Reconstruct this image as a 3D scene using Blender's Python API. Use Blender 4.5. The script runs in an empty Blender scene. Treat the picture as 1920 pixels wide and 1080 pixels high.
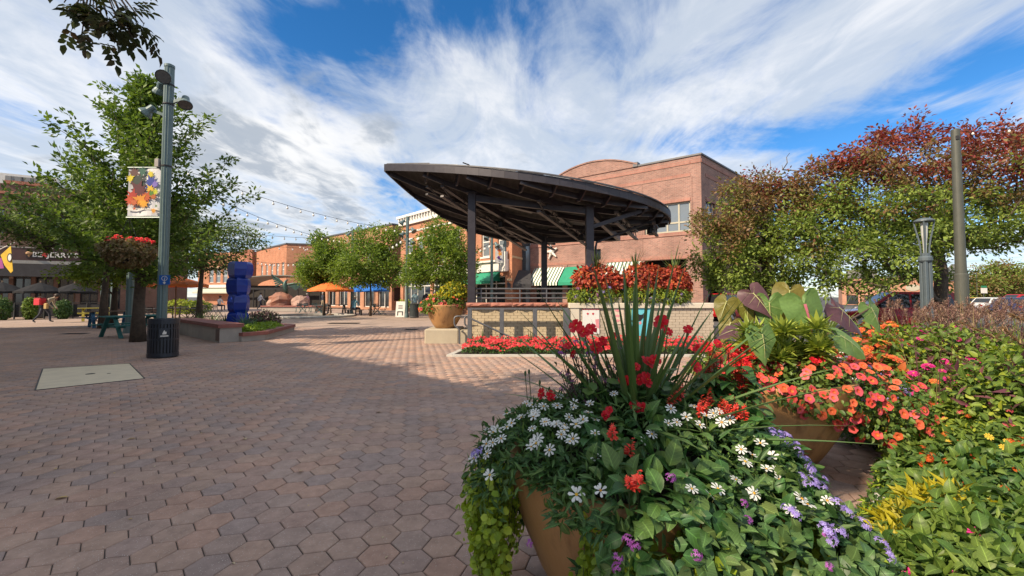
import bpy, math, random
import numpy as np
from mathutils import Vector, Matrix
S = bpy.context.scene
rad = math.radians
RNG = np.random.default_rng(7)
random.seed(7)

# ---------------------------------------------------------------- camera
PITCH = rad(2.2); FPX = 800.0; CH = 1.45
cam = bpy.data.objects.new('camera', bpy.data.cameras.new('camera'))
S.collection.objects.link(cam); S.camera = cam
cam.location = (0, 0, CH); cam.rotation_euler = (rad(90) + PITCH, 0, 0)
cam.data.sensor_width = 36; cam.data.lens = 36 * FPX / 1920
cam.data.shift_y = -14.7 / 1920
cam.data.clip_start = 0.05; cam.data.clip_end = 3000

# ---------------------------------------------------------------- light
SUN = Vector((-0.80, -0.60, math.tan(rad(37)))).normalized()     # towards the sun
sl = bpy.data.lights.new('sun', 'SUN'); sl.energy = 3.1; sl.angle = rad(0.6); sl.color = (1, .82, .60)
so = bpy.data.objects.new('sun', sl); S.collection.objects.link(so)
so.rotation_euler = SUN.to_track_quat('Z', 'Y').to_euler()
S.view_settings.view_transform = 'Standard'; S.view_settings.look = 'None'
S.view_settings.gamma = 1; S.view_settings.use_curve_mapping = False
S.view_settings.exposure = 1.22
try:
    S.cycles.max_bounces = 6; S.cycles.transparent_max_bounces = 6; S.cycles.diffuse_bounces = 4
except Exception: pass

W = bpy.data.worlds.new('World'); S.world = W; W.use_nodes = True
def world_sky():
    nt = W.node_tree; N = nt.nodes; L = nt.links; N.clear()
    def nd(t, **k):
        n = N.new(t)
        for a, b in k.items(): setattr(n, a, b)
        return n
    def m(op, a, b=None, c=None, clamp=False):
        n = nd('ShaderNodeMath', operation=op, use_clamp=clamp)
        for i, v in enumerate((a, b, c)):
            if v is None: continue
            if hasattr(v, 'links'): L.new(v, n.inputs[i])
            else: n.inputs[i].default_value = v
        return n.outputs[0]
    out = nd('ShaderNodeOutputWorld'); bg = nd('ShaderNodeBackground'); bg.inputs[1].default_value = 0.1
    L.new(bg.outputs[0], out.inputs[0])
    sky = nd('ShaderNodeTexSky', sky_type='NISHITA', sun_disc=False)
    sky.sun_elevation = rad(37); sky.sun_rotation = math.atan2(SUN.x, SUN.y); sky.altitude = 1500
    sky.air_density = 1.0; sky.dust_density = 0.3; sky.ozone_density = 3.0
    tc = nd('ShaderNodeTexCoord'); nv = nd('ShaderNodeVectorMath', operation='NORMALIZE'); L.new(tc.outputs['Generated'], nv.inputs[0])
    sp = nd('ShaderNodeSeparateXYZ'); L.new(nv.outputs[0], sp.inputs[0])
    z = m('ADD', m('MAXIMUM', sp.outputs[2], 0.0), 0.06)
    px = m('DIVIDE', sp.outputs[0], z); py = m('DIVIDE', sp.outputs[1], z)
    cb = nd('ShaderNodeCombineXYZ'); L.new(px, cb.inputs[0]); L.new(py, cb.inputs[1])
    def noise(scale, loc, sc, rot, det=8, rough=.6, dist=.0):
        mp = nd('ShaderNodeMapping'); mp.inputs['Location'].default_value = loc
        mp.inputs['Rotation'].default_value = (0, 0, rad(rot)); mp.inputs['Scale'].default_value = sc
        L.new(cb.outputs[0], mp.inputs[0])
        n = nd('ShaderNodeTexNoise'); n.inputs['Scale'].default_value = scale; n.inputs['Detail'].default_value = det
        n.inputs['Roughness'].default_value = rough; n.inputs['Distortion'].default_value = dist
        L.new(mp.outputs[0], n.inputs['Vector']); return n.outputs['Fac']
    def spot(cx, cy, rx, ry):     # soft oval on the cloud layer, 1 at its middle
        a = m('POWER', m('DIVIDE', m('SUBTRACT', px, cx), rx), 2); b = m('POWER', m('DIVIDE', m('SUBTRACT', py, cy), ry), 2)
        return m('POWER', 2.718, m('MULTIPLY', m('ADD', a, b), -1))
    streak = noise(1.9, (3.1, .4, 0), (1.0, .40, 1), -30, 10, .62, .8)
    fine = noise(5.5, (1.3, 7.4, 0), (1.0, .40, 1), -30, 6, .6, .9)
    puff = noise(1.5, (5.2, 1.7, 0), (1, .8, 1), 0, 9, .58, .35)
    big = noise(.5, (2.2, 4.4, 0), (1, .7, 1), 10, 3, .5, .2)
    cov = m('ADD', m('ADD', m('MULTIPLY', streak, .95), m('MULTIPLY', fine, .36)), m('MULTIPLY', big, .5))
    gaps = None
    for a in ((-.86, 1.60, .26, .32, .24), (-.55, 1.46, .30, .20, .20), (-.18, 1.32, .30, .18, .22), (.86, 2.33, .34, .24, .26), (1.40, 2.28, .45, .28, .27), (1.9, 2.1, .4, .3, .26), (1.78, 1.5, .25, .28, .26), (.2, 1.15, .5, .14, .16), (2.6, 3.6, 1.2, .7, .24), (-2.2, 2.0, .25, .3, .12)):
        s_ = m('MULTIPLY', spot(*a[:4]), a[4]); gaps = s_ if gaps is None else m('ADD', gaps, s_)
    cov = m('SUBTRACT', cov, gaps)
    for a in ((-1.7, 1.5, .75, .9, .10), (-2.3, 2.6, .9, .9, .10), (0, -.6, 3.0, 1.3, .18), (.2, 2.3, .7, .6, .08)): cov = m('ADD', cov, m('MULTIPLY', spot(*a[:4]), a[4]))  # the wide overhead spot adds unseen cloud to lift the fill light
    mr = nd('ShaderNodeMapRange', interpolation_type='SMOOTHSTEP'); L.new(cov, mr.inputs[0])
    mr.inputs[1].default_value = .62; mr.inputs[2].default_value = 1.0
    cir = m('MULTIPLY', mr.outputs[0], .86)
    # heavier grey cumulus low on the left
    low = m('ADD', m('MULTIPLY', spot(-2.6, 4.0, 2.6, 2.2), .26), m('MULTIPLY', spot(-1.1, 2.45, .6, .7), .25))
    cu = m('ADD', puff, low)
    m2 = nd('ShaderNodeMapRange', interpolation_type='SMOOTHSTEP'); L.new(cu, m2.inputs[0]); m2.inputs[1].default_value = .64; m2.inputs[2].default_value = .80
    shade = nd('ShaderNodeMapRange', interpolation_type='SMOOTHSTEP'); L.new(m('ADD', m('MULTIPLY', fine, .35), m('MULTIPLY', puff, .75)), shade.inputs[0])
    shade.inputs[1].default_value = .50; shade.inputs[2].default_value = .66
    gcol = nd('ShaderNodeMix', data_type='RGBA'); L.new(shade.outputs[0], gcol.inputs[0])
    gcol.inputs[6].default_value = (4.4, 4.4, 4.4, 1); gcol.inputs[7].default_value = (1.95, 2.2, 2.55, 1)
    # saturate the clear blue as the phone does
    hs = nd('ShaderNodeHueSaturation'); hs.inputs['Saturation'].default_value = 1.3; hs.inputs['Value'].default_value = .80
    L.new(sky.outputs[0], hs.inputs['Color'])
    x1 = nd('ShaderNodeMix', data_type='RGBA'); L.new(cir, x1.inputs[0]); L.new(hs.outputs[0], x1.inputs[6])
    cs = nd('ShaderNodeMapRange', interpolation_type='SMOOTHSTEP'); L.new(m('ADD', m('MULTIPLY', noise(1.3, (8.2, 3.3, 0), (1, .6, 1), -15, 9, .62, .6), .8), m('MULTIPLY', fine, .3)), cs.inputs[0]); cs.inputs[1].default_value = .40; cs.inputs[2].default_value = .62
    cc_ = nd('ShaderNodeMix', data_type='RGBA'); L.new(cs.outputs[0], cc_.inputs[0]); cc_.inputs[6].default_value = (4.5, 4.5, 4.5, 1); cc_.inputs[7].default_value = (2.9, 3.2, 3.6, 1); L.new(cc_.outputs[2], x1.inputs[7])
    x2 = nd('ShaderNodeMix', data_type='RGBA'); L.new(m('MULTIPLY', m2.outputs[0], .85), x2.inputs[0]); L.new(x1.outputs[2], x2.inputs[6]); L.new(gcol.outputs[2], x2.inputs[7])
    L.new(x2.outputs[2], bg.inputs[0])
world_sky()

# ---------------------------------------------------------------- pixel of the 1920x1080 photograph -> place in the world
def ray(px, py):
    a = (px - 960) / FPX; b = -(py - 525.3) / FPX; c, s = math.cos(PITCH), math.sin(PITCH)
    return Vector((a, c - b * s, s + b * c))
def at(px, py, Y):
    r = ray(px, py); t = Y / r.y
    return Vector((r.x * t, Y, CH + r.z * t))
def G(px, py, z=0.0):
    r = ray(px, py); t = (z - CH) / r.z
    return Vector((r.x * t, r.y * t, z))
def XZ(px, Y): return (px - 960) / FPX * Y
def proj(P):
    P = np.atleast_2d(np.asarray(P, float)); Z = P[:, 2] - CH; c, s = math.cos(PITCH), math.sin(PITCH)
    zc = np.maximum(P[:, 1] * c + Z * s, 1e-3); yc = Z * c - P[:, 1] * s
    return 960 + FPX * P[:, 0] / zc, 525.3 - FPX * yc / zc

# ---------------------------------------------------------------- materials
MATS = {}
def _nt(name):
    m = bpy.data.materials.new(name); m.use_nodes = True; nt = m.node_tree
    return m, nt, nt.nodes, nt.links, nt.nodes['Principled BSDF']
def pm(name, c1, c2=None, scale=6, rough=.6, metal=0, bump=.0, bscale=None, spec=.5, detail=6, contrast=(.35, .65), emit=0):
    if name in MATS: return MATS[name]
    m, nt, N, L, b = _nt(name); MATS[name] = m
    b.inputs['Roughness'].default_value = rough; b.inputs['Metallic'].default_value = metal
    b.inputs['Specular IOR Level'].default_value = spec
    c2 = c2 or tuple(x * .8 for x in c1)
    tc = N.new('ShaderNodeTexCoord')
    n = N.new('ShaderNodeTexNoise'); n.inputs['Scale'].default_value = scale; n.inputs['Detail'].default_value = detail; n.inputs['Roughness'].default_value = .65
    L.new(tc.outputs['Object'], n.inputs['Vector'])
    r = N.new('ShaderNodeValToRGB'); r.color_ramp.elements[0].color = (*c1, 1); r.color_ramp.elements[1].color = (*c2, 1)
    r.color_ramp.elements[0].position = contrast[0]; r.color_ramp.elements[1].position = contrast[1]
    L.new(n.outputs['Fac'], r.inputs[0]); L.new(r.outputs[0], b.inputs['Base Color'])
    if bump:
        n2 = N.new('ShaderNodeTexNoise'); n2.inputs['Scale'].default_value = bscale or scale * 6; n2.inputs['Detail'].default_value = 5
        L.new(tc.outputs['Object'], n2.inputs['Vector'])
        bp = N.new('ShaderNodeBump'); bp.inputs['Strength'].default_value = bump; bp.inputs['Distance'].default_value = .02
        L.new(n2.outputs['Fac'], bp.inputs['Height']); L.new(bp.outputs[0], b.inputs['Normal'])
    return m
def rnd_fac(N, L):
    g = N.new('ShaderNodeNewGeometry'); o = N.new('ShaderNodeObjectInfo'); a = N.new('ShaderNodeMath'); a.operation = 'ADD'
    L.new(g.outputs['Random Per Island'], a.inputs[0]); L.new(o.outputs['Random'], a.inputs[1])
    f = N.new('ShaderNodeMath'); f.operation = 'FRACT'; L.new(a.outputs[0], f.inputs[0]); return f.outputs[0]
def leafmat(name, cols, trans=.3, rough=.5, spec=.3, glow=1.0):
    """leaf or petal: each leaf of the mesh takes its own shade from cols"""
    if name in MATS: return MATS[name]
    m, nt, N, L, b = _nt(name); MATS[name] = m
    r = N.new('ShaderNodeValToRGB'); e = r.color_ramp.elements
    while len(e) < len(cols): e.new(.5)
    for i, c in enumerate(cols): e[i].position = i / max(1, len(cols) - 1); e[i].color = (*c, 1)
    L.new(rnd_fac(N, L), r.inputs[0])
    if 'foliage' in name or name.endswith('jenny_leaf'):      # pale midrib and side veins across the blade
        at_ = N.new('ShaderNodeAttribute'); at_.attribute_name = 'leaf'; sp = N.new('ShaderNodeSeparateXYZ'); L.new(at_.outputs['Vector'], sp.inputs[0])
        def mm(op, a, b_=None):
            n = N.new('ShaderNodeMath'); n.operation = op
            for i, v in enumerate((a, b_)):
                if v is None: continue
                if hasattr(v, 'links'): L.new(v, n.inputs[i])
                else: n.inputs[i].default_value = v
            return n.outputs[0]
        has = mm('GREATER_THAN', sp.outputs[1], .5); lat = mm('SUBTRACT', sp.outputs[1], 1.0)
        rib = mm('LESS_THAN', lat, .016); vein = mm('GREATER_THAN', mm('SINE', mm('MULTIPLY', mm('SUBTRACT', sp.outputs[0], mm('MULTIPLY', lat, .8)), 48.0)), .86)
        amt = mm('MULTIPLY', has, mm('ADD', mm('MULTIPLY', rib, .75), mm('MULTIPLY', vein, .28)))
        edge = mm('MULTIPLY', has, mm('MULTIPLY', lat, -.8)); val = mm('ADD', mm('ADD', amt, edge), 1.0)
        tc = N.new('ShaderNodeNewGeometry'); nz = N.new('ShaderNodeTexNoise'); nz.inputs['Scale'].default_value = 45; L.new(tc.outputs['Position'], nz.inputs['Vector']); val = mm('MULTIPLY', val, mm('ADD', mm('MULTIPLY', nz.outputs['Fac'], .6), .7))
        mx = N.new('ShaderNodeMix'); mx.data_type = 'RGBA'; mx.blend_type = 'MULTIPLY'; mx.inputs[0].default_value = 1; L.new(r.outputs[0], mx.inputs[6]); L.new(val, mx.inputs[7])
        class _O: pass
        r = _O(); r.outputs = [mx.outputs[2]]
    L.new(r.outputs[0], b.inputs['Base Color'])
    b.inputs['Roughness'].default_value = rough; b.inputs['Specular IOR Level'].default_value = spec
    if trans > 0:
        t = N.new('ShaderNodeBsdfTranslucent'); hs = N.new('ShaderNodeHueSaturation'); hs.inputs['Value'].default_value = 1.5 * glow; hs.inputs['Saturation'].default_value = 1.1
        L.new(r.outputs[0], hs.inputs['Color']); L.new(hs.outputs[0], t.inputs[0])
        x = N.new('ShaderNodeMixShader'); x.inputs[0].default_value = trans
        L.new(b.outputs[0], x.inputs[1]); L.new(t.outputs[0], x.inputs[2]); L.new(x.outputs[0], N['Material Output'].inputs[0])
    return m
def brickmat(name, c1, c2, mortar, w=.21, h=.075, ms=.010, rough=.85, bump=.35, grime=.25):
    if name in MATS: return MATS[name]
    m, nt, N, L, b = _nt(name); MATS[name] = m
    uv = N.new('ShaderNodeUVMap'); uv.uv_map = 'uv'
    t = N.new('ShaderNodeTexBrick'); L.new(uv.outputs[0], t.inputs['Vector'])
    t.inputs['Scale'].default_value = 1; t.inputs['Brick Width'].default_value = w; t.inputs['Row Height'].default_value = h
    t.inputs['Mortar Size'].default_value = ms; t.inputs['Mortar Smooth'].default_value = .2; t.inputs['Bias'].default_value = 0
    t.inputs['Color1'].default_value = (*c1, 1); t.inputs['Color2'].default_value = (*c2, 1); t.inputs['Mortar'].default_value = (*mortar, 1)
    n = N.new('ShaderNodeTexNoise'); n.inputs['Scale'].default_value = .9; n.inputs['Detail'].default_value = 8; L.new(uv.outputs[0], n.inputs['Vector'])
    mp = N.new('ShaderNodeMapRange'); mp.inputs[1].default_value = .3; mp.inputs[2].default_value = .7; mp.inputs[3].default_value = 1 - grime; mp.inputs[4].default_value = 1 + grime * .6
    L.new(n.outputs['Fac'], mp.inputs[0])
    x = N.new('ShaderNodeMix'); x.data_type = 'RGBA'; x.blend_type = 'MULTIPLY'; x.inputs[0].default_value = 1
    L.new(t.outputs['Color'], x.inputs[6]); L.new(mp.outputs[0], x.inputs[7]); L.new(x.outputs[2], b.inputs['Base Color'])
    b.inputs['Roughness'].default_value = rough; b.inputs['Specular IOR Level'].default_value = .25
    bp = N.new('ShaderNodeBump'); bp.inputs['Strength'].default_value = bump; bp.inputs['Distance'].default_value = .01; bp.invert = True
    L.new(t.outputs['Fac'], bp.inputs['Height']); L.new(bp.outputs[0], b.inputs['Normal'])
    return m
def glassmat(name, col=(.05, .07, .09), rough=.06):
    if name in MATS: return MATS[name]
    m, nt, N, L, b = _nt(name); MATS[name] = m
    b.inputs['Base Color'].default_value = (*col, 1); b.inputs['Roughness'].default_value = rough; b.inputs['Specular IOR Level'].default_value = .9
    return m
def stripemat(name, c1, c2, period, axis=0):
    if name in MATS: return MATS[name]
    m, nt, N, L, b = _nt(name); MATS[name] = m
    uv = N.new('ShaderNodeUVMap'); uv.uv_map = 'uv'; sp = N.new('ShaderNodeSeparateXYZ'); L.new(uv.outputs[0], sp.inputs[0])
    d = N.new('ShaderNodeMath'); d.operation = 'DIVIDE'; d.inputs[1].default_value = period; L.new(sp.outputs[axis], d.inputs[0])
    f = N.new('ShaderNodeMath'); f.operation = 'FRACT'; L.new(d.outputs[0], f.inputs[0])
    g = N.new('ShaderNodeMath'); g.operation = 'GREATER_THAN'; g.inputs[1].default_value = .5; L.new(f.outputs[0], g.inputs[0])
    x = N.new('ShaderNodeMix'); x.data_type = 'RGBA'; L.new(g.outputs[0], x.inputs[0]); x.inputs[6].default_value = (*c1, 1); x.inputs[7].default_value = (*c2, 1)
    L.new(x.outputs[2], b.inputs['Base Color']); b.inputs['Roughness'].default_value = .8
    return m

# ---------------------------------------------------------------- mesh helpers
COL = S.collection.objects
def link(name, me, parent=None, mats=None):
    o = bpy.data.objects.new(name, me); COL.link(o)
    if parent is not None: o.parent = parent
    if mats:
        for m in mats: me.materials.append(m)
    return o
def thing(name, label, cat, loc=(0, 0, 0), rz=0, group=None):
    o = bpy.data.objects.new(name, None); COL.link(o); o.empty_display_size = .2
    o.location = loc; o.rotation_euler = (0, 0, rz); o['label'] = label; o['category'] = cat
    if group: o['group'] = group
    return o
def tag(o, label=None, cat=None, group=None, kind=None):
    if label: o['label'] = label
    if cat: o['category'] = cat
    if group: o['group'] = group
    if kind: o['kind'] = kind
    return o
def copy_tree(o, parent=None):
    c = o.copy(); COL.link(c); c.parent = parent
    for ch in o.children: copy_tree(ch, c)
    return c
def dup(o, loc, rz=0, label=None, scale=None):
    c = copy_tree(o); c.location = loc; c.rotation_euler = (0, 0, rz)
    if label: c['label'] = label
    if scale: c.scale = (scale,) * 3
    return c
class MB:
    def __init__(s): s.v = []; s.f = []; s.m = []
    def add(s, vs, fs, mi=0):
        k = len(s.v); s.v += [tuple(v) for v in vs]; s.f += [tuple(i + k for i in f) for f in fs]; s.m += [mi] * len(fs); return s
    def obox(s, o, U, V, Wv, mi=0):
        o, U, V, Wv = Vector(o), Vector(U), Vector(V), Vector(Wv)
        vs = [o, o + U, o + U + V, o + V, o + Wv, o + U + Wv, o + U + V + Wv, o + V + Wv]
        fs = [(0, 3, 2, 1), (4, 5, 6, 7), (0, 1, 5, 4), (1, 2, 6, 5), (2, 3, 7, 6), (3, 0, 4, 7)]
        if U.cross(V).dot(Wv) < 0: fs = [f[::-1] for f in fs]
        return s.add(vs, fs, mi)
    def box(s, c, d, rz=0, mi=0):
        cz, sz = math.cos(rz), math.sin(rz); U = Vector((cz, sz, 0)) * d[0]; V = Vector((-sz, cz, 0)) * d[1]; Wv = Vector((0, 0, d[2]))
        return s.obox(Vector(c) - U / 2 - V / 2 - Wv / 2, U, V, Wv, mi)
    def cbox(s, c, d, rz=0, mi=0, ch=.01):      # box with chamfered top and vertical edges
        x, y, z = d[0] / 2, d[1] / 2, d[2] / 2; cz, sz = math.cos(rz), math.sin(rz)
        def ring(ix, zz): 
            a, b = x - ix, y - ix; k = ch
            return [(a, -b + k, zz), (a, b - k, zz), (a - k, b, zz), (-a + k, b, zz), (-a, b - k, zz), (-a, -b + k, zz), (-a + k, -b, zz), (a - k, -b, zz)]
        vs = ring(0, -z) + ring(0, z - ch) + ring(ch, z)
        vs = [(c[0] + p[0] * cz - p[1] * sz, c[1] + p[0] * sz + p[1] * cz, c[2] + p[2]) for p in vs]
        fs = [tuple(range(7, -1, -1)), tuple(range(16, 24))]
        for r in (0, 8):
            for i in range(8): j = (i + 1) % 8; fs.append((r + i, r + j, r + 8 + j, r + 8 + i))
        return s.add(vs, fs, mi)
    def bar(s, p, q, w, h=None, mi=0, up=(0, 0, 1)):
        p, q = Vector(p), Vector(q); h = h or w; d = (q - p); side = d.cross(Vector(up))
        if side.length < 1e-6: side = Vector((1, 0, 0))
        side.normalize(); u = side.cross(d).normalized()
        return s.obox(p - side * w / 2 - u * h / 2, side * w, d, u * h, mi)
    def tube(s, pts, r, n=8, mi=0, cap=True):
        pts = [Vector(p) for p in pts]; k = len(s.v); m = len(pts)
        rr = r if hasattr(r, '__len__') else [r] * m
        ref = Vector((0, 0, 1)) if abs((pts[-1] - pts[0]).normalized().z) < .9 else Vector((1, 0, 0)); vs = []
        for i, p in enumerate(pts):
            d = (pts[min(i + 1, m - 1)] - pts[max(i - 1, 0)]).normalized(); a = d.cross(ref).normalized(); b = d.cross(a)
            for j in range(n):
                t = 2 * math.pi * j / n; vs.append(p + (a * math.cos(t) + b * math.sin(t)) * rr[i])
        fs = []
        for i in range(m - 1):
            for j in range(n): j2 = (j + 1) % n; fs.append((i * n + j, i * n + j2, (i + 1) * n + j2, (i + 1) * n + j))
        if cap: fs += [tuple(range(n))[::-1], tuple((m - 1) * n + j for j in range(n))]
        return s.add(vs, [f[::-1] for f in fs], mi)
    def lathe(s, prof, n=24, c=(0, 0, 0), mi=0, close=True):
        vs = []; fs = []
        for r, z in prof:
            for j in range(n): t = 2 * math.pi * j / n; vs.append((c[0] + r * math.cos(t), c[1] + r * math.sin(t), c[2] + z))
        for i in range(len(prof) - 1):
            for j in range(n): j2 = (j + 1) % n; fs.append((i * n + j, i * n + j2, (i + 1) * n + j2, (i + 1) * n + j))
        if close: fs += [tuple(range(n))[::-1], tuple((len(prof) - 1) * n + j for j in range(n))]
        return s.add(vs, fs, mi)
    def prism(s, poly, z0, z1, mi=0):       # poly counter-clockwise (x,y)
        n = len(poly); vs = [(x, y, z0) for x, y in poly] + [(x, y, z1) for x, y in poly]
        return s.add(vs, [tuple(range(n))[::-1], tuple(range(n, 2 * n))] + [(i, (i + 1) % n, n + (i + 1) % n, n + i) for i in range(n)], mi)
    def extr(s, pts, vec, mi=0):            # planar polygon extruded by a vector
        n = len(pts); vec = Vector(vec); a = [Vector(p) for p in pts]; b = [p + vec for p in a]
        return s.add(a + b, [tuple(range(n)), tuple(range(n, 2 * n))[::-1]] + [(i, n + i, n + (i + 1) % n, (i + 1) % n) for i in range(n)], mi)
    def quad(s, a, b, c, d, mi=0): return s.add([a, b, c, d], [(0, 1, 2, 3)], mi)
    def mesh(s, name, org=(0, 0, 0), smooth=False):
        me = bpy.data.meshes.new(name); o = Vector(org)
        me.from_pydata([(v[0] - o.x, v[1] - o.y, v[2] - o.z) for v in s.v], [], s.f)
        me.polygons.foreach_set('material_index', s.m)
        if smooth: me.polygons.foreach_set('use_smooth', [True] * len(s.f))
        # metre uv on the face planes
        nl = len(me.loops); vi = np.empty(nl, int); me.loops.foreach_get('vertex_index', vi)
        co = np.array(s.v, float).reshape(-1, 3)[vi]; pn = np.empty(len(s.f) * 3); me.polygons.foreach_get('normal', pn); pn = pn.reshape(-1, 3)
        lt = np.array([len(f) for f in s.f]); ln = np.repeat(pn, lt, 0); flat = np.abs(ln[:, 2]) > .75
        t = np.stack([-ln[:, 1], ln[:, 0]], -1); t /= np.maximum(np.linalg.norm(t, axis=1, keepdims=True), 1e-6)
        u = np.where(flat, co[:, 0], (co[:, :2] * t).sum(1)); v = np.where(flat, co[:, 1], co[:, 2])
        uv = me.uv_layers.new(name='uv'); uv.data.foreach_set('uv', np.stack([u, v], -1).ravel()); me.update(); return me
    def build(s, name, mats, parent=None, smooth=False, world=True):
        org = parent_world(parent) if (parent is not None and world) else (0, 0, 0)
        me = s.mesh(name, org, smooth); mats = mats if isinstance(mats, (list, tuple)) else [mats]
        return link(name, me, parent, mats)
def parent_world(p):
    v = Vector((0, 0, 0))
    while p is not None: v += Vector(p.location); p = p.parent
    return v
def flat_thing(mb, name, mats, label, cat, org=None, group=None, smooth=False):
    """a thing that is one mesh, with its origin at org"""
    org = org or (0, 0, 0); me = mb.mesh(name, org, smooth); mats = mats if isinstance(mats, (list, tuple)) else [mats]
    o = link(name, me, None, mats); o.location = org; return tag(o, label, cat, group)
class LM:
    """many small copies of leaf shapes in one mesh"""
    def __init__(s): s.V = []; s.F = []; s.M = []; s.k = 0
    def add(s, tmpl, pos, X, Z, sc, mi=0):
        tv, tf = tmpl; s.sm = getattr(s, 'sm', False) or tmpl is T_LEAF; pos = np.asarray(pos, float).reshape(-1, 3); n = len(pos)
        if n == 0: return s
        X = np.broadcast_to(np.asarray(X, float), (n, 3)); Z = np.broadcast_to(np.asarray(Z, float), (n, 3)); sc = np.broadcast_to(np.asarray(sc, float), (n,))
        X = X / np.maximum(np.linalg.norm(X, axis=1, keepdims=True), 1e-9); Y = np.cross(Z, X); ny = np.linalg.norm(Y, axis=1, keepdims=True)
        Y = np.where(ny < 1e-4, np.cross(np.array([.3, .8, .2]), X), Y); Y /= np.maximum(np.linalg.norm(Y, axis=1, keepdims=True), 1e-9); Zn = np.cross(X, Y)
        v = pos[:, None] + sc[:, None, None] * (tv[None, :, 0, None] * X[:, None] + tv[None, :, 1, None] * Y[:, None] + tv[None, :, 2, None] * Zn[:, None])
        s.V.append(v.reshape(-1, 3)); s.A = getattr(s, 'A', []); s.A.append(np.tile(np.c_[tv[:, 0] + 1, np.abs(tv[:, 1]) + 1, tv[:, 2]], (n, 1)))
        for fa in tf:
            f = np.asarray(fa); q = (f[None] + (np.arange(n) * len(tv))[:, None, None] + s.k).reshape(-1, f.shape[1]); s.F.append(q); s.M.append(np.full(len(q), mi))
        s.k += n * len(tv); return s
    def mesh(s, name, org=(0, 0, 0), smooth=False):
        me = bpy.data.meshes.new(name); V = np.concatenate(s.V) - np.asarray(org)
        me.vertices.add(len(V)); me.vertices.foreach_set('co', V.ravel().astype(np.float32))
        lt = np.concatenate([np.full(len(f), f.shape[1]) for f in s.F]); li = np.concatenate([f.ravel() for f in s.F])
        me.loops.add(len(li)); me.loops.foreach_set('vertex_index', li.astype(np.int32)); me.polygons.add(len(lt))
        me.polygons.foreach_set('loop_start', np.concatenate([[0], np.cumsum(lt)[:-1]]).astype(np.int32)); me.polygons.foreach_set('loop_total', lt.astype(np.int32))
        me.polygons.foreach_set('material_index', np.concatenate(s.M).astype(np.int32))
        if smooth or getattr(s, 'sm', False): me.polygons.foreach_set('use_smooth', np.ones(len(lt), bool))
        if getattr(s, 'sm', False): at_ = me.attributes.new('leaf', 'FLOAT_VECTOR', 'POINT'); at_.data.foreach_set('vector', np.concatenate(s.A).ravel().astype(np.float32))
        me.update(calc_edges=True); return me
    def build(s, name, mats, parent=None, smooth=False):
        org = parent_world(parent) if parent is not None else (0, 0, 0)
        return link(name, s.mesh(name, tuple(org), smooth), parent, mats if isinstance(mats, (list, tuple)) else [mats])
def A(*r): return np.array(r, float)
T_DIA = (A((0, 0, 0), (.45, .26, .07), (1, 0, -.06), (.45, -.26, .07)), [[(0, 2, 1), (0, 3, 2)]])
T_NAR = (A((0, 0, 0), (.4, .13, .04), (1, 0, -.1), (.4, -.13, .04)), [[(0, 2, 1), (0, 3, 2)]])
T_OVA = (A((0, 0, 0), (.28, .27, .09), (.65, .22, .06), (1, 0, -.14), (.65, -.22, .06), (.28, -.27, .09), (.28, 0, .01), (.65, 0, -.01)),
         [[(0, 6, 1), (7, 3, 2), (0, 5, 6), (7, 4, 3)], [(6, 7, 2, 1), (5, 4, 7, 6)]])
T_RND = (A((0, 0, 0), (.2, .42, .08), (.7, .45, .10), (1, 0, 0), (.7, -.45, .10), (.2, -.42, .08), (.5, 0, -.03)),
         [[(0, 6, 1), (1, 6, 2), (2, 6, 3), (3, 6, 4), (4, 6, 5), (5, 6, 0)]])
def smooth_leaf():
    xs = [0, .1, .28, .5, .72, .89, 1]; w = [0, .17, .28, .29, .21, .10, 0]; z = [0, .03, .06, .05, 0, -.08, -.16]; v = []
    for x, a, b in zip(xs, w, z): v += [(x, a, b + a * .28), (x, 0, b - .01), (x, -a, b + a * .28)]
    return A(*v), [[(i * 3 + k, i * 3 + k + 1, i * 3 + k + 4, i * 3 + k + 3) for i in range(6) for k in (0, 1)]]
T_LEAF = smooth_leaf()
def oak_leaf():
    o = [(0, .03), (.18, .10), (.25, .24), (.36, .12), (.5, .30), (.6, .14), (.75, .24), (.8, .1), (1, 0)]
    v = [(x, y, .25 * abs(y)) for x, y in o] + [(x, -y, .25 * abs(y)) for x, y in o[:-1]]; n = len(v)
    v.append((.5, 0, -.01)); ring = list(range(9)) + list(range(16, 8, -1))
    return A(*v), [[(ring[i], n, ring[(i + 1) % 17]) for i in range(17)][0:17]]
def rdirs(n, up=0.0, rng=RNG):
    d = rng.normal(size=(n, 3)); d[:, 2] += up; return d / np.maximum(np.linalg.norm(d, axis=1, keepdims=True), 1e-9)
def text_obj(name, body, size, mat, parent, org, U, V, extrude=.01, align='LEFT', wscale=1):
    cu = bpy.data.curves.new(name, 'FONT'); cu.body = body; cu.size = size; cu.extrude = extrude; cu.align_x = align; cu.resolution_u = 2; cu.offset = size * .015
    t = bpy.data.objects.new(name, cu); COL.link(t); dg = bpy.context.evaluated_depsgraph_get(); me = bpy.data.meshes.new_from_object(t.evaluated_get(dg)); COL.unlink(t); bpy.data.objects.remove(t); bpy.data.curves.remove(cu)
    U = Vector(U).normalized() * wscale; V = Vector(V).normalized(); Wn = U.cross(V).normalized()
    o0 = Vector(org) - (parent_world(parent) if parent is not None else Vector())
    M = Matrix(((U.x, V.x, Wn.x, o0.x), (U.y, V.y, Wn.y, o0.y), (U.z, V.z, Wn.z, o0.z), (0, 0, 0, 1))); me.transform(M)
    me.materials.clear(); return link(name, me, parent, [mat])
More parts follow.
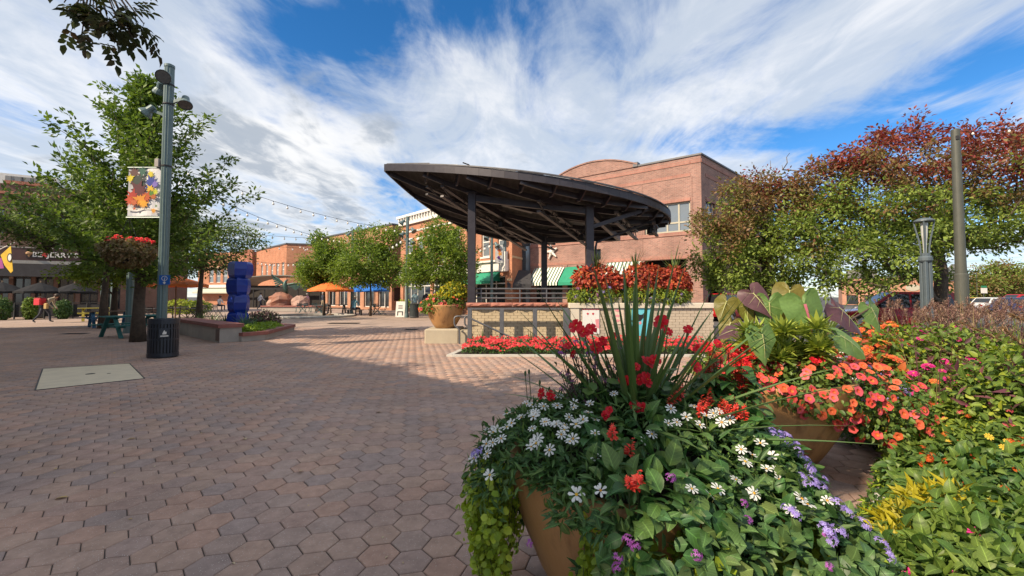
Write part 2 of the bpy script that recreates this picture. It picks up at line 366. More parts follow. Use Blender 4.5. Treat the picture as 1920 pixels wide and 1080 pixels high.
# ================================================================ SETTING: ground, pavement
m_asph = pm('asphalt', (.075, .075, .078), (.05, .05, .052), 3, .9, bump=.2, bscale=60)
mb = MB(); mb.quad((-700, -150, -.06), (700, -150, -.06), (700, 1200, -.06), (-700, 1200, -.06)); g = mb.build('ground', m_asph); tag(g, kind='structure')

def pavermat(name, tone=1.0):
    m, nt, N, L, b = _nt(name); f = rnd_fac(N, L)
    r = N.new('ShaderNodeValToRGB'); e = r.color_ramp.elements
    cols = [(.362, .252, .206), (.380, .262, .208), (.342, .243, .206), (.394, .266, .206), (.368, .248, .202), (.318, .238, .210), (.402, .256, .196), (.352, .254, .212)]
    while len(e) < len(cols): e.new(.5)
    for i, c in enumerate(cols): e[i].position = i / len(cols); e[i].color = (*[x * tone for x in c], 1)
    r.color_ramp.interpolation = 'CONSTANT'; L.new(f, r.inputs[0])
    tc = N.new('ShaderNodeNewGeometry')
    n = N.new('ShaderNodeTexNoise'); n.inputs['Scale'].default_value = 9; n.inputs['Detail'].default_value = 8; n.inputs['Roughness'].default_value = .75; L.new(tc.outputs['Position'], n.inputs['Vector'])
    mp = N.new('ShaderNodeMapRange'); mp.inputs[1].default_value = .3; mp.inputs[2].default_value = .7; mp.inputs[3].default_value = .74; mp.inputs[4].default_value = 1.2; L.new(n.outputs['Fac'], mp.inputs[0])
    x = N.new('ShaderNodeMix'); x.data_type = 'RGBA'; x.blend_type = 'MULTIPLY'; x.inputs[0].default_value = 1; L.new(r.outputs[0], x.inputs[6]); L.new(mp.outputs[0], x.inputs[7])
    st = N.new('ShaderNodeTexNoise'); st.inputs['Scale'].default_value = .7; st.inputs['Detail'].default_value = 6; st.inputs['Roughness'].default_value = .7; L.new(tc.outputs['Position'], st.inputs['Vector'])
    sm_ = N.new('ShaderNodeMapRange'); sm_.inputs[1].default_value = .35; sm_.inputs[2].default_value = .6; sm_.inputs[3].default_value = .80; sm_.inputs[4].default_value = 1.06; L.new(st.outputs['Fac'], sm_.inputs[0])
    xs_ = N.new('ShaderNodeMix'); xs_.data_type = 'RGBA'; xs_.blend_type = 'MULTIPLY'; xs_.inputs[0].default_value = 1; L.new(x.outputs[2], xs_.inputs[6]); L.new(sm_.outputs[0], xs_.inputs[7]); x = xs_
    # pale and dark stone chips in the concrete
    v = N.new('ShaderNodeTexVoronoi'); v.inputs['Scale'].default_value = 120; L.new(tc.outputs['Position'], v.inputs['Vector'])
    lt = N.new('ShaderNodeMath'); lt.operation = 'LESS_THAN'; lt.inputs[1].default_value = .25; L.new(v.outputs['Distance'], lt.inputs[0])
    sp = N.new('ShaderNodeSeparateColor'); L.new(v.outputs['Color'], sp.inputs[0])
    g2 = N.new('ShaderNodeMath'); g2.operation = 'GREATER_THAN'; g2.inputs[1].default_value = .82; L.new(sp.outputs[0], g2.inputs[0])
    mu = N.new('ShaderNodeMath'); mu.operation = 'MULTIPLY'; L.new(lt.outputs[0], mu.inputs[0]); L.new(g2.outputs[0], mu.inputs[1])
    x2 = N.new('ShaderNodeMix'); x2.data_type = 'RGBA'; L.new(mu.outputs[0], x2.inputs[0]); L.new(x.outputs[2], x2.inputs[6]); x2.inputs[7].default_value = (.52, .47, .43, 1)
    L.new(x2.outputs[2], b.inputs['Base Color']); b.inputs['Roughness'].default_value = .88; b.inputs['Specular IOR Level'].default_value = .25
    n3 = N.new('ShaderNodeTexNoise'); n3.inputs['Scale'].default_value = 160; n3.inputs['Detail'].default_value = 3; L.new(tc.outputs['Position'], n3.inputs['Vector'])
    bp = N.new('ShaderNodeBump'); bp.inputs['Strength'].default_value = .35; bp.inputs['Distance'].default_value = .004; L.new(n3.outputs['Fac'], bp.inputs['Height']); L.new(bp.outputs[0], b.inputs['Normal'])
    return m
m_pav = pavermat('paver_concrete')
m_far = brickmat('far_paving', (.38, .285, .235), (.34, .26, .22), (.25, .195, .165), .24, .2, .006, .9, .2, .2)
mb = MB(); mb.quad((-75, -12, -.02), (9.5, -12, -.02), (9.5, 80, -.02), (-75, 80, -.02)); plaza = mb.build('plaza_paving', m_far); tag(plaza, kind='structure')
m_joint = pm('joint_sand', (.045, .036, .032), (.07, .055, .045), 30, .95)
mb = MB(); mb.add([(-1.6, -1.4, -.008), (2.0, -1.4, -.008), (7.3, 4.0, -.008), (7.3, 19.9, -.008), (-28.2, 19.9, -.008)], [(0, 1, 2, 3, 4)]); bed_ = mb.build('paver_bedding', m_joint); tag(bed_, kind='structure')

HA = .1185; HR = rad(13)          # edge length and turn of the hexagon pattern
def hex_tile(deep=True):
    r = HA - .0032; v = []
    for rr, z in ((r - .005, 0), (r, -.004), (r, -.014)):
        for i in range(6): t = HR + math.pi / 3 * i; v.append((rr * math.cos(t), rr * math.sin(t), z))
    f4 = []
    for k in (0, 6) if deep else (0,):
        for i in range(6): j = (i + 1) % 6; f4.append((k + 6 + i, k + 6 + j, k + j, k + i))
    return A(*v), [[(0, 1, 2, 3, 4, 5)], f4]
pts = []
c, s_ = math.cos(HR), math.sin(HR)
for i in range(-200, 90):
    for j in range(-90, 170):
        x, y = i * 1.5 * HA, (j + .5 * (i % 2)) * math.sqrt(3) * HA; X, Y = x * c - y * s_, x * s_ + y * c
        if Y < -1.5 or Y > 20 or X < -1.25 * Y - 3.4 or X > 7.3: continue
        if Y < .95 * X - .2 and X > 1.6: continue
        if Y > 12.9 and X > -1.3: continue
        pts.append((X, Y))
pts = np.array(pts); u_, v_ = proj(np.c_[pts, np.zeros(len(pts))])
vis = (u_ > -30) & (u_ < 1945) & (v_ < 1110) & ~((u_ > 905) & (v_ > 880) & (u_ < 1560))
near = np.argsort(np.where(vis, np.hypot(pts[:, 0], pts[:, 1]), 1e9))[:300]
hv, hf = hex_tile(); me = bpy.data.meshes.new('hexagonal_paver'); me.from_pydata(hv.tolist(), [], [tuple(f) for fa in hf for f in fa]); me.materials.append(m_pav)
isn = np.zeros(len(pts), bool); isn[near] = True
for i in near:
    o = bpy.data.objects.new('hexagonal_paver', me); COL.link(o); o.parent = plaza
    o.location = (pts[i, 0], pts[i, 1], RNG.uniform(-.0018, .0012)); o.rotation_euler = (RNG.normal(0, .006), RNG.normal(0, .006), RNG.normal(0, .006))
rest = pts[~isn]; lm = LM(); n = len(rest)
up = np.c_[RNG.normal(0, .006, n), RNG.normal(0, .006, n), np.ones(n)]; ang = RNG.normal(0, .006, n)
lm.add((hv, hf), np.c_[rest, RNG.uniform(-.0018, .0012, n)], np.c_[np.cos(ang), np.sin(ang), np.zeros(n)], up, 1.0)
o = lm.build('distant_pavers', m_pav, plaza); tag(o, kind='stuff')

# concrete slab let into the paving
m_conc = pm('slab_concrete', (.62, .53, .38), (.53, .45, .33), 4, .85, bump=.25, bscale=80)
q = [G(66, 732), G(271, 710), G(243, 682), G(80, 692)]
mb = MB(); mb.prism([(p.x, p.y) for p in q], -.012, .006)
t = thing('utility_slab', 'pale concrete utility slab let into the hexagonal paving', 'ground slab', ((q[0].x + q[1].x) / 2, q[0].y + .3, 0))
mb.build('slab', m_conc, t)
m_dk = pm('dark_steel', (.03, .03, .035), (.05, .05, .055), 12, .5, .6)
for i_ in range(4):
    p_, q_ = q[i_], q[(i_ + 1) % 4]; mb = MB(); mb.bar((p_.x, p_.y, .002), (q_.x, q_.y, .002), .018, .012); mb.build('frame_edge', m_dk, t)
mb = MB(); cq = sum(q, Vector()) / 4; mb.lathe([(.07, .006), (.07, .009), (.05, .0095)], 12, (cq.x, cq.y, 0)); mb.lathe([(.03, .006), (.03, .009)], 10, (cq.x + .3, cq.y + .05, 0)); mb.build('lifting_socket', m_dk, t)
# drain covers and dark grilles further off
for px, py, w, d, lab in ((140, 626, .9, .35, 'dark grille set in the shaded paving left of the picnic tables'), (455, 621, .5, .3, 'small iron cover in the paving beside the red planter kerb'),
                          (771, 618, .55, .5, 'round iron cover in the sunlit paving left of the concrete step'), (645, 606, 1.6, .6, 'long dark grate in the sunlit paving near the splash pad')):
    p = G(px, py); mb = MB(); mb.box((p.x, p.y, .002), (w, d, .012))
    for k in range(5): mb.box((p.x, p.y - d / 2 + d * (k + .5) / 5, .010), (w * .92, d * .07, .008))
    flat_thing(mb, 'drain_grate', m_dk, lab, 'drain cover', (p.x, p.y, 0), 'iron covers in the paving')
# fallen leaves
m_dry = leafmat('dry_leaf', [(.45, .30, .10), (.50, .42, .28), (.35, .22, .10), (.55, .42, .08)], .1)
for px, py, lab in ((255, 822, 'curled tan leaf lying on the shaded pavers, left of the others'), (458, 821, 'pale flat leaf on the pavers in the middle of the shade'), (562, 882, 'yellow leaf lying on the near pavers'),
                    (283, 752, 'small white scrap of leaf beside the concrete slab'), (715, 773, 'small dry leaf on the pavers left of the daisies'), (128, 932, 'brown curled leaf in a joint at lower left'), (625, 690, 'tiny pale leaf near the edge of the sunlight')):
    p = G(px, py, .004); lm = LM(); lm.add(T_OVA, [p], [(random.uniform(-1, 1), random.uniform(-.4, .4), .05)], (.1, .2, 1), .08 if py > 780 else .07)
    o = lm.build('fallen_leaf', m_dry); tag(o, lab, 'leaf', 'fallen leaves on the paving')

rngl = np.random.default_rng(12); n = 170; P = np.c_[rngl.uniform(-5, 1.2, n), rngl.uniform(1.4, 9, n), np.full(n, .004)]; k = np.hypot(P[:, 0] - .6, P[:, 1] - 2) > .75; P = P[k]; lm = LM(); lm.add(T_DIA, P, np.c_[rngl.normal(0, 1, len(P)), rngl.normal(0, 1, len(P)), np.full(len(P), .05)], np.c_[rngl.normal(0, .15, len(P)), rngl.normal(0, .15, len(P)), np.ones(len(P))], rngl.uniform(.012, .035, len(P))); o = lm.build('leaf_litter', m_dry); tag(o, 'tiny scraps of dry leaf scattered over the near pavers', 'litter', kind='stuff')
# ================================================================ BUILDINGS
class Fr:
    """a wall plane: u along it, z up, d outwards"""
    def __init__(s, p0, p1):
        s.p0 = Vector((p0[0], p0[1], 0)); d = Vector((p1[0] - p0[0], p1[1] - p0[1], 0)); s.L = d.length; s.U = d.normalized(); s.N = Vector((s.U.y, -s.U.x, 0))
    def P(s, u, z, d=0): return s.p0 + s.U * u + s.N * d + Vector((0, 0, z))
    def box(s, mb, u0, u1, z0, z1, d0, d1, mi=0): return mb.obox(s.P(u0, z0, d1), s.U * (u1 - u0), -s.N * (d1 - d0), Vector((0, 0, z1 - z0)), mi)
    def wall(s, mb, u0, u1, z0, z1, ops=(), rev=.22, mi=0):
        us = sorted({u0, u1, *[v for o in ops for v in o[:2]]}); zs = sorted({z0, z1, *[v for o in ops for v in o[2:4]]})
        for a, b in zip(us, us[1:]):
            for c, d in zip(zs, zs[1:]):
                if any(o[0] <= a and b <= o[1] and o[2] <= c and d <= o[3] for o in ops): continue
                mb.quad(s.P(a, c), s.P(b, c), s.P(b, d), s.P(a, d), mi)
        for a, b, c, d in ops:
            P = s.P
            mb.quad(P(a, c, 0), P(a, c, -rev), P(a, d, -rev), P(a, d, 0)[:], mi) if False else mb.add([P(a, c), P(a, d), P(a, d, -rev), P(a, c, -rev)], [(0, 1, 2, 3)], mi)
            mb.add([P(b, c), P(b, c, -rev), P(b, d, -rev), P(b, d)], [(0, 1, 2, 3)], mi)
            mb.add([P(a, d), P(b, d), P(b, d, -rev), P(a, d, -rev)], [(0, 1, 2, 3)], mi)
            if c > z0 + .01: mb.add([P(a, c), P(a, c, -rev), P(b, c, -rev), P(b, c)], [(0, 1, 2, 3)], mi)
        return mb
m_glass = glassmat('window_glass', (.16, .19, .22), .04); m_dglass = glassmat('dark_glass', (.018, .022, .026), .08)
m_white = pm('white_trim', (.72, .70, .66), (.62, .60, .56), 5, .6); m_cream = pm('cream_frame', (.42, .39, .31), (.36, .34, .27), 5, .6)
m_inside = pm('dark_interior', (.02, .018, .017), (.035, .03, .028), 2, .9)
m_cop = pm('coping_metal', (.12, .12, .13), (.09, .09, .10), 4, .5, .3)
m_roof = pm('flat_roof', (.22, .21, .20), (.17, .17, .16), 1, .9)
def window(par, fr, u0, u1, z0, z1, nx=1, nz=1, fm=None, gm=None, rev=.22, fw=.07, split=True, sill=None, zs=None):
    fm = fm or m_cream; gm = gm or m_glass; mb = MB(); d0, d1 = -rev - .0, -rev + .07; dz = [z0 + (z1 - z0) * k / nz for k in range(nz + 1)] if zs is None else [z0, *zs, z1]; nz = len(dz) - 1
    us = [u0 + (u1 - u0) * k / nx for k in range(nx + 1)]
    for k, u in enumerate(us): a = u if k == 0 else u - fw / 2; b = a + fw; b = u1 if k == nx else b; a = u1 - fw if k == nx else a; fr.box(mb, a, b, z0, z1, d0, d1)
    for i in range(nx):
        a = us[i] + (fw if i == 0 else fw / 2); b = us[i + 1] - (fw if i == nx - 1 else fw / 2)
        for k, z in enumerate(dz): c = z if k == 0 else (z1 - fw if k == nz else z - fw / 2); fr.box(mb, a, b, c, c + fw, d0, d1 - .004)
    if sill: fr.box(mb, u0 - .08, u1 + .08, z0 - .12, z0 - .004, -rev, .07)
    w = mb.build('window', fm, par)
    for i in range(nx):
        for k in range(nz):
            m2 = MB(); e = .012; P = fr.P; ti = random.uniform(-.006, .006)
            fr.box(m2, us[i] + .01, us[i + 1] - .01, dz[k] + .01, dz[k + 1] - .01, d0 + .015, d0 + .03); m2.build('pane', gm, w)
    return w
def backing(par, fr, a, b, z0, z1, d=-.9, mat=None, name='interior'):
    mb = MB(); fr.box(mb, a, b, z0, z1, d - .1, d); return mb.build(name, mat or m_inside, par)
def shell(mb, frs, H, back=8, mi=1):
    """roof and back of a building behind its wall planes"""
    a = frs[0].P(0, H - .25); b = frs[0].P(frs[0].L, H - .25); pts = [a, b]
    if len(frs) > 1: pts.append(frs[1].P(frs[1].L, H - .25)); pts.append(a - frs[0].N * back + Vector((0, 0, 0)))
    else: pts += [b - frs[0].N * back, a - frs[0].N * back]
    mb.add(pts, [tuple(range(len(pts)))], mi)
    n = len(pts)
    for i in range(len(frs), n):
        p, q = pts[i], pts[(i + 1) % n]; mb.add([(p.x, p.y, 0), (q.x, q.y, 0), (q.x, q.y, H), (p.x, p.y, H)], [(0, 1, 2, 3)], 0)
def awning(par, fr, u0, u1, ztop, zbot, out, mat, valance=.2, name='awning', frame=None):
    mb = MB(); P = fr.P; th = .03
    mb.add([P(u0, zbot, out), P(u1, zbot, out), P(u1, ztop, .03), P(u0, ztop, .03), P(u0, zbot - th, out - .02), P(u1, zbot - th, out - .02), P(u1, ztop - th, .03), P(u0, ztop - th, .03)],
           [(0, 1, 2, 3), (7, 6, 5, 4), (0, 3, 7, 4), (1, 5, 6, 2)])
    fr.box(mb, u0, u1, zbot - valance, zbot - .004, out - .02, out)
    for u in (u0, u1): mb.add([P(u, zbot, out - .01), P(u, ztop, .03), P(u, zbot, .03)], [(0, 1, 2), (2, 1, 0)])
    return mb.build(name, mat, par)

m_bmain = brickmat('pink_brown_brick', (.355, .185, .15), (.235, .125, .105), (.34, .265, .225), .22, .078, .010, grime=.22)
m_borg = brickmat('orange_brick', (.46, .19, .105), (.36, .14, .08), (.44, .28, .19), .22, .075, .009, grime=.2)
m_bred = brickmat('red_brick', (.44, .14, .085), (.35, .11, .07), (.38, .26, .2), .22, .075, .009)
m_btan = brickmat('terracotta_brick', (.46, .22, .13), (.38, .175, .105), (.42, .29, .21), .22, .075, .009)
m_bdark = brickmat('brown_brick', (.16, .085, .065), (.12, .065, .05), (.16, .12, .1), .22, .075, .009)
m_gawn = pm('green_canvas', (.02, .26, .15), (.015, .22, .13), 3, .8); m_sawn = stripemat('striped_canvas', (.78, .76, .68), (.09, .15, .11), .26)
m_kawn = pm('black_canvas', (.03, .03, .034), (.045, .045, .05), 4, .8)

# ---- main brick building with the curved parapet
B = thing('brick_building', 'two storey pinkish brick building with curved parapet behind the bandstand', 'building', (11.37, 25.4, 0))
f1 = Fr((1.42, 33.08), (11.37, 25.4)); f2 = Fr((11.37, 25.4), (22.0, 35.7)); L1 = f1.L; H = 10.0
T = lambda a, b: (L1 - b, L1 - a)
ops = [(*T(.65, 3.5), 5.45, 7.29), (*T(.95, 3.5), 0, 3.75), (*T(3.75, 6.0), .5, 3.3), (*T(6.6, 7.5), 0, 4.75), (*T(7.75, 9.35), .4, 3.2), (*T(9.5, 12.1), .5, 3.1)]
mb = MB(); f1.wall(mb, 0, L1, 0, H, ops, .3)
ops2 = [(.63, 2.1, 6.05, 7.4), (.75, 3.4, 0, 3.7), (5, 7.5, 0, 3.7), (6.2, 8.0, 6.05, 7.4), (11, 13, 6.05, 7.4)]
f2.wall(mb, 0, f2.L, 0, H, ops2, .3); shell(mb, [f1, f2], H, 12); mb.build('wall', [m_bmain, m_roof], B)
# curved parapet
mb = MB(); n = 24; u0, u1 = L1 - 10.6, L1 - 3.9; top = [(u0 + (u1 - u0) * k / n, H + .10 + .80 * (1 - (2 * k / n - 1) ** 2)) for k in range(n + 1)]
arc = [f1.P(u, z, .06) for u, z in top]; mb.extr([f1.P(u0, H, .06)] + arc[::-1][::-1] + [f1.P(u1, H, .06)][::1], -f1.N * .4); mb.build('curved_parapet', m_bmain, B)
mb = MB()
for a, b in zip(top, top[1:]): mb.obox(f1.P(a[0], a[1] + .004, .12), f1.P(b[0], b[1]) - f1.P(a[0], a[1]), -f1.N * .5, (0, 0, .09))
mb.build('curved_coping', m_bmain, B)
for fr_, q in ((f1, (L1 - 3.85, L1 + .06, H, H + .1, -.3, .07)), (f1, (0, u0 - .05, H, H + .1, -.3, .07)), (f2, (.07, f2.L, H + .002, H + .098, -.3, .07)), (f1, (L1 - 4.2, L1 - 3.88, H, H + .3, -.35, .1))): mb = MB(); fr_.box(mb, *q); mb.build('coping', m_cop, B)
mb = MB(); m_band = brickmat('soldier_brick', (.40, .175, .135), (.33, .14, .11), (.34, .25, .21), .075, .22, .010)
for z0, z1, d in ((9.55, 9.78, .035), (8.78, 8.98, .03), (7.30, 7.52, .03), (5.22, 5.43, .05), (3.78, 4.0, .03)):
    f1.box(mb, .02, L1 - .62, z0, z1, 0, d); f2.box(mb, .65, f2.L - .1, z0, z1, 0, d)
f1.box(mb, L1 - .6, L1 - .004, 9.55, 9.78, 0, .035); f2.box(mb, .004, .63, 9.55, 9.78, 0, .035)
mb.build('soldier_course', m_band, B)
for u in (L1 - 3.62, L1 - .52): mb = MB(); f1.box(mb, u - .05, u - .0, 4.0, 8.77, 0, .025); mb.build('pilaster', m_bmain, B)
for t_ in (6.3, 9.45, 12.2): mb = MB(); f1.box(mb, L1 - t_ - .2, L1 - t_ + .2, 0, 3.77, 0, .05); mb.build('pilaster', m_bmain, B)
window(B, f1, *T(.65, 3.5), 5.45, 7.29, 4, 1, m_cream, m_glass, .2, .10, zs=[6.05])
for o in ops2: (window(B, f2, *o, 2, 2, m_white, m_glass, .2, .07) if o[2] > 1 else backing(B, f2, *o, -.8))
for o in (ops[1],): backing(B, f1, *o, -1.2)
window(B, f1, *ops[2], 3, 1, m_dk, m_dglass, .25, .08); window(B, f1, *ops[3], 1, 2, m_dk, m_dglass, .25, .08); window(B, f1, *ops[4], 2, 1, m_dk, m_dglass, .25, .08); window(B, f1, *ops[5], 3, 1, m_dk, m_dglass, .25, .08)
for o in ops[2:6]: backing(B, f1, o[0], o[1], o[2], o[3], -.6)
awning(B, f1, *T(9.5, 12.1), 3.62, 2.45, 1.1, m_sawn); awning(B, f1, *T(7.7, 9.4), 3.6, 2.45, 1.1, m_gawn); awning(B, f1, *T(3.7, 6.1), 3.75, 2.45, 1.1, m_sawn)
# low white vehicles and clutter are hidden by the trees; back lot wall stays plain
# star ornament on the wall
cS = f1.P(L1 - 10.55, 4.78, .12); mb = MB()
for k in range(5):
    a = k * 2 * math.pi / 5 + .5; v = f1.U * math.cos(a) + Vector((0, 0, 1)) * math.sin(a); mb.tube([cS, cS + v * .34, cS + v * (.55 if k != 1 else .7)], [.13, .085, .05], 6)
mb.lathe([(.02, -.17), (.15, -.1), (.17, 0), (.15, .1), (.02, .17)], 8, tuple(cS)); flat_thing(mb, 'star_ornament', m_white, 'white five armed star ornament mounted on the pink brick wall', 'wall ornament', tuple(cS))
cS = f1.P(L1 - 10.5, 5.7, .15); mb = MB(); mb.box(cS, (.12, .12, .12)); mb.lathe([(.09, .05), (.15, .12), (.15, .24), (.06, .3)], 10, tuple(cS + f1.N * .2)); mb.bar(cS, cS + f1.N * .2 + Vector((0, 0, .1)), .04)
flat_thing(mb, 'wall_lamp', m_white, 'small white floodlamp fixed above the star ornament', 'lamp', tuple(cS))

# ---- ornate orange building, left of it
B = thing('shop_building', 'orange brick shop building with white cornice and tall upper windows', 'building', (0, 31.05, 0))
f = Fr((-11.3, 43.2), (0, 31.05)); fs = Fr((0, 31.05), (.78, 33.0)); L = f.L; H = 9.1
ups = [(L - 1.6 - k * 1.95, L - .6 - k * 1.95, 4.55, 6.9) for k in range(8)]
shops = [(L - 5.6, L - .75, .35, 3.0), (L - 10.6, L - 6.0, .35, 3.1), (.6, L - 11, .35, 3.1)]
mb = MB(); f.wall(mb, 0, L, 0, H, ups + shops, .25); fs.wall(mb, 0, fs.L, 0, H, [], .2); shell(mb, [f, fs], H, 9); mb.build('wall', [m_borg, m_roof], B)
for o in ups: window(B, f, *o, 1, 2, m_white, m_glass, .2, .09, sill=True)
for o in shops: window(B, f, *o, 4, 1, m_white, m_dglass, .25, .09, zs=[2.45]); backing(B, f, o[0], o[1], o[2], o[3], -1.5)
mb = MB(); f.box(mb, -.1, L + .02, 8.55, 9.25, 0, .22); f.box(mb, -.2, L + .1, 9.26, 9.5, -.2, .42)
for k in range(34): u = .2 + k * (L - .4) / 33; f.box(mb, u - .06, u + .06, 8.92, 9.22, .225, .38)
f.box(mb, -.1, L + .02, 7.75, 7.9, 0, .08); mb.build('cornice', m_white, B)
mb = MB(); f.box(mb, 0, L - .35, 3.35, 4.05, 0, .16); f.box(mb, 0, L - .33, 4.06, 4.2, 0, .34); f.box(mb, L - 1.0, L - .3, 3.3, 4.75, .165, .42); mb.build('shop_cornice', m_white, B)
mb = MB()
for o in ups: f.box(mb, o[0] - .1, o[1] + .1, o[3] + .004, o[3] + .28, 0, .06)
mb.build('lintel', m_white, B)
mb = MB(); m_stone = pm('pale_sandstone', (.55, .42, .28), (.45, .33, .22), 5, .8)
for z in (.5, 1.2, 1.9, 2.6, 5.6): f.box(mb, L - .5, L + .012, z, z + .16, 0, .05)
fs.box(mb, .06, fs.L, 4.3, 4.45, 0, .05); mb.build('stone_band', m_stone, B)
awning(B, f, L - 5.6, L - 1.3, 3.32, 2.6, 1.0, m_gawn)
mb = MB(); f.box(mb, L - 2.7, L - .8, 1.55, 1.95, -.19, -.12); mb.build('window_sign', m_kawn, B)
# dark gap building between the two
B = thing('narrow_building', 'narrow shaded link between the orange and pink brick buildings with black awning', 'building', (1.1, 33.2, 0))
f = Fr((.8, 33.05), (1.5, 33.2)); mb = MB(); f.box(mb, 0, .28, 0, 8.4, -.4, 0); f.box(mb, .3, .66, 5.4, 6.6, -.4, -.1); mb.build('pier', m_dk, B); mb = MB(); f.box(mb, .284, .70, 0, 5.38, -.4, -.06); mb.build('window_strip', m_glass, B)
mb = MB(); f.box(mb, -.2, .9, 6.62, 9.2, -.5, -.12); mb.build('wall', m_bdark, B)
awning(B, Fr((-.35, 32.35), (1.45, 32.35)), 0, 1.75, 3.45, 2.35, 1.2, m_kawn, .4)

# ---- long orange building beyond the middle trees
B = thing('long_building', 'long two storey terracotta brick building behind the blue parasols', 'building', (-12.6, 44.7, 0))
f = Fr((-26, 56.3), (-12.6, 44.7)); fs = Fr((-12.6, 44.7), (-11.35, 46.2)); L = f.L; H = 9.0
ups = [(L - 2.2 - k * 2.9, L - 1.0 - k * 2.9, 4.8, 6.7) for k in range(6)]
shops = [(L - 2.6 - k * 2.9, L - .5 - k * 2.9, .3, 2.9) for k in range(6)]
mb = MB(); f.wall(mb, 0, L, 0, H, ups + shops); fs.wall(mb, 0, fs.L, 0, H, [(.3, 1.5, 1, 2.4)]); shell(mb, [f, fs], H, 9); mb.build('wall', [m_btan, m_roof], B)
for o in ups: window(B, f, *o, 2, 1, m_cream, m_glass, .2, .09)
for o in shops: window(B, f, *o, 2, 1, m_white, m_dglass, .25, .08)
window(B, fs, .3, 1.5, 1, 2.4, 1, 1, m_dk, m_dglass)
mb = MB(); f.box(mb, -.1, L + .08, H, H + .16, -.3, .1); mb.build('coping', m_cop, B); mb = MB(); fs.box(mb, .1, fs.L, H + .002, H + .158, -.3, .1); mb.build('coping', m_cop, B)
mb = MB(); f.box(mb, 0, L - .02, 7.7, 7.95, 0, .05); f.box(mb, 0, L - .02, 3.25, 3.6, 0, .05); mb.build('brick_band', m_bred, B)
m_blue = pm('blue_canvas', (.01, .16, .62), (.01, .13, .5), 3, .75)
awning(B, f, L - 5.6, L - .4, 3.2, 2.75, .9, m_blue, .15)
# hanging pink and blue shop sign on its corner
c0 = fs.P(.75, 3.0, .5); mb = MB(); mb.extr([c0 + fs.U * (.62 * math.cos(t)) + Vector((0, 0, .38 * math.sin(t))) for t in np.linspace(0, 2 * math.pi, 16, endpoint=False)][::-1], fs.N * .1)
t = thing('shop_sign', 'oval pink and navy shop sign on the corner of the terracotta building', 'sign', tuple(c0)); mb.build('board', pm('pink_paint', (.55, .12, .22), rough=.5), t)
mb = MB(); fs.box(mb, .75 - .5, .75 + .6, 2.72, 2.98, .605, .63); mb.build('panel', pm('navy_paint', (.02, .03, .16), rough=.5), t); mb = MB(); fs.box(mb, .7, .8, 3.38, 3.45, 0, .6); mb.build('bracket', m_dk, t)

# ---- corner building far off, and its neighbour
B = thing('corner_building', 'distant orange brick corner building with five upper windows in a row', 'building', (-33.4, 63, 0))
f = Fr((-43.7, 72.8), (-33.4, 63)); f2 = Fr((-33.4, 63), (-22, 66)); L = f.L; H = 9.2
o1 = [(L - 1.9 - k * 2.45, L - .8 - k * 2.45, 4.5, 6.6) for k in range(5)]; o2 = [(1.3 + k * 2.6, 2.9 + k * 2.6, 4.7, 6.7) for k in range(3)]
mb = MB(); f.wall(mb, 0, L, 0, H, o1); f2.wall(mb, 0, f2.L, 0, H, o2); shell(mb, [f, f2], H, 10); mb.build('wall', [m_borg, m_roof], B)
for o in o1: window(B, f, *o, 2, 2, m_white, m_glass, .2, .1)
for o in o2: window(B, f2, *o, 2, 1, m_dk, m_dglass, .2, .1)
mb = MB(); f.box(mb, -.1, L + .1, H, H + .2, -.3, .12); mb.build('coping', m_cop, B); mb = MB(); f2.box(mb, .1, f2.L, H + .002, H + .19, -.3, .12); mb.build('coping', m_cop, B)
B = thing('arched_building', 'distant red brick building with arched upper windows and red pier', 'building', (-48, 74, 0))
f = Fr((-56, 76), (-44.2, 73.2)); L = f.L; H = 9.2; o1 = [(L - 5.2 - k * 1.5, L - 4.2 - k * 1.5, 3.9, 6.2) for k in range(4)]
mb = MB(); f.wall(mb, 0, L, 0, H, o1); shell(mb, [f], H, 9); mb.build('wall', [m_borg, m_roof], B)
mb = MB(); f.box(mb, L - 1.7, L - .1, 0, H + .3, 0, .5); mb.build('pier', m_bred, B)
for o in o1:
    window(B, f, *o, 1, 2, m_white, m_glass, .2, .09); mb = MB(); cx = (o[0] + o[1]) / 2
    mb.extr([f.P(cx + .72 * math.cos(t), o[3] + .55 * math.sin(t), .06) for t in np.linspace(math.pi, 0, 9)][::-1] , -f.N * .05); mb.build('arch', m_stone, B)
mb = MB(); f.box(mb, 0, L - 1.75, 3.0, 3.5, 0, .4); mb.build('cornice', m_white, B); awning(B, f, .5, L - 2, 2.95, 2.2, 1.4, pm('pale_canvas', (.5, .52, .42), rough=.8))

# ---- glazed pavilion in front of them
B = thing('pavilion', 'dark steel pavilion with a grey barrel roof behind the boulder fountain', 'pavilion', (-31, 57, 0))
f = Fr((-36.5, 57), (-24.5, 56)); L = f.L; mb = MB(); n = 12
for k in range(n):
    a0, a1 = math.pi * k / n, math.pi * (k + 1) / n; r = lambda a: (L / 2 - L / 2 * math.cos(a), 2.6 + 1.55 * math.sin(a) ** .8)
    (ua, za), (ub, zb) = r(a0), r(a1); mb.obox(f.P(ua, za, 1.5), f.P(ub, zb) - f.P(ua, za), -f.N * 5, (0, 0, .1))
mb.build('roof', pm('grey_roofing', (.16, .17, .16), (.22, .22, .20), 2, .6), B)
mb = MB()
for k in range(9): f.box(mb, L * k / 8 - .05, L * k / 8 + .05, 0, 2.55, 1.2, 1.32)
f.box(mb, 0, L, 2.35, 2.6, 1.325, 1.4); mb.build('frame', m_dk, B); backing(B, f, .1, L - .1, 0, 2.9, .2)
mb = MB(); f.box(mb, L * .56, L * .95, 2.64, 2.95, 1.41, 1.47); mb.build('sign_band', m_kawn, B)

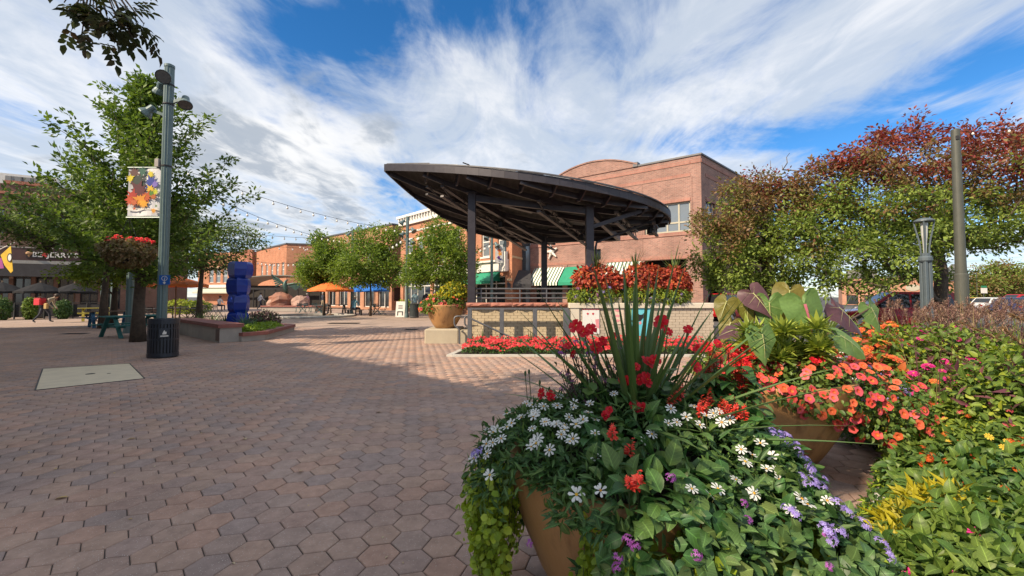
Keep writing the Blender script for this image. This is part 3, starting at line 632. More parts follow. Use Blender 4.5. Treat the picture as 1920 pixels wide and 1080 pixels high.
# ---- shaded ice cream shop on the left
B = thing('ice_cream_shop', 'shaded dark brown shop with a white lettered fascia behind the patio', 'building', (-40, 33, 0))
f = Fr((-52, 26.2), (-30.6, 38.1)); L = f.L
us = lambda px: (lambda r: ((f.p0.x - r * f.p0.y) / (r * f.U.y - f.U.x)))((px - 960) / FPX)
mb = MB(); ops = [(us(-60 + k * 42), us(-26 + k * 42), .4, 3.6) for k in range(7)]; ups = [(us(-55 + k * 40), us(-38 + k * 40), 6.3, 8.3) for k in range(6)]
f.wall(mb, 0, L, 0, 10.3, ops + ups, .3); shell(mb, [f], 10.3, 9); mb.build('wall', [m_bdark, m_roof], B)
for o in ops: window(B, f, *o, 2, 1, m_dk, m_dglass, .25, .09, zs=[2.9])
for o in ups: window(B, f, *o, 1, 2, m_dk, m_glass, .25, .09)
m_fas = pm('brown_fascia', (.075, .032, .028), (.06, .026, .024), 3, .5)
mb = MB(); ua, ub = us(-40), us(210); f.box(mb, ua, ub, 4.3, 5.25, .35, .6); mb.build('fascia', m_fas, B)
mb = MB(); f.box(mb, ua, ub, 4.02, 4.28, .35, .66); f.box(mb, ua, ub, 5.26, 5.34, .33, .63); mb.build('fascia_trim', pm('grey_trim', (.35, .33, .30), rough=.6), B)
mb = MB(); f.box(mb, ua, ub, 3.0, 3.95, .2, 1.4); mb.build('patio_awning', m_kawn, B)
mb = MB(); f.box(mb, us(0), us(95), 10.3, 10.55, -.4, .12); f.box(mb, us(-60), us(118), 9.5, 9.7, 0, .1); mb.build('cornice', m_bred, B)
u1 = us(54); mb = MB(); f.box(mb, u1, us(124), 4.46, 5.1, .605, .66); mb.build('sign_board', pm('dark_sign', (.03, .014, .012), rough=.4), B)
text_obj('sign_lettering', 'BEN', .56, m_white, B, f.P(us(65.5), 4.58, .665), f.U, (0, 0, 1), .02, wscale=.90); text_obj('sign_lettering', 'JERRY\u2019S', .56, m_white, B, f.P(us(93), 4.58, .665), f.U, (0, 0, 1), .02, wscale=1.0)
mb = MB(); mb.extr([f.P(us(89.3) + .17 * math.cos(t), 4.76 + .2 * math.sin(t), .69) for t in np.linspace(0, 6.28, 14, endpoint=False)], -f.N * .03); mb.build('sign_badge', pm('sign_red', (.5, .03, .03), rough=.5), B)
mb = MB(); cc = f.P(us(60), 4.78, .67); mb.lathe([(.02, -.22), (.08, -.1), (.2, .02), (.2, .12), (.02, .26)], 10, tuple(cc)); mb.build('sign_emblem', pm('cone_paint', (.5, .3, .16), rough=.6), B)
mb = MB(); cc = f.P(us(-2), 0, -3)
t = thing('rooftop_unit', 'pale louvred rooftop unit standing above the dark brown shop', 'rooftop unit', (cc.x, cc.y, 10.05)); fr2 = Fr(f.P(us(-30), 0, -1.2)[:2], f.P(us(86), 0, -1.2)[:2])
fr2.box(mb, 0, fr2.L, 10.05, 11.35, -2, -.02); mb.build('housing', m_white, t)
for k in range(14):
    mb = MB(); u = .4 + k * (fr2.L - .8) / 14; fr2.box(mb, u, u + .32, 10.35, 11.15, -.016, .03 if k % 3 else .06); mb.build('louvre', pm('louvre_grey', (.25, .25, .24), rough=.5), t)

# ---- unseen block put in to cast the shade on the near paving
m_bpale = brickmat('cream_brick', (.60, .54, .44), (.54, .48, .39), (.55, .51, .45))  # pale brick picked to bounce light into the shade
B = thing('added_shade_block', 'tall cream brick block put in out of view to shade the near paving', 'building', (-14, 5, 0))
f = Fr((-5.92, -3.0), (-27.4, 17.4)); mb = MB(); ops = [(1.5 + k * 3, 3.2 + k * 3, 4.8, 6.8) for k in range(9)] + [(1.2 + k * 3, 3.5 + k * 3, .4, 3.2) for k in range(9)]
f.wall(mb, 0, f.L, 0, 8.1, ops); shell(mb, [f], 8.1, 10); mb.build('wall', [m_bpale, m_roof], B)
mb = MB(); f.box(mb, -.1, f.L + .1, 8.1, 8.22, -.3, .12); mb.build('coping', m_cop, B)
for o in ops: window(B, f, *o, 2, 1, m_white, m_glass, .2, .09)
# ================================================================ BANDSTAND
m_steel = pm('plum_steel', (.032, .029, .038), (.044, .040, .050), 6, .42, .25)
m_deck = stripemat('roof_decking', (.020, .019, .021), (.030, .028, .030), .22)
m_tin = pm('pale_roof_metal', (.55, .56, .55), (.45, .46, .46), 4, .45, .4)
cc = Vector((1.122, 15.668, 4.285)); ca, sa = math.cos(.321), math.sin(.321)
LA, B1, B2, SX, SY, QX, KX = 5.59, 3.99, 4.06, -.105, -.046, .026, 2.05
def rf(al, ac, dz=0): return Vector((cc.x + al * ca - ac * sa, cc.y + al * sa + ac * ca, cc.z + SX * al + SY * ac + QX * al * al + dz))
def rxy(X, Y): dx, dy = X - cc.x, Y - cc.y; return dx * ca + dy * sa, -dx * sa + dy * ca
def half(al, near): return (B1 if near else B2) * max(0, 1 - abs(al / LA) ** KX)
can = thing('bandstand_canopy', 'dark lens shaped steel canopy roof tilted over the bandstand on plum columns', 'canopy', (1.12, 15.67, 0))
nS = 48; al = [LA * math.sin(math.pi / 2 * (-1 + 2 * k / nS)) * .998 for k in range(nS + 1)]
edge_n = [(a, -half(a, True)) for a in al]; edge_f = [(a, half(a, False)) for a in al]
mb = MB(); nA = 8
vs = []; fs = []
for k in range(nS + 1):
    for j in range(nA + 1):
        t = j / nA; ac = edge_n[k][1] * (1 - t) + edge_f[k][1] * t; vs.append(rf(al[k], ac, .03))
for k in range(nS):
    for j in range(nA): a = k * (nA + 1) + j; fs.append((a, a + nA + 1, a + nA + 2, a + 1))
n0 = len(vs); vs += [v + Vector((0, 0, .07)) for v in vs]
fs2 = [tuple(reversed(f)) for f in fs] + [tuple(i + n0 for i in f) for f in fs]
mb.add(vs, fs2); mb.build('roof_deck', m_deck, can)
# fascia band round the rim
def rim(edge, z0, z1, th, name, mat, sign):
    mb = MB(); out = []
    for a, b in edge: out.append(rf(a, b))
    for p, q in zip(out, out[1:]):
        d = (q - p); nrm = Vector((d.y, -d.x, 0)).normalized() * sign
        mb.obox(p + Vector((0, 0, z0)), d, nrm * th, Vector((0, 0, z1 - z0)))
    return mb.build(name, mat, can)
rim(edge_n, -.10, .12, .05, 'fascia', m_steel, 1); rim(edge_f, -.10, .12, .05, 'fascia', m_steel, -1)
rim([(a * .985, b - .06) for a, b in edge_n], .124, .16, .06, 'gutter_edge', m_cop, 1)
# overlapping roof sheets stepping up above the near rim
for k in range(14):
    a0 = -5.0 + k * .72; a1 = a0 + .66; b0, b1 = -half(a0, True) * .97 , -half(a1, True) * .97
    if min(-b0, -b1) < .3: continue
    mb = MB(); p, q = rf(a0, b0, .13), rf(a1, b1, .13); r_, s__ = rf(a1, half(a1, False) * .8, .13), rf(a0, half(a0, False) * .8, .13)
    up = Vector((0, 0, .05)); mb.add([p, q, r_, s__, p + up, q + up * 1.6, r_ + up * 1.6, s__ + up], [(3, 2, 1, 0), (4, 5, 6, 7), (0, 1, 5, 4), (1, 2, 6, 5), (2, 3, 7, 6), (3, 0, 4, 7)])
    mb.build('roof_sheet', m_tin if k % 2 else m_cop, can)
# structure below: purlins along, joists across, ring beam, trusses
for t in (-.86, -.62, -.32, 0, .32, .62, .86):
    amax = LA * (1 - abs(t)) ** (1 / KX) * .97; kk = [(-amax + 2 * amax * i / 12) for i in range(13)]; mb = MB()
    for a, b in zip(kk, kk[1:]):
        w = B1 if t < 0 else B2; mb.bar(rf(a, t * w, -.11), rf(b, t * w, -.11), .07, .16)
    mb.build('purlin', m_steel, can)
cols = [(-1.28, 13.55), (2.4, 13.15), (1.36, 18.0), (4.6, 18.3)]
def truss(p, q, dep=.32):
    mb = MB(); n = 9; dn = Vector((0, 0, -dep)); mb.bar(p, q, .12, .07); mb.bar(p + dn, q + dn, .12, .06)
    for i in range(n): a = p.lerp(q, i / n); b = p.lerp(q, (i + 1) / n); mb.bar(a + (dn if i % 2 else Vector()), b + (Vector() if i % 2 else dn), .03)
    return mb.build('truss', pm('grey_steel', (.12, .11, .115), (.09, .085, .09), 8, .5, .2), can)
truss(rf(-3.9, -1.2, -.22), rf(.6, 3.4, -.22)); truss(rf(-1.2, -2.6, -.22), rf(3.2, 2.2, -.22)); truss(rf(1.3, -2.9, -.22), rf(4.2, .2, -.22)); truss(rf(3.6, -1.7, -.22), rf(4.8, -.3, -.22)); truss(rf(-4.3, -.6, -.22), rf(1.9, 3.2, -.22), .25)
mb = MB()
pts = [rf(*rxy(*c), -.28) for c in cols]
for i, j in ((0, 1), (1, 3), (3, 2), (2, 0)): mb.bar(pts[i], pts[j], .14, .2)
mb.build('ring_beam', m_steel, can)
for i in range(11):      # sloped brackets behind the rim
    a = -4.4 + i * .82; b = -half(a, True)
    if b > -.8: continue
    mb = MB(); mb.extr([rf(a, b + .03, -.02), rf(a, b + .65, -.02), rf(a, b + .65, -.26), rf(a, b + .45, -.28)], Vector((ca, sa, 0)) * .05); mb.build('bracket', m_steel, can)
for i, (x, y) in enumerate(cols[:3]):
    top = rf(*rxy(x, y), -.1).z; mb = MB(); mb.cbox((x, y, (1.24 + top) / 2), (.24, .24, top - 1.24), 0, 0, .008); mb.box((x, y, 1.25), (.36, .36, .03)); mb.box((x, y, top - .02), (.34, .34, .03)); c_ = mb.build('column', m_steel, can)
# slanting strut and side post at the right hand column
p = Vector((2.52, 13.15, 3.62)); q = rf(2.45, -3.05, -.05); mb = MB(); mb.bar(p, q, .10, .12); mb.build('strut', m_steel, can)
mb = MB(); mb.tube([(2.62, 13.3, 1.3), (2.62, 13.3, 3.0), (2.66, 13.34, 3.15), rf(3.1, -2.0, -.3)], .035, 8); mb.build('drain_pipe', m_steel, can)
# stage lamps under the roof
for a, b, lab in ((3.95, -1.0, 0), (4.25, -.7, 0), (-1.5, .3, 0), (1.8, .4, 0)):
    p = rf(a, b, -.42); mb = MB(); mb.lathe([(.06, .14), (.10, .1), (.11, -.06), (.13, -.1)], 10, tuple(p)); mb.bar(p + Vector((0, 0, .1)), p + Vector((0, 0, .3)), .03); mb.build('stage_lamp', m_dk, can)
mb = MB()
for k, (a, b) in enumerate(((-1.8, -1.2), (.5, -.6), (2.2, -1.0), (.8, 1.2))):
    mb = MB(); U1 = rf(a + 1.1, b) - rf(a, b); V1 = rf(a, b + .5) - rf(a, b); mb.obox(rf(a, b, -.06), U1, V1, (0, 0, .05)); mb.build('roof_panel', pm('grey_panel', (.16, .16, .17), rough=.5), can)
for a, ln in ((-3.2, .5), (-.9, .45), (1.2, .45)):
    p = rf(a, -half(a, True) * .9, .16); mb = MB(); mb.tube([p, p + Vector((-.12, 0, .14)), p + Vector((-.3, .05, .22))], .02, 6); mb.build('roof_hook', m_dk, can)

# ---- bandstand base
m_buff = pm('buff_brick', (.56, .46, .31), (.48, .39, .26), 3, .85, bump=.2, bscale=90)
m_mort = pm('buff_mortar', (.44, .38, .28), (.38, .33, .25), 6, .9)
m_bufg = pm('grey_buff_brick', (.50, .42, .33), (.40, .34, .27), 2, .85, bump=.2, bscale=90)
m_redst = pm('red_sandstone', (.40, .17, .125), (.30, .12, .09), 5, .9, bump=.9, bscale=12)
YS = 13.35
base = thing('bandstand_platform', 'low buff brick bandstand base with rough red stone coping', 'stage', (2.3, 15.5, 0))
mb = MB(); xl, xr = -1.36, 1.74; mb.prism([(xl + .06, YS + .04), (xr, YS + .04), (xr, YS + .5), (xl + .3, YS + .5)], 0, 1.12); mb.prism([(xl + .3, YS + .5), (6.2, YS + .5), (6.6, 19.2), (xl + .3, 19.2)], 0, 1.05); mb.build('core_wall', m_mort, base)
rows = 13; lm_ = MB(); bw, bh = .215, .078
for r in range(rows):
    z = .02 + r * .084; off = (r % 2) * .11; x = xl + .06 - off
    while x < xr:
        a, b = max(x, xl + .06), min(x + bw, xr - .005)
        if b - a > .03: e = RNG.uniform(0, .007); lm_.box(((a + b) / 2, YS + .02 - e / 2, z + bh / 2), (b - a, .046 + e, bh), 0, 0)
        x += bw + .012
o = lm_.build('brick_facing', m_buff, base); tag(o, kind='stuff')
x = xl - .06
while x < xr - .01:      # rough faced coping stones
    w = min(random.uniform(.55, .8), xr - x); mb = MB(); nx, nz = 6, 3; vs = []
    for iz in range(nz + 1):
        for ix in range(nx + 1): bulge = .0 if ix in (0, nx) or iz in (0, nz) else random.uniform(.02, .07); vs.append((x + .004 + (w - .008) * ix / nx, YS - .12 - bulge + (.03 if iz in (0, nz) else 0), 1.125 + .135 * iz / nz))
    fs = [(iz * 7 + ix, iz * 7 + ix + 1, iz * 7 + ix + 8, iz * 7 + ix + 7) for iz in range(nz) for ix in range(nx)]
    mb.add(vs, fs); mb.box((x + w / 2, YS + .19, 1.19), (w - .008, .56, .135)); mb.build('coping_stone', m_redst, base); x += w
# steel frame in front of the brick
fr_ = thing('steel_wall_frame', 'dark steel posts with a top rail and slanting handrail before the buff brick wall', 'railing', (.2, 12.95, 0))
m_rail = pm('blue_grey_steel', (.11, .115, .13), (.14, .145, .16), 8, .45, .3)
xs = [at(px, 600, 12.95).x for px in (881, 941, 1003, 1062)]
for x in xs: mb = MB(); mb.cbox((x, 12.95, .53), (.13 if x != xs[3] else .2, .13, 1.06), 0, 0, .006); mb.build('post', m_rail, fr_)
mb = MB(); mb.box(((xs[0] + xs[3]) / 2, 12.95, 1.085), (xs[3] - xs[0] + .13, .10, .05)); mb.build('top_rail', m_rail, fr_)
mb = MB(); mb.tube([at(884, 598, 12.84), at(940, 624, 12.84), at(982, 643, 12.84), at(1000, 649, 12.84)], .028, 8); mb.bar(at(953, 629, 12.86), Vector((at(953, 629, 12.86).x, 12.86, .0)), .04); mb.build('slanting_rail', m_rail, fr_)
# three bar railing on the coping
rl = thing('stage_railing', 'low three bar steel railing along the red stone coping', 'railing', (.2, 13.5, 1.26))
for z in (1.40, 1.55, 1.70):
    mb = MB(); mb.tube([(xl + .02, 13.6, z), (2.3, 13.6, z)], .026, 8); mb.build('rail', m_rail, rl)
for x in (-.98, .25, 1.1, 2.2): mb = MB(); mb.bar((x, 13.6, 1.26), (x, 13.6, 1.72), .035); mb.build('post', m_rail, rl)
# white capped brick wall with the posters
pw = thing('poster_wall', 'grey buff brick wall with pale concrete cap carrying the flower boxes', 'wall', (4, 12.95, 0))
x0, x1, YW = 1.78, 6.1, 12.95; mb = MB(); mb.box(((x0 + x1) / 2, YW + .32, .55), (x1 - x0, .56, 1.1)); mb.build('core_wall', m_mort, pw)
lm_ = MB()
for r in range(13):
    z = .01 + r * .084; x = x0 - (r % 2) * .11
    while x < x1:
        a, b = max(x, x0), min(x + bw, x1)
        if b - a > .03: e = RNG.uniform(0, .006); lm_.box(((a + b) / 2, YW + .02 - e / 2, z + bh / 2), (b - a, .046 + e, bh))
        x += bw + .012
tag(lm_.build('brick_facing', m_bufg, pw), kind='stuff')
mb = MB(); mb.cbox(((x0 + x1) / 2, YW + .3, 1.18), (x1 - x0 + .1, .74, .15), 0, 0, .015); mb.box((x0 + .12, YW - .015, .55), (.26, .06, 1.095)); mb.build('wall_cap', pm('cap_concrete', (.62, .56, .46), (.54, .49, .41), 4, .8), pw)
# posters
m_pap = pm('poster_paper', (.72, .72, .70), (.66, .66, .65), 9, .5); m_pred = pm('poster_red', (.55, .03, .05), rough=.5); m_pcy = pm('poster_cyan', (.10, .48, .62), (.16, .56, .66), 5, .5); m_plime = pm('poster_lime', (.42, .66, .14), rough=.5); m_pblk = pm('poster_black', (.02, .02, .022), rough=.5); m_ppink = pm('poster_pink', (.75, .30, .34), rough=.5)
yP = YW - .025
def poster(pxa, pxb, pya, pyb, label, mat):
    a, b = at(pxa, pya, yP), at(pxb, pyb, yP); t = thing('poster', label, 'poster', ((a.x + b.x) / 2, yP, b.z), 0, 'posters on the bandstand wall'); mb = MB(); mb.box(((a.x + b.x) / 2, yP + .006, (a.z + b.z) / 2), (b.x - a.x, .012, a.z - b.z)); mb.build('sheet', mat, t); return t, a, b
def patch(t, name, mat, pxs, dep=.003):
    mb = MB(); P = [at(x, y, yP - .002 - dep) for x, y in pxs]; mb.extr(P, (0, .003, 0)); return mb.build(name, mat, t)
t, a, b = poster(1092, 1124, 573, 626, 'white poster with red lettered header and pink figures', m_pap)
patch(t, 'header', m_pred, [(1092, 573.5), (1124, 573.5), (1124, 581), (1092, 581)])
text_obj('lettering', 'SP SALSA NOW', .082, m_pap, t, at(1093.5, 579.6, yP - .009), (1, 0, 0), (0, 0, 1), .001, wscale=.82)
for x, y in ((1102, 588), (1112, 588)): patch(t, 'printed_mark', m_pred, [(x - 2.5, y), (x, y - 2), (x + 2.5, y), (x, y + 3)])
patch(t, 'printed_figure', m_ppink, [(1116, 599), (1123, 598), (1123.5, 616), (1118, 614)]); patch(t, 'printed_spot', m_plime, [(1108, 611), (1113, 609), (1115, 613), (1110, 615)]); patch(t, 'printed_line', m_pblk, [(1114, 621), (1119, 620.5), (1119, 623), (1114, 623)])
t, a, b = poster(1148, 1170, 571, 608, 'small cream poster with pink lettering, behind the spiky leaves', pm('cream_paper', (.70, .58, .46), (.6, .48, .4), 8, .6))
for y in (582, 592, 601): patch(t, 'printed_mark', m_ppink, [(1152, y), (1158, y - 2.5), (1163, y), (1158, y + 3)])
t, a, b = poster(1178, 1184, 572, 630, 'narrow lime green poster strip beside the blue poster', m_plime)
t, a, b = poster(1184.5, 1220, 572, 630, 'sky blue poster with a black animal silhouette', m_pcy)
patch(t, 'printed_animal', m_pblk, [(1188, 600), (1190, 588), (1194, 585), (1199, 590), (1204, 590), (1207, 587), (1206, 596), (1201, 602), (1191, 602)]); patch(t, 'printed_tail', m_pblk, [(1182.5, 599), (1184, 601), (1190, 600.5), (1190, 602.5), (1184, 603)])
patch(t, 'printed_mark', m_pap, [(1188, 577), (1192, 576), (1194, 578), (1190, 580)]); patch(t, 'printed_figure', m_ppink, [(1198, 604), (1202, 602), (1203, 607), (1199, 609)])
# concrete step with the far bowl planter
m_step = pm('step_concrete', (.44, .39, .29), (.38, .33, .25), 3, .85, bump=.15, bscale=60)
st = thing('concrete_step', 'pale concrete block beside the bandstand carrying a bowl planter', 'step', (-2.0, 14, 0))
mb = MB(); mb.cbox((-2.18, 14.0, .22), (1.06, 1.5, .44), 0, 0, .035); mb.build('block', m_step, st); mb = MB(); mb.cbox((-1.47, 13.95, .20), (.34, 1.4, .40), 0, 0, .03); mb.build('block', m_step, st)
hr = thing('handrail', 'bent tubular steel handrail at the step left of the bandstand', 'handrail', (-1.6, 13.1, 0))
for dx, dy in ((0, 0), (.28, .35)):
    mb = MB(); y = 13.1 + dy; X = XZ(862, 13.1) + dx; mb.tube([(X, y, 0), (X, y, .42), (X - .06, y, .50), (X - .14, y, .56), (X - .16, y, .62), (X - .16, y, .78), (X - .13, y, .83), (X - .06, y, .85), (X + .30, y, .85)], .028, 8); mb.build('tube', m_rail, hr)

# ================================================================ POLES
m_teal = pm('teal_pole_paint', (.115, .17, .175), (.095, .145, .15), 5, .4, .15)
def fluted(mb, x, y, z0, z1, r, n=12):
    prof = []
    for i in range(n * 2): t = 2 * math.pi * i / (n * 2); rr = r if i % 2 else r * .88; prof.append((x + rr * math.cos(t), y + rr * math.sin(t)))
    mb.prism(prof, z0, z1)
def flood(par, p, aim, s=1.0, mat=None):
    p = Vector(p); aim = Vector(aim).normalized(); mb = MB(); q = p + aim * .30 * s
    k = aim.cross(Vector((0, 0, 1))).normalized(); k2 = aim.cross(k)
    def ring(c, r): return [c + (k * math.cos(2 * math.pi * i / 14) + k2 * math.sin(2 * math.pi * i / 14)) * r for i in range(14)]
    rs = [(p - aim * .12 * s, .07 * s), (p - aim * .10 * s, .10 * s), (p + aim * .08 * s, .115 * s), (p + aim * .14 * s, .16 * s), (p + aim * .22 * s, .20 * s), (p + aim * .25 * s, .20 * s)]
    vs = [v for c, r in rs for v in ring(c, r)]; fs = [tuple(range(14))] + [(i * 14 + j, i * 14 + (j + 1) % 14, (i + 1) * 14 + (j + 1) % 14, (i + 1) * 14 + j)[::-1] for i in range(5) for j in range(14)]
    mb.add(vs, fs); b = mb.build('floodlight', mat or m_teal, par)
    m2 = MB(); m2.add(ring(p + aim * .235 * s, .185 * s), [tuple(range(14))[::-1]]); m2.build('lens', pm('lamp_lens', (.10, .10, .10), (.16, .16, .15), 20, .15), b)
    return b
def arm(par, p, q): mb = MB(); mb.bar(p, q, .05, .07); mb.build('lamp_arm', m_teal, par)
PX, PY = XZ(305, 10.7), 10.7
pole = thing('light_pole', 'tall fluted teal light pole with four floodlights rising from the litter bin', 'light pole', (PX, PY, 0))
mb = MB(); fluted(mb, PX, PY, 0, 7.32, .108); mb.lathe([(.18, 0), (.18, .05), (.13, .12), (.12, .5)], 20, (PX, PY, 0)); mb.build('shaft', m_teal, pole)
mb = MB(); mb.lathe([(.114, 7.3), (.114, 7.36), (.04, 7.40)], 20, (PX, PY, 0)); mb.build('cap', m_teal, pole)
zf = lambda py, Y=10.7: at(300, py, Y).z
flood(pole, (PX + .10, PY - .22, zf(150)), (.28, -.75, -.55), .85)
flood(pole, (PX - .22, PY + .02, zf(160)), (-.5, .45, -.72), .8)
flood(pole, (PX - .40, PY - .05, zf(206)), (-.6, -.15, -.62), .8); arm(pole, (PX - .10, PY, zf(216)), (PX - .42, PY - .05, zf(207)))
flood(pole, (PX + .45, PY - .02, zf(188)), (.25, -.35, -.8), .8); arm(pole, (PX + .10, PY, zf(192)), (PX + .46, PY, zf(183)))
mb = MB()
for z in (zf(312), zf(160), zf(196)): mb.lathe([(.112, z - .02), (.12, z - .015), (.12, z + .015), (.112, z + .02)], 20, (PX, PY, 0))
mb.build('collar', m_dk, pole)
mb = MB(); mb.cbox((PX - .17, PY - .05, zf(307)), (.11, .12, .20)); mb.build('junction_box', pm('grey_box', (.33, .30, .29), rough=.5), pole)
# banner of autumn leaves on the pole
zt, zb = zf(316), zf(405); xa, xb = XZ(234, 10.7), XZ(295, 10.7)
bn = thing('banner', 'cloth banner printed with autumn leaves hanging on the near light pole', 'banner', ((xa + xb) / 2, 10.7, zb))
mb = MB(); nb = 8
vs = [(xa + (xb - xa) * i / nb, 10.7 + .025 * math.sin(i * .9) + (.03 if j else 0) * math.sin(i * .5), zb + (zt - zb) * j) for j in (0, 1) for i in range(nb + 1)]
mb.add(vs, [(i, i + 1, nb + 2 + i, nb + 1 + i) for i in range(nb)]); mb.add([(v[0], v[1] + .006, v[2]) for v in vs], [(nb + 1 + i, nb + 2 + i, i + 1, i) for i in range(nb)])
mb.build('cloth', pm('banner_cloth', (.72, .72, .74), (.58, .60, .66), 3, .7), bn)
for z in (zt + .02, zb - .04): mb = MB(); mb.tube([(xa - .02, 10.7, z), (PX - .1, 10.7, z)], .022, 8); mb.build('bracket_rod', m_teal, bn)
def maple(cx, cz, r, col, rot, y): 
    t = [(1, 0), (.45, 12), (.8, 28), (.42, 42), (.9, 62), (.5, 80), (.55, 100), (.98, 118), (.4, 140), (.6, 160), (.35, 180)]; pol = [(a, b) for a, b in t] + [(a, -b) for a, b in t[-2:0:-1]]
    mb = MB(); P = [(cx + r * a * math.cos(rad(b + rot)), y, cz + r * a * math.sin(rad(b + rot))) for a, b in pol]; mb.add([(cx, y, cz)] + P, [(0, 1 + i, 1 + (i + 1) % len(P)) for i in range(len(P))]); return mb.build('printed_leaf', pm('print_%d' % int(sum(col) * 1e4), col, tuple(c * .75 for c in col), 4, .7), bn)
Wb, Hb = xb - xa, zt - zb
for k, (u, v, r, c, ro) in enumerate(((.30, .72, .40, (.03, .05, .045), 40), (.2, .9, .2, (.12, .05, .05), 100), (.45, .93, .18, (.03, .12, .09), 20), (.70, .87, .14, (.62, .52, .03), -20), (.72, .70, .25, (.02, .045, .30), -10), (.85, .66, .14, (.22, .16, .55), -30), (.1, .78, .15, (.75, .62, .02), 150), (.35, .52, .36, (.10, .015, .03), 10),
    (.2, .40, .32, (.42, .03, .02), 200), (.72, .55, .17, (.75, .50, .04), 5), (.88, .50, .18, (.60, .62, .03), -40), (.75, .46, .13, (.08, .22, .03), 30), (.60, .40, .22, (.50, .09, .02), -60), (.14, .32, .22, (.55, .07, .02), 240), (.42, .34, .24, (.72, .28, .02), -80), (.55, .25, .17, (.75, .35, .02), -100), (.84, .40, .12, (.45, .12, .03), -70), (.25, .28, .14, (.62, .14, .05), 270), (.27, .15, .06, (.5, .08, .03), 300), (.86, .10, .10, (.72, .33, .03), 20), (.94, .20, .05, (.1, .2, .05), 0))):
    cx = xa + Wb * u; r2 = min(r * .95, (xb - cx) * 1.15 if u > .5 else (cx - xa) * 1.15 + .06); maple(cx, zb + Hb * v, r2 * .95, c, ro, 10.7 - .03 - .0016 * k)
mb = MB(); mb.box(((xa + xb) / 2, 10.7 - .03, zb + .17), (Wb * .99, .004, .035)); mb.build('printed_stripe', m_white, bn)
# blue wayfinding sign with i and arrow
sgn = thing('information_sign', 'small blue information sign with white i and up arrow on the pole', 'sign', (PX, PY - .15, zf(524)))
mb = MB(); z0, z1 = zf(534), zf(516.5); xs0, xs1 = XZ(298, 10.55), XZ(318.5, 10.55); mb.cbox(((xs0 + xs1) / 2, 10.55, (z0 + z1) / 2), (xs1 - xs0, .012, z1 - z0), 0, 0, .003); mb.build('plate', pm('sign_blue', (.012, .11, .42), rough=.35), sgn)
cx, cz = (xs0 + xs1) / 2, z0 + (z1 - z0) * .66; mb = MB(); n = 24
for k in range(n):
    a, b = 2 * math.pi * k / n, 2 * math.pi * (k + 1) / n; f_ = lambda t, r: (cx + r * math.cos(t), 10.542, cz + r * .8 * math.sin(t)); mb.add([f_(a, .062), f_(b, .062), f_(b, .075), f_(a, .075)], [(0, 1, 2, 3)])
mb.build('ring', m_white, sgn); text_obj('letter', 'i', .13, m_white, sgn, (cx - .018, 10.540, cz - .048), (1, 0, .0), (.25, 0, 1), .001)
mb = MB(); mb.extr([(cx + x, 10.543, z0 + z) for x, z in ((-.02, .015), (.02, .015), (.02, .045), (.045, .045), (0, .085), (-.045, .045), (-.02, .045))], (0, .003, 0)); mb.build('arrow', m_white, sgn)
# slatted litter bin around the pole foot
m_navy = pm('navy_bin_paint', (.022, .028, .040), (.030, .036, .050), 6, .35, .2)
bx, by, Rb, Hh = XZ(306, 10.25), 10.3, .31, .92
bn_ = thing('litter_bin', 'navy slatted steel litter bin at the foot of the near light pole', 'bin', (bx, by, 0))
for k in range(30):
    t = 2 * math.pi * k / 30; p = Vector((bx + Rb * math.cos(t), by + Rb * .86 * math.sin(t), 0)); d = Vector((math.cos(t), math.sin(t), 0)); mb = MB()
    mb.obox(p - d * .006 + Vector((d.y, -d.x, 0)) * .019 + Vector((0, 0, .09)), Vector((-d.y, d.x, 0)) * .038, d * .012, (0, 0, .72)); mb.build('slat', m_navy, bn_)
mb = MB()
def band(z0, z1, r0, r1):
    n = 34; vs = []
    for r, z in ((r0, z0), (r1, z0), (r1, z1), (r0, z1)): vs += [(bx + r * math.cos(2 * math.pi * i / n), by + r * .86 * math.sin(2 * math.pi * i / n), z) for i in range(n)]
    mb.add(vs, [(a * n + i, a * n + (i + 1) % n, ((a + 1) % 4) * n + (i + 1) % n, ((a + 1) % 4) * n + i) for a in range(4) for i in range(n)])
band(.02, .11, Rb - .02, Rb + .015); band(.80, .92, Rb - .03, Rb + .018); band(.42, .45, Rb - .01, Rb + .008); band(.68, .71, Rb - .01, Rb + .008); mb.build('hoop', m_navy, bn_)
mb = MB(); mb.lathe([(.262, .06), (.262, .86)], 24, (bx, by, 0), close=True); mb.build('liner', pm('black_liner', (.012, .012, .013), rough=.6), bn_)
mb = MB(); mb.lathe([(.25, .87), (.25, .90), (.17, .93)], 24, (bx, by, 0)); mb.build('lid', m_navy, bn_)
lx, ly = bx + Rb * .62, by - Rb * .86 * .79 ; mb = MB(); tt = -.9; d = Vector((math.cos(tt), math.sin(tt) * .9, 0)); ct = Vector((bx, by, 0)) + Vector((math.cos(tt) * (Rb + .022), math.sin(tt) * (Rb * .86 + .022), .58)); sd = Vector((-d.y, d.x, 0)).normalized()
P = lambda x, z: ct + sd * x + Vector((0, 0, z))
mb.extr([P(-.10, -.10), P(.10, -.10), P(.10, .12), P(-.10, .12)], -d * .01); mb.build('label_plate', m_navy, bn_)
mb = MB(); e = d * .004; mb.extr([P(-.035, -.02) + e, P(.035, -.02) + e, P(.04, .04) + e, P(.012, .045) + e, P(0, .085) + e, P(-.02, .05) + e, P(-.04, .0) + e], -d * .003); mb.build('emblem', m_white, bn_)
mb = MB(); mb.extr([P(-.075, -.07) + e, P(.075, -.07) + e, P(.075, -.045) + e, P(-.075, -.045) + e], -d * .003); mb.build('label_strip', m_white, bn_)
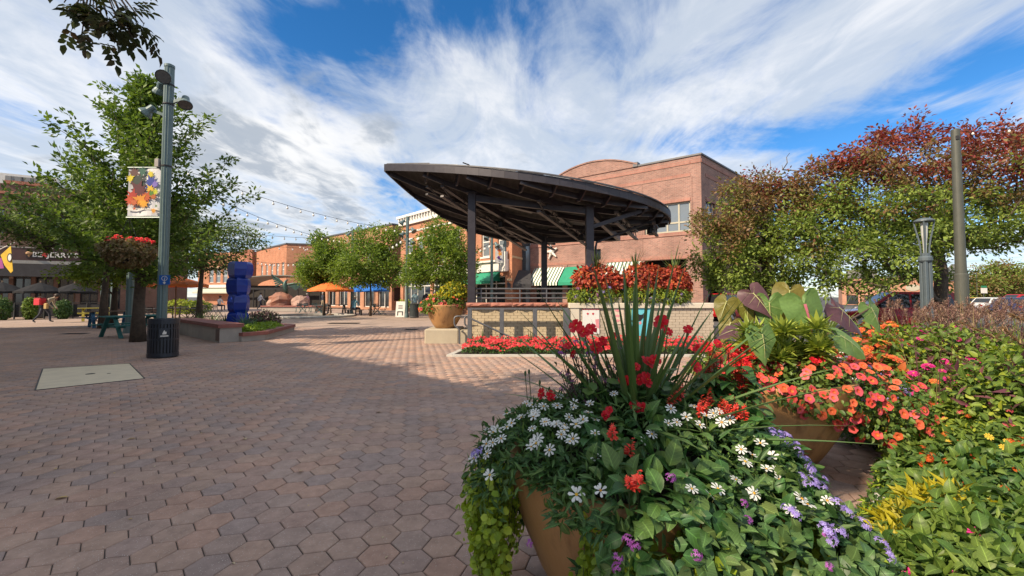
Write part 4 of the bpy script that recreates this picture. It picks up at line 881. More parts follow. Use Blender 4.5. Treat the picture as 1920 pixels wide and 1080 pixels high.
# ================================================================ TREES
m_bark = pm('grey_brown_bark', (.10, .075, .055), (.055, .042, .033), 9, .9, bump=.8, bscale=40)
m_bark2 = pm('pale_bark', (.20, .17, .14), (.13, .11, .09), 9, .9, bump=.6, bscale=40)
def grow(name, label, cat, base, trunk, targets, rtrunk, leaves, bark=None, group=None, twig=.012, parent_extra=None, rng=RNG):
    """trunk: list of points up the stem; targets: twig ends; leaves: function(LM, targets, twig directions)"""
    t = thing(name, label, cat, tuple(base), 0, group); base = np.array(base, float)
    nodes = [np.array(p, float) for p in trunk]; par = [-1] + list(range(len(trunk) - 1)); nt = len(nodes)
    axis = np.array(nodes); T_ = np.asarray(targets, float)
    d0 = np.min(np.linalg.norm(T_[:, None, :] - axis[None], axis=2), axis=1); order = np.argsort(d0); P = np.zeros((nt + 2 * len(T_), 3)); P[:nt] = axis; n = nt; tip = np.zeros(len(T_), int)
    for i in order:
        p = T_[i]; dv = P[:n] - p; dist = np.linalg.norm(dv, axis=1) + 1.3 * np.maximum(0, dv[:, 2] + .05) ; j = int(np.argmin(dist)); L = np.linalg.norm(P[j] - p)
        if L > .5: mid = P[j] * .5 + p * .5 + rng.normal(0, .06 * L, 3) + np.array([0, 0, -.04 * L]); P[n] = mid; par.append(j); j = n; n += 1
        P[n] = p; par.append(j); tip[i] = n; n += 1
    cnt = np.zeros(n); 
    for i in range(n - 1, nt - 1, -1): cnt[i] += 1; cnt[par[i]] += cnt[i]
    for i in range(nt - 1, 0, -1): cnt[par[i]] = max(cnt[par[i]], cnt[i]) + cnt[i] * .0
    r = twig * np.maximum(cnt, 1) ** .46
    mb = MB(); tr = [rtrunk * (1 - .55 * i / (nt - 1)) for i in range(nt)]; mb.tube(trunk, [tr[0] * 1.35] + tr[1:], 9)
    for i in range(nt, n):
        a, b = P[par[i]], P[i]; ra = min(r[i] * 1.1, rtrunk * .6); mb.tube([a, b], [ra, max(r[i] * .8, twig * .6)], 5 if r[i] > .02 else 3, cap=False)
    mb.build('trunk', bark or m_bark, t, smooth=True)
    dirs = np.array([P[tip[i]] - P[par[tip[i]]] for i in range(len(T_))]); dirs /= np.maximum(np.linalg.norm(dirs, axis=1, keepdims=True), 1e-6)
    lm = LM(); mats = leaves(lm, T_, dirs); lm.build('crown', mats, t); return t
def ell_pts(n, c, r, shell=.45, rng=RNG):
    d = rng.normal(size=(n, 3)); d /= np.linalg.norm(d, axis=1, keepdims=True); k = shell + (1 - shell) * rng.random(n) ** .6
    ph = rng.uniform(0, 6.28, 4); az = np.arctan2(d[:, 1], d[:, 0]); k *= 1 + .20 * np.sin(3 * az + ph[0]) * np.cos(2.5 * d[:, 2] * 2 + ph[1]) + .14 * np.sin(7 * az + ph[2]) * np.sin(6 * d[:, 2] + ph[3])
    return np.array(c) + d * k[:, None] * np.array(r)
def leaf_cloud(lm, T_, dirs, per, sig, size, mi=0, tm=T_DIA, droop=-.25, along=.5, rng=RNG):
    n = len(T_) * per; c = np.repeat(T_, per, 0); dd = np.repeat(dirs, per, 0); off = rng.normal(0, 1, (n, 3)) * sig * np.array([1, 1, .75]); p = c + off - dd * rng.random((n, 1)) * sig * along * 3
    X = dd * .5 + off / (sig + 1e-6) * .6 + rng.normal(0, .5, (n, 3)); X[:, 2] += droop; Z = rng.normal(0, .55, (n, 3)); Z[:, 2] += 1
    lm.add(tm, p, X, Z, size * rng.uniform(.7, 1.25, n), mi)
m_oak = leafmat('oak_leaf', [(0.060, 0.105, 0.024), (0.090, 0.149, 0.032), (0.130, 0.200, 0.036), (0.170, 0.250, 0.044), (0.109, 0.170, 0.040)], .32)
m_oak2 = leafmat('oak_leaf_dark', [(0.044, 0.078, 0.024), (0.069, 0.107, 0.028), (0.095, 0.138, 0.034)], .3)
m_lime = leafmat('locust_leaf', [(0.122, 0.188, 0.030), (0.169, 0.254, 0.037), (0.225, 0.309, 0.048), (0.104, 0.160, 0.034)], .35)
# --- the spiky oak by the light pole
bx0, by0 = XZ(262, 13.8), 13.8; rng = np.random.default_rng(11); tg = []
NP = 66
for k in range(NP):
    f_ = (k + .5) / NP; h = 1.9 + 6.1 * f_ ** 1.05; az = k * 2.39996 + rng.uniform(-.3, .3); Lb = (3.35 * (1 - f_) ** .8 + .65) * rng.uniform(.66, 1.16); Lb *= .82 if h < 2.6 else 1
    el = rad(12 + 50 * f_ + rng.uniform(-10, 12)); d = np.array([math.cos(az) * math.cos(el), math.sin(az) * math.cos(el), math.sin(el)]); m_ = max(4, int(Lb / .27))
    for i in range(m_):
        s = (i + 1.5) / (m_ + .5); bend = .28 * Lb * s * s * (1 - f_); p = np.array([bx0, by0, h]) + d * Lb * s + np.array([0, 0, bend]); w = .50 * (1 - s) + .06
        for q in range(2 if s < .6 else 1): tg.append(p + rng.normal(0, w * .55, 3))
trk = [(bx0, by0, 0), (bx0 - .02, by0, 1.0), (bx0 + .03, by0, 2.2), (bx0, by0 + .03, 3.6), (bx0 - .02, by0, 5.2), (bx0, by0, 6.8), (bx0 + .03, by0, 8.5)]
grow('oak_tree', 'tall pyramidal green oak with spiky branch tips beside the near light pole', 'tree', (bx0, by0, 0), trk, tg, .17, lambda lm, T_, d: (leaf_cloud(lm, T_, d, 30, .105, .16, 0, T_DIA, -.1, 1.0), [m_oak])[1], twig=.007, rng=rng)
# --- wide dark trees at far left
def lobed(name, label, base, trunk, lobes, n, rt, per, sig, size, mats, pick=None, group='trees around the plaza', bark=None, seed=1, twig=.009, droop=-.25, tm=T_DIA):
    rng = np.random.default_rng(seed); vol = np.array([r[0] * r[1] * r[2] for c, r in lobes]) ** .7; ks = np.maximum(8, (n * vol / vol.sum()).astype(int)); T0 = np.concatenate([ell_pts(k, c, r, .4, rng) for k, (c, r) in zip(ks, lobes)])
    def lv(lm, T_, d):
        w = pick(T_, rng) if pick else np.zeros(len(T_), int)
        for mi in range(len(mats)):
            s = w == mi
            if s.any(): leaf_cloud(lm, T_[s], d[s], per, sig, size, mi, tm, droop, .5, rng)
        return mats
    return grow(name, label, 'tree', base, trunk, T0, rt, lv, bark, group, twig, rng=rng)
def lob(px, py, Y, rx, rz, ry=None): p = at(px, py, Y); return (tuple(p), (rx, ry or rx, rz))
Y = 19.5; b = (XZ(196, Y), Y, 0)
lobed('shade_tree', 'broad dark green tree at far left over the blue picnic table', b, [b, (b[0], Y, 1.4), (b[0] + .1, Y, 3), (b[0], Y, 5)], [lob(100, 408, Y, 1.5, .75), lob(150, 375, Y, 2.0, 1.1), lob(20, 425, Y, 1.6, .55), lob(75, 445, Y, 1.4, .5), lob(-30, 400, Y, 1.5, .7), lob(190, 440, Y, 2.0, 1.2), lob(230, 480, Y, 1.5, .9)], 380, .16, 30, .24, .17, [m_oak2, m_oak], lambda T_, r: (r.random(len(T_)) < .3).astype(int), seed=3)
Y = 16.5; b = (XZ(215, 22), 22, 0)
lobed('shade_tree', 'yellow green tree with low bright branches left of the hanging basket', b, [b, (b[0], 22, 1.5), (b[0] + .1, 22, 3), (b[0], 22, 4.6)], [lob(160, 508, 20.5, 1.3, .40), lob(190, 515, 21, 1.5, .5), lob(250, 505, 22, 1.7, .7), lob(185, 440, 22, 1.9, 1.0)], 240, .14, 34, .2, .16, [m_lime, m_oak], lambda T_, r: (T_[:, 2] > 3.1).astype(int), seed=4)
Y = 24; b = (XZ(375, Y), Y, 0)
lobed('shade_tree', 'dark green tree behind the blue sculpture and left umbrella', b, [b, (b[0], Y, 1.6), (b[0] + .1, Y, 3), (b[0], Y, 5)], [lob(400, 460, Y, 2.3, 1.5), lob(350, 480, Y, 2.0, 1.2), lob(440, 440, Y, 1.4, 1.0), lob(330, 420, Y, 2.0, 1.5)], 300, .15, 30, .24, .17, [m_oak2, m_oak], lambda T_, r: (r.random(len(T_)) < .45).astype(int), seed=5)
for i, (px, Y, bx_, lobes, lab) in enumerate(((608, 34, 612, [(610, 500, 1.7, 1.1), (590, 520, 1.2, .7), (625, 470, 1.1, 1.0), (600, 450, .6, .7)], 'small light green tree left of the orange umbrella post'),
        (695, 32, 700, [(690, 490, 2.1, 1.4), (665, 515, 1.4, .8), (725, 510, 1.5, 1.0), (700, 450, 1.4, 1.0), (740, 445, .7, .7)], 'bright green tree in front of the long terracotta building'),
        (825, 28.5, 838, [(825, 490, 2.0, 1.5), (790, 510, 1.2, .9), (860, 510, 1.2, .9), (822, 440, 1.1, 1.1), (845, 450, .9, .8)], 'dense green tree left of the canopy hiding the orange shopfront'))):
    b = (XZ(px, Y), Y, 0); lobed('plaza_tree', lab, b, [b, (b[0] + .03, Y, 1.3), (b[0] - .03, Y, 2.6), (b[0], Y, 4.2)], [lob(a, c, Y, d * 1.22, e * 1.15) for a, c, d, e in lobes], 330, .085, 50, .23, .19, [m_lime, m_oak], lambda T_, r: (r.random(len(T_)) < .35).astype(int), seed=20 + i, twig=.006)
# --- autumn trees on the right
m_redl = leafmat('red_autumn_leaf', [(.21, .035, .035), (.26, .05, .042), (.27, .085, .055), (.22, .07, .045), (.17, .10, .05)], .3)
m_mixl = leafmat('bronze_autumn_leaf', [(0.180, 0.150, 0.048), (0.216, 0.138, 0.060), (0.252, 0.120, 0.074), (0.156, 0.162, 0.048), (0.204, 0.168, 0.054)], .3)
m_grnl = leafmat('late_green_leaf', [(0.134, 0.202, 0.049), (0.202, 0.282, 0.054), (0.269, 0.336, 0.067), (0.108, 0.161, 0.049)], .32)
def autumn(T_, r, z0=4.2, z1=6.4):
    n = np.sin(T_[:, 0] * 1.9 + 1) * np.cos(T_[:, 2] * 2.3) * .6 + np.sin(T_[:, 0] * .9 + T_[:, 1] * 1.7) * .5; f = (T_[:, 2] - z0) / (z1 - z0) + n * .38 + r.normal(0, .16, len(T_)); return np.where(f > .86, 0, np.where(f > .30, 1, 2))
Y = 16; b = (XZ(1762, Y), Y, 0)
lobed('autumn_tree', 'large spreading tree with red top and green underside behind the tall post', b, [b, (b[0], Y, 1.2), (b[0] + .1, Y, 2.4), (b[0] - .1, Y, 3.6), (b[0], Y, 5.2)],
      [lob(1690, 360, Y, 3.7, 1.6), lob(1730, 300, Y, 3.2, 1.25), lob(1600, 350, Y, 2.1, 1.15), lob(1545, 370, Y, 1.3, .8), lob(1640, 430, Y - .5, 2.4, 1.3), lob(1890, 330, Y, 3.0, 1.7), lob(1840, 410, Y, 3.0, 1.1), lob(1565, 420, Y - .3, 2.0, 1.4), lob(1590, 485, Y - 1, 1.7, .9), lob(1720, 440, Y, 2.6, 1.0), lob(1990, 360, Y, 2.4, 1.6), lob(1660, 525, Y, .8, .35), lob(1790, 520, Y + .5, .7, .35), lob(1680, 490, Y - .5, 1.3, .6)] + [lob(a_, c_, Y + d_, r_, r_ * .6) for a_, c_, d_, r_ in ((1510, 500, -1, .9), (1540, 535, -1, .8), (1620, 530, -1, .8), (1560, 310, 0, .7), (1625, 285, 0, .8), (1690, 250, 0, .8), (1770, 255, 0, .7), (1840, 262, 0, .8), (1900, 258, .5, .8), (1500, 340, 0, .7), (1720, 500, -.5, .6), (1850, 455, 0, .9), (1900, 440, 0, .9), (1760, 470, 0, .8), (1480, 420, -.5, .8), (1640, 255, .3, .5), (1590, 300, -.4, .5))],
      1000, .26, 50, .18, .15, [m_redl, m_mixl, m_grnl], autumn, 'autumn trees on the right', seed=31, twig=.0075)
Y = 17; b = (XZ(1440, Y), Y, 0)
lobed('autumn_tree', 'rounded olive and bronze tree in front of the brick building corner', b, [b, (b[0], Y, 1.0), (b[0] - .1, Y, 2.0), (b[0] - .2, Y, 3.4)],
      [lob(1395, 400, Y, 1.5, 1.4), lob(1355, 455, Y - .5, 1.2, 1.4), lob(1450, 430, Y, 1.7, 1.6), lob(1400, 495, Y, 1.7, 1.0), lob(1490, 480, Y - .5, 1.6, 1.2), lob(1520, 400, Y + .5, 1.2, .9), lob(1440, 530, Y, 1.3, .5), lob(1330, 420, Y - .5, .7, .5), lob(1420, 345, Y, .8, .5), lob(1375, 355, Y, .6, .4), lob(1325, 500, Y - .5, .7, .5), lob(1470, 350, Y, .7, .5), lob(1360, 530, Y - .5, .8, .4)],
      480, .17, 50, .17, .145, [m_redl, m_mixl, m_grnl], lambda T_, r: autumn(T_, r, 2.2, 7.4), 'autumn trees on the right', seed=32, twig=.0075)
b = (XZ(1468, 24), 24, 0); rng = np.random.default_rng(5); tg = []
for a, c, d, e in ((1466, 400, 1445, 300), (1466, 400, 1478, 292), (1470, 390, 1500, 318), (1462, 420, 1425, 330), (1470, 420, 1512, 350), (1466, 400, 1460, 330)):
    for i in range(7): p = np.array(at(a, c, 24)).copy() * (1 - (i + 1) / 7) + np.array(at(d, e, 24)) * ((i + 1) / 7); tg.append(p + rng.normal(0, .06, 3)); 
    for i in range(4): tg.append(np.array(at(d, e, 24)) + rng.normal(0, .38, 3) - np.array([0, 0, .5]))
grow('bare_tree', 'leafless pale tree top between the brick building and red tree', 'tree', b, [b, (b[0], 24, 2.5), (b[0], 24, 4.5), (b[0], 24, 5.8)], tg, .13, lambda lm, T_, d: (leaf_cloud(lm, T_[:6], d[:6], 2, .1, .08), [m_mixl])[1], m_bark2, twig=.017, rng=rng)
# --- the ash tree beside the photographer, with one branch reaching into view
m_ash = leafmat('ash_leaf', [(.020, .030, .012), (.030, .042, .014), (.045, .060, .018), (.055, .040, .022)], .22)
b = (-7.4, 1.6, 0); rng = np.random.default_rng(8); tg = np.concatenate([ell_pts(90, (-7.9, .4, 6.6), (2.6, 2.0, 1.6), .4, rng), ell_pts(40, (-6.9, .2, 6.3), (1.8, 1.5, 1.2), .4, rng)])
ash = grow('ash_tree', 'ash tree with one dark leafy branch hanging in from above', 'tree', b, [b, (-7.4, 1.6, 1.5), (-7.45, 1.6, 3), (-7.5, 1.5, 4.6), (-7.6, 1.2, 6)], tg, .2, lambda lm, T_, d: (leaf_cloud(lm, T_, d, 30, .3, .13, 0, T_OVA), [m_ash])[1], twig=.012, rng=rng)
Yb = 4.3; st_ = at(175, -60, Yb); mb = MB(); mb.tube([(-7.5, 1.5, 4.6), (-6.0, 2.9, 5.2), st_], [.07, .05, .03], 6)
tips = [at(*p, Yb + d) for p, d in (((150, 30), 0), ((185, 75), .1), ((235, 40), -.1), ((270, 45), .05), ((255, 85), -.05), ((140, 20), .1), ((205, 50), .15), ((175, 15), -.15), ((215, 15), 0), ((120, 5), .05), ((165, 60), -.1), ((275, 70), .1), ((228, 60), 0), ((190, 30), .2), ((150, 85), 0))]
for p in tips: mb.tube([st_, st_.lerp(p, .5) + Vector((0, 0, .05)), p], [.016, .010, .005], 4, cap=False)
br = mb.build('overhanging_branch', m_bark, ash, smooth=True)
def ash_leaf_mesh():
    lm = LM(); pos = []; X = []
    for i in range(3):
        for s in (-1, 1): pos.append((.05 + .05 * i, 0, 0)); X.append((.55, s * .85, -.15))
    pos.append((.19, 0, 0)); X.append((1, 0, -.1)); lm.add(T_OVA, pos, X, (0, 0, 1), np.array([.095] * 6 + [.11])); lm.add((A((0, .003, 0), (0, -.003, 0), (.2, 0, 0)), [[(0, 1, 2)]]), [(0, 0, 0)], (1, 0, 0), (0, 0, 1), 1.0)
    return lm.mesh('leaf')
alm = ash_leaf_mesh(); alm.materials.append(m_ash)
for k in range(64):
    p = tips[k % len(tips)] + Vector(rng.normal(0, .09, 3)) + (st_ - tips[k % len(tips)]) * rng.uniform(-.05, .5)
    o = bpy.data.objects.new('leaf', alm); COL.link(o); o.parent = br; o.location = Vector(p) - parent_world(ash); d = Vector((rng.normal(.25, .8), rng.normal(0, .7), rng.normal(-.5, .45)))
    o.rotation_euler = d.to_track_quat('X', 'Z').to_euler(); o.scale = (rng.uniform(.8, 1.2),) * 3
# --- unseen trees added to break up the shadow edge of the block
for k, (x_, y_, h_, w_) in enumerate(((-5.3, -.9, 4.6, 'nearest its right end'), (-6.3, .2, 5.0, 'second from its right end'), (-9.9, 3.4, 5.5, 'third from its right end'), (-13.2, 6.4, 5.1, 'near its left end'))):
    b = (x_, y_, 0); R_ = [((x_, y_, h_), (1.5, 1.4, 1.25)), ((x_ + .6, y_ - .6, h_ + .7), (.8, .8, .7)), ((x_ - .8, y_ + .7, h_ + .4), (.9, .9, .7))]
    lobed('added_dapple_tree', 'small green unseen tree added to dapple the shadow edge of the cream block, ' + w_, b, [b, (x_, y_, 1.6), (x_ + .05, y_, 3.0), (x_, y_, 4.6)], R_, 130, .10, 40, .22, .16, [m_oak], None, 'trees added to dapple the shadow of the cream block', seed=70 + k)
# --- far trees over the car park
for px, py, Y, rx, rz, sd, lab in ((1870, 520, 60, 3.6, 2.0, 41, 'dull olive roundish tree beyond the car park, by the red cars'), (1915, 535, 64, 4, 1.6, 42, 'low olive tree at the right edge beyond the car park'), (1840, 540, 58, 2.0, 1.1, 43, 'small olive tree beyond the parked white cars')):
    b = (XZ(px, Y), Y, 0); lobed('distant_tree', lab, b, [b, (b[0], Y, 1), (b[0], Y, 2.4)], [lob(px, py, Y, rx, rz), lob(px + 14, py - 14, Y, rx * .5, rz * .7)], 150, .12, 40, .4, .34, [m_mixl, m_grnl], lambda T_, r: (r.random(len(T_)) < .5).astype(int), 'trees beyond the car park', seed=sd)

# ================================================================ MORE POLES, LAMPS, STRINGS OF BULBS
def far_pole(px, Y, h, lab, lamps=True, r=.11):
    x = XZ(px, Y); t = thing('light_pole', lab, 'light pole', (x, Y, 0), 0, 'teal light poles around the plaza'); mb = MB(); fluted(mb, x, Y, 0, h, r, 8); mb.lathe([(r * 1.5, 0), (r * 1.4, .1), (r * 1.1, .3)], 12, (x, Y, 0)); mb.build('shaft', m_teal, t)
    if lamps:
        for dx, z, a in ((-.3, h - .35, (-.5, -.2, -.6)), (.35, h - .9, (.5, -.3, -.6)), (.3, h - 1.7, (.4, -.2, -.8)), (-.3, h - 1.2, (-.4, -.4, -.7))): flood(t, (x + dx, Y - .03, z), a, 1.0); arm(t, (x, Y, z - .05), (x + dx, Y, z))
    return t
far_pole(763, 29.7, 7.05, 'teal light pole with floodlights beside the sandwich board'); far_pole(660, 35.9, 7.1, 'teal light pole rising through the middle plaza tree'); far_pole(922, 31, 7.0, 'teal light pole seen under the canopy with a small banner')
far_pole(244, 17, 7.4, 'plain grey green pole left of the oak trunk', False, .13); far_pole(212, 25, 6.9, 'grey green pole behind the blue picnic table', False, .12); far_pole(193, 29, 6.9, 'far grey green pole among the left trees', False, .12)
xp = XZ(922, 31); bn2 = thing('banner', 'small far banner with orange and purple leaves under the canopy', 'banner', (xp + .5, 31, 3.9)); zA, zB = at(930, 459, 31).z, at(930, 493, 31).z
mb = MB(); mb.box((xp + .53, 31, (zA + zB) / 2), (.55, .02, zA - zB)); mb.build('cloth', pm('banner_grey', (.5, .5, .5), (.35, .36, .36), 3, .7), bn2); mb = MB(); mb.bar((xp, 31, zA + .03), (xp + .8, 31, zA + .03), .03); mb.bar((xp, 31, zB - .03), (xp + .8, 31, zB - .03), .03); mb.build('bracket_rod', m_teal, bn2)
for dx, z, r, c in ((.55, .68, .18, (.45, .09, .02)), (.6, .5, .2, (.6, .25, .03)), (.5, .3, .17, (.12, .03, .2)), (.62, .2, .13, (.04, .05, .2)), (.5, .85, .12, (.1, .1, .04))):
    mb = MB(); P = [(xp + dx + r * (1 if i % 2 else .5) * math.cos(i * .628), 31 - .014 - z * .004, zB + (zA - zB) * z + r * (1 if i % 2 else .5) * math.sin(i * .628)) for i in range(10)]; mb.add([(xp + dx, 31 - .014 - z * .004, zB + (zA - zB) * z)] + P, [(0, 1 + i, 1 + (i + 1) % 10) for i in range(10)]); mb.build('printed_leaf', pm('print2_%d' % int(sum(c) * 1e4), c, tuple(v * .7 for v in c), 4, .7), bn2)
m_bulb = pm('frosted_bulb', (.75, .74, .70), (.70, .69, .66), 4, .25); m_wire = pm('black_wire', (.015, .015, .016), rough=.6)
bulb_me = (lambda mb: (mb.lathe([(.012, 0), (.018, -.03), (.018, -.07)], 6), mb.lathe([(.02, -.07), (.05, -.11), (.058, -.15), (.045, -.19), (.01, -.21)], 8, mi=1), mb.mesh('bulb', smooth=True))[2])(MB()); bulb_me.materials.append(m_wire); bulb_me.materials.append(m_bulb)
def string_lights(p, q, sag, n, lab, s=1.0):
    p, q = Vector(p), Vector(q); t = thing('string_lights', lab, 'string lights', tuple(p), 0, 'strings of bulbs over the plaza'); f_ = lambda u: p.lerp(q, u) - Vector((0, 0, sag * 4 * u * (1 - u))); mb = MB(); mb.tube([f_(i / 24) for i in range(25)], .011 * s, 4, cap=False); mb.build('wire', m_wire, t)
    for i in range(n): o = bpy.data.objects.new('bulb', bulb_me); COL.link(o); o.parent = t; o.location = f_((i + .5) / n) - p; o.scale = (s,) * 3
pA = Vector((XZ(244, 17), 17, 7.35))
string_lights(pA, at(763, 432, 29.7), .55, 20, 'upper string of bulbs from the left trees towards the far light pole'); string_lights(pA - Vector((0, 0, .25)), at(660, 452, 35.9), .75, 22, 'second string of bulbs dropping steeply behind the first tree', 1.1)
string_lights(at(212, 405, 25), at(660, 448, 35.9), .35, 18, 'low nearly level string of bulbs left of the middle trees', 1.1); string_lights(at(193, 420, 29), at(650, 468, 40), .4, 16, 'lowest string of bulbs above the far corner building', 1.2)
string_lights(at(660, 452, 35.9), at(763, 440, 29.7), .9, 16, 'string of white bulbs between the two far light poles', 1.5); string_lights(at(763, 448, 29.7), at(922, 455, 31), .9, 18, 'string of white bulbs across the dense tree left of the canopy', 1.5); string_lights(at(480, 490, 50), at(660, 470, 35.9), .6, 18, 'string of white bulbs in front of the far corner windows', 1.6); string_lights(at(560, 460, 55), at(700, 462, 40), .5, 16, 'string of white bulbs over the light green tree', 1.6)
# tall plain post and globe topped lamp on the right
m_gpost = pm('grey_green_post', (.075, .08, .066), (.06, .064, .053), 4, .55); x, Y = XZ(1803, 10), 10.0
tp = thing('tall_post', 'tall plain grey green round post at right, with a wire from its top', 'post', (x, Y, 0)); zt = at(1793, 243, Y).z; zj = at(1800, 513, Y).z
mb = MB(); mb.lathe([(.102, zj), (.080, zt - .05), (.077, zt)], 24, (x, Y, 0)); mb.build('shaft', m_gpost, tp, smooth=False); mb = MB(); mb.lathe([(.122, 0), (.124, zj - .02), (.112, zj)], 24, (x, Y, 0)); mb.build('base_sleeve', m_gpost, tp)
mb = MB(); mb.box((x - .03, Y - .075, zt - .22), (.07, .03, .09)); mb.build('socket', m_kawn, tp)
string_lights((x, Y, zt - .06), (x + 6.5, Y - 3.2, zt + .25), .25, 12, 'wire with bulbs running right from the tall plain post', .45)
m_lamp = pm('slate_lamp_paint', (.10, .13, .15), (.085, .11, .128), 5, .45, .1); x, Y = XZ(1737, 11.5), 11.5
lp = thing('street_lamp', 'slate blue street lamp with four curved arms under a flat domed cap', 'street lamp', (x, Y, 0)); zt = at(1737, 410, Y).z
mb = MB()
for dx, dy in ((-.055, -.055), (.055, -.055), (-.055, .055), (.055, .055)): mb.cbox((x + dx, Y + dy, 1.2), (.085, .085, 2.4))
mb.box((x, Y, .1), (.32, .32, .2)); mb.build('shaft', m_lamp, lp)
mb = MB(); mb.lathe([(.12, 2.38), (.15, 2.42), (.15, 2.5), (.12, 2.54)], 16, (x, Y, 0)); mb.lathe([(.09, 2.5), (.09, 2.62)], 12, (x, Y, 0)); mb.build('collar', m_lamp, lp)
for k in range(4):
    a = math.pi / 4 + k * math.pi / 2; mb = MB(); mb.tube([(x + r * math.cos(a), Y + r * math.sin(a), z) for r, z in ((.08, 2.5), (.085, 2.75), (.115, 3.0), (.165, 3.25), (.20, zt - .10))], .02, 6); mb.build('curved_arm', m_lamp, lp)
mb = MB(); mb.lathe([(.21, zt - .09), (.22, zt - .075), (.215, zt - .05), (.14, zt), (.04, zt + .02)], 24, (x, Y, 0)); mb.build('cap', m_lamp, lp)
mb = MB(); mb.lathe([(.035, 2.62), (.045, 2.9), (.065, 3.1), (.08, zt - .12)], 14, (x, Y, 0)); mb.build('glass_chimney', pm('frosted_glass', (.5, .52, .5), rough=.2), lp)
ss = thing('road_sign', 'grey back of an octagonal road sign behind the tall post', 'road sign', (XZ(1795, 22), 22, 0)); mb = MB(); c_ = at(1790, 508, 22); mb.extr([c_ + Vector((.38 * math.cos(math.pi / 8 + i * math.pi / 4), 0, .38 * math.sin(math.pi / 8 + i * math.pi / 4))) for i in range(8)], (0, .02, 0)); mb.build('plate', pm('bare_aluminium', (.30, .30, .29), (.24, .24, .23), 5, .5, .2), ss); mb = MB(); mb.bar((XZ(1795, 22), 21.96, 0), (XZ(1795, 22), 21.96, 3.2), .06); mb.build('sign_post', m_gpost, ss)
# ================================================================ FURNITURE
# long seat wall and low planter with the blue column
m_cap = pm('red_stone_cap', (.30, .115, .095), (.22, .085, .072), 6, .75, bump=.2, bscale=60); m_sconc = pm('seat_concrete', (.40, .36, .32), (.33, .30, .27), 2.5, .85, bump=.25, bscale=50)
a = G(411, 643); b_ = Vector((a.x, a.y, 0)) + Vector((-.757, .653, 0)) * 5.6; d = (b_ - a).normalized(); nrm = Vector((-d.y, d.x, 0)) * -1; nrm = nrm if nrm.x > 0 else -nrm
sb = thing('seat_wall', 'long concrete seat wall with a red brown stone top, right of the litter bin', 'bench', tuple(a))
mb = MB(); mb.obox(a, d * 5.6, nrm * .62, (0, 0, .46)); mb.build('base', m_sconc, sb)
for k in range(4): mb = MB(); mb.obox(a - d * .05 - nrm * .05 + d * (k * 1.42) + Vector((0, 0, .463)), d * 1.412, nrm * .72, (0, 0, .115)); mb.build('cap_slab', m_cap, sb)
mb = MB(); mb.obox(a + d * .06 - nrm * .012 + Vector((0, 0, .05)), d * .30, nrm * .01, (0, 0, .36)); mb.obox(a - d * .012 + nrm * .0 + Vector((0, 0, .0)), d * .05, -nrm * .012, (0, 0, .455)); mb.build('service_panel', pm('rusty_panel', (.17, .11, .09), (.10, .07, .06), 8, .7), sb)
lp_ = thing('low_planter', 'low planter kerb of red stone round the blue column', 'planter', (-10.2, 15.5, 0))
kp = [(-8.62, 13.72), (-8.25, 14.45), (-9.15, 18.1), (-12.2, 19.6), (-13.4, 17.6)]
mb = MB()
for p, q in zip(kp, kp[1:]):
    p, q = Vector((*p, 0)), Vector((*q, 0)); dd = q - p; nn = Vector((-dd.y, dd.x, 0)).normalized(); mb.obox(p + nn * .05, dd, nn * .3, (0, 0, .17))
mb.build('base', m_sconc, lp_)
for p, q in zip(kp, kp[1:]):
    p, q = Vector((*p, 0)), Vector((*q, 0)); dd = q - p; nn = Vector((-dd.y, dd.x, 0)).normalized(); m2 = MB(); m2.obox(p + Vector((0, 0, .173)), dd * .995, nn * .42, (0, 0, .11)); m2.build('cap_slab', m_cap, lp_)
m_soil = pm('dark_soil', (.03, .022, .016), (.05, .036, .026), 20, .95); mb = MB(); mb.prism([(-8.9, 13.9), (-8.5, 14.5), (-9.4, 18), (-12.2, 19.3), (-13.2, 17.5), (-9.6, 14.4)], 0, .2); mb.build('soil', m_soil, lp_)
# faceted blue column
m_blu = pm('ultramarine_paint', (.006, .036, .33), (.005, .028, .26), 3, .32); bxc, byc = XZ(449, 16.2), 16.2
bc = thing('blue_sculpture', 'tall ultramarine blue sculpture of four stacked faceted blocks', 'sculpture', (bxc, byc, .2)); rng = np.random.default_rng(4); z0 = .2
for k, h in enumerate((.66, .66, .64, .60)):
    n = 6; offs = rng.uniform(0, 1); rings = [(.33, 0), (.375, h * .16), (.40, h * .55), (.375, h * .86), (.33, h)]; vs = []
    jt = rng.uniform(-.22, .22, n); jr = rng.uniform(.86, 1.1, n)
    for r, z in rings:
        for i in range(n): t = offs + 2 * math.pi * (i + (jt[i] + rng.uniform(-.05, .05))) / n; rr = r * (jr[i] + rng.uniform(-.03, .03)); vs.append((bxc + rr * math.cos(t), byc + rr * math.sin(t), z0 + z))
    fs = []
    for i in range(4):
        for j in range(n):
            j2 = (j + 1) % n; q = (i * n + j, i * n + j2, (i + 1) * n + j2, (i + 1) * n + j); fs += [q[:3], (q[0], q[2], q[3])] if (j + k) % 2 else [(q[0], q[1], q[3]), q[1:]]
    mb = MB(); mb.add(vs, fs + [tuple(range(n))[::-1], tuple(4 * n + i for i in range(n))]); mb.build('block', m_blu, bc); z0 += h
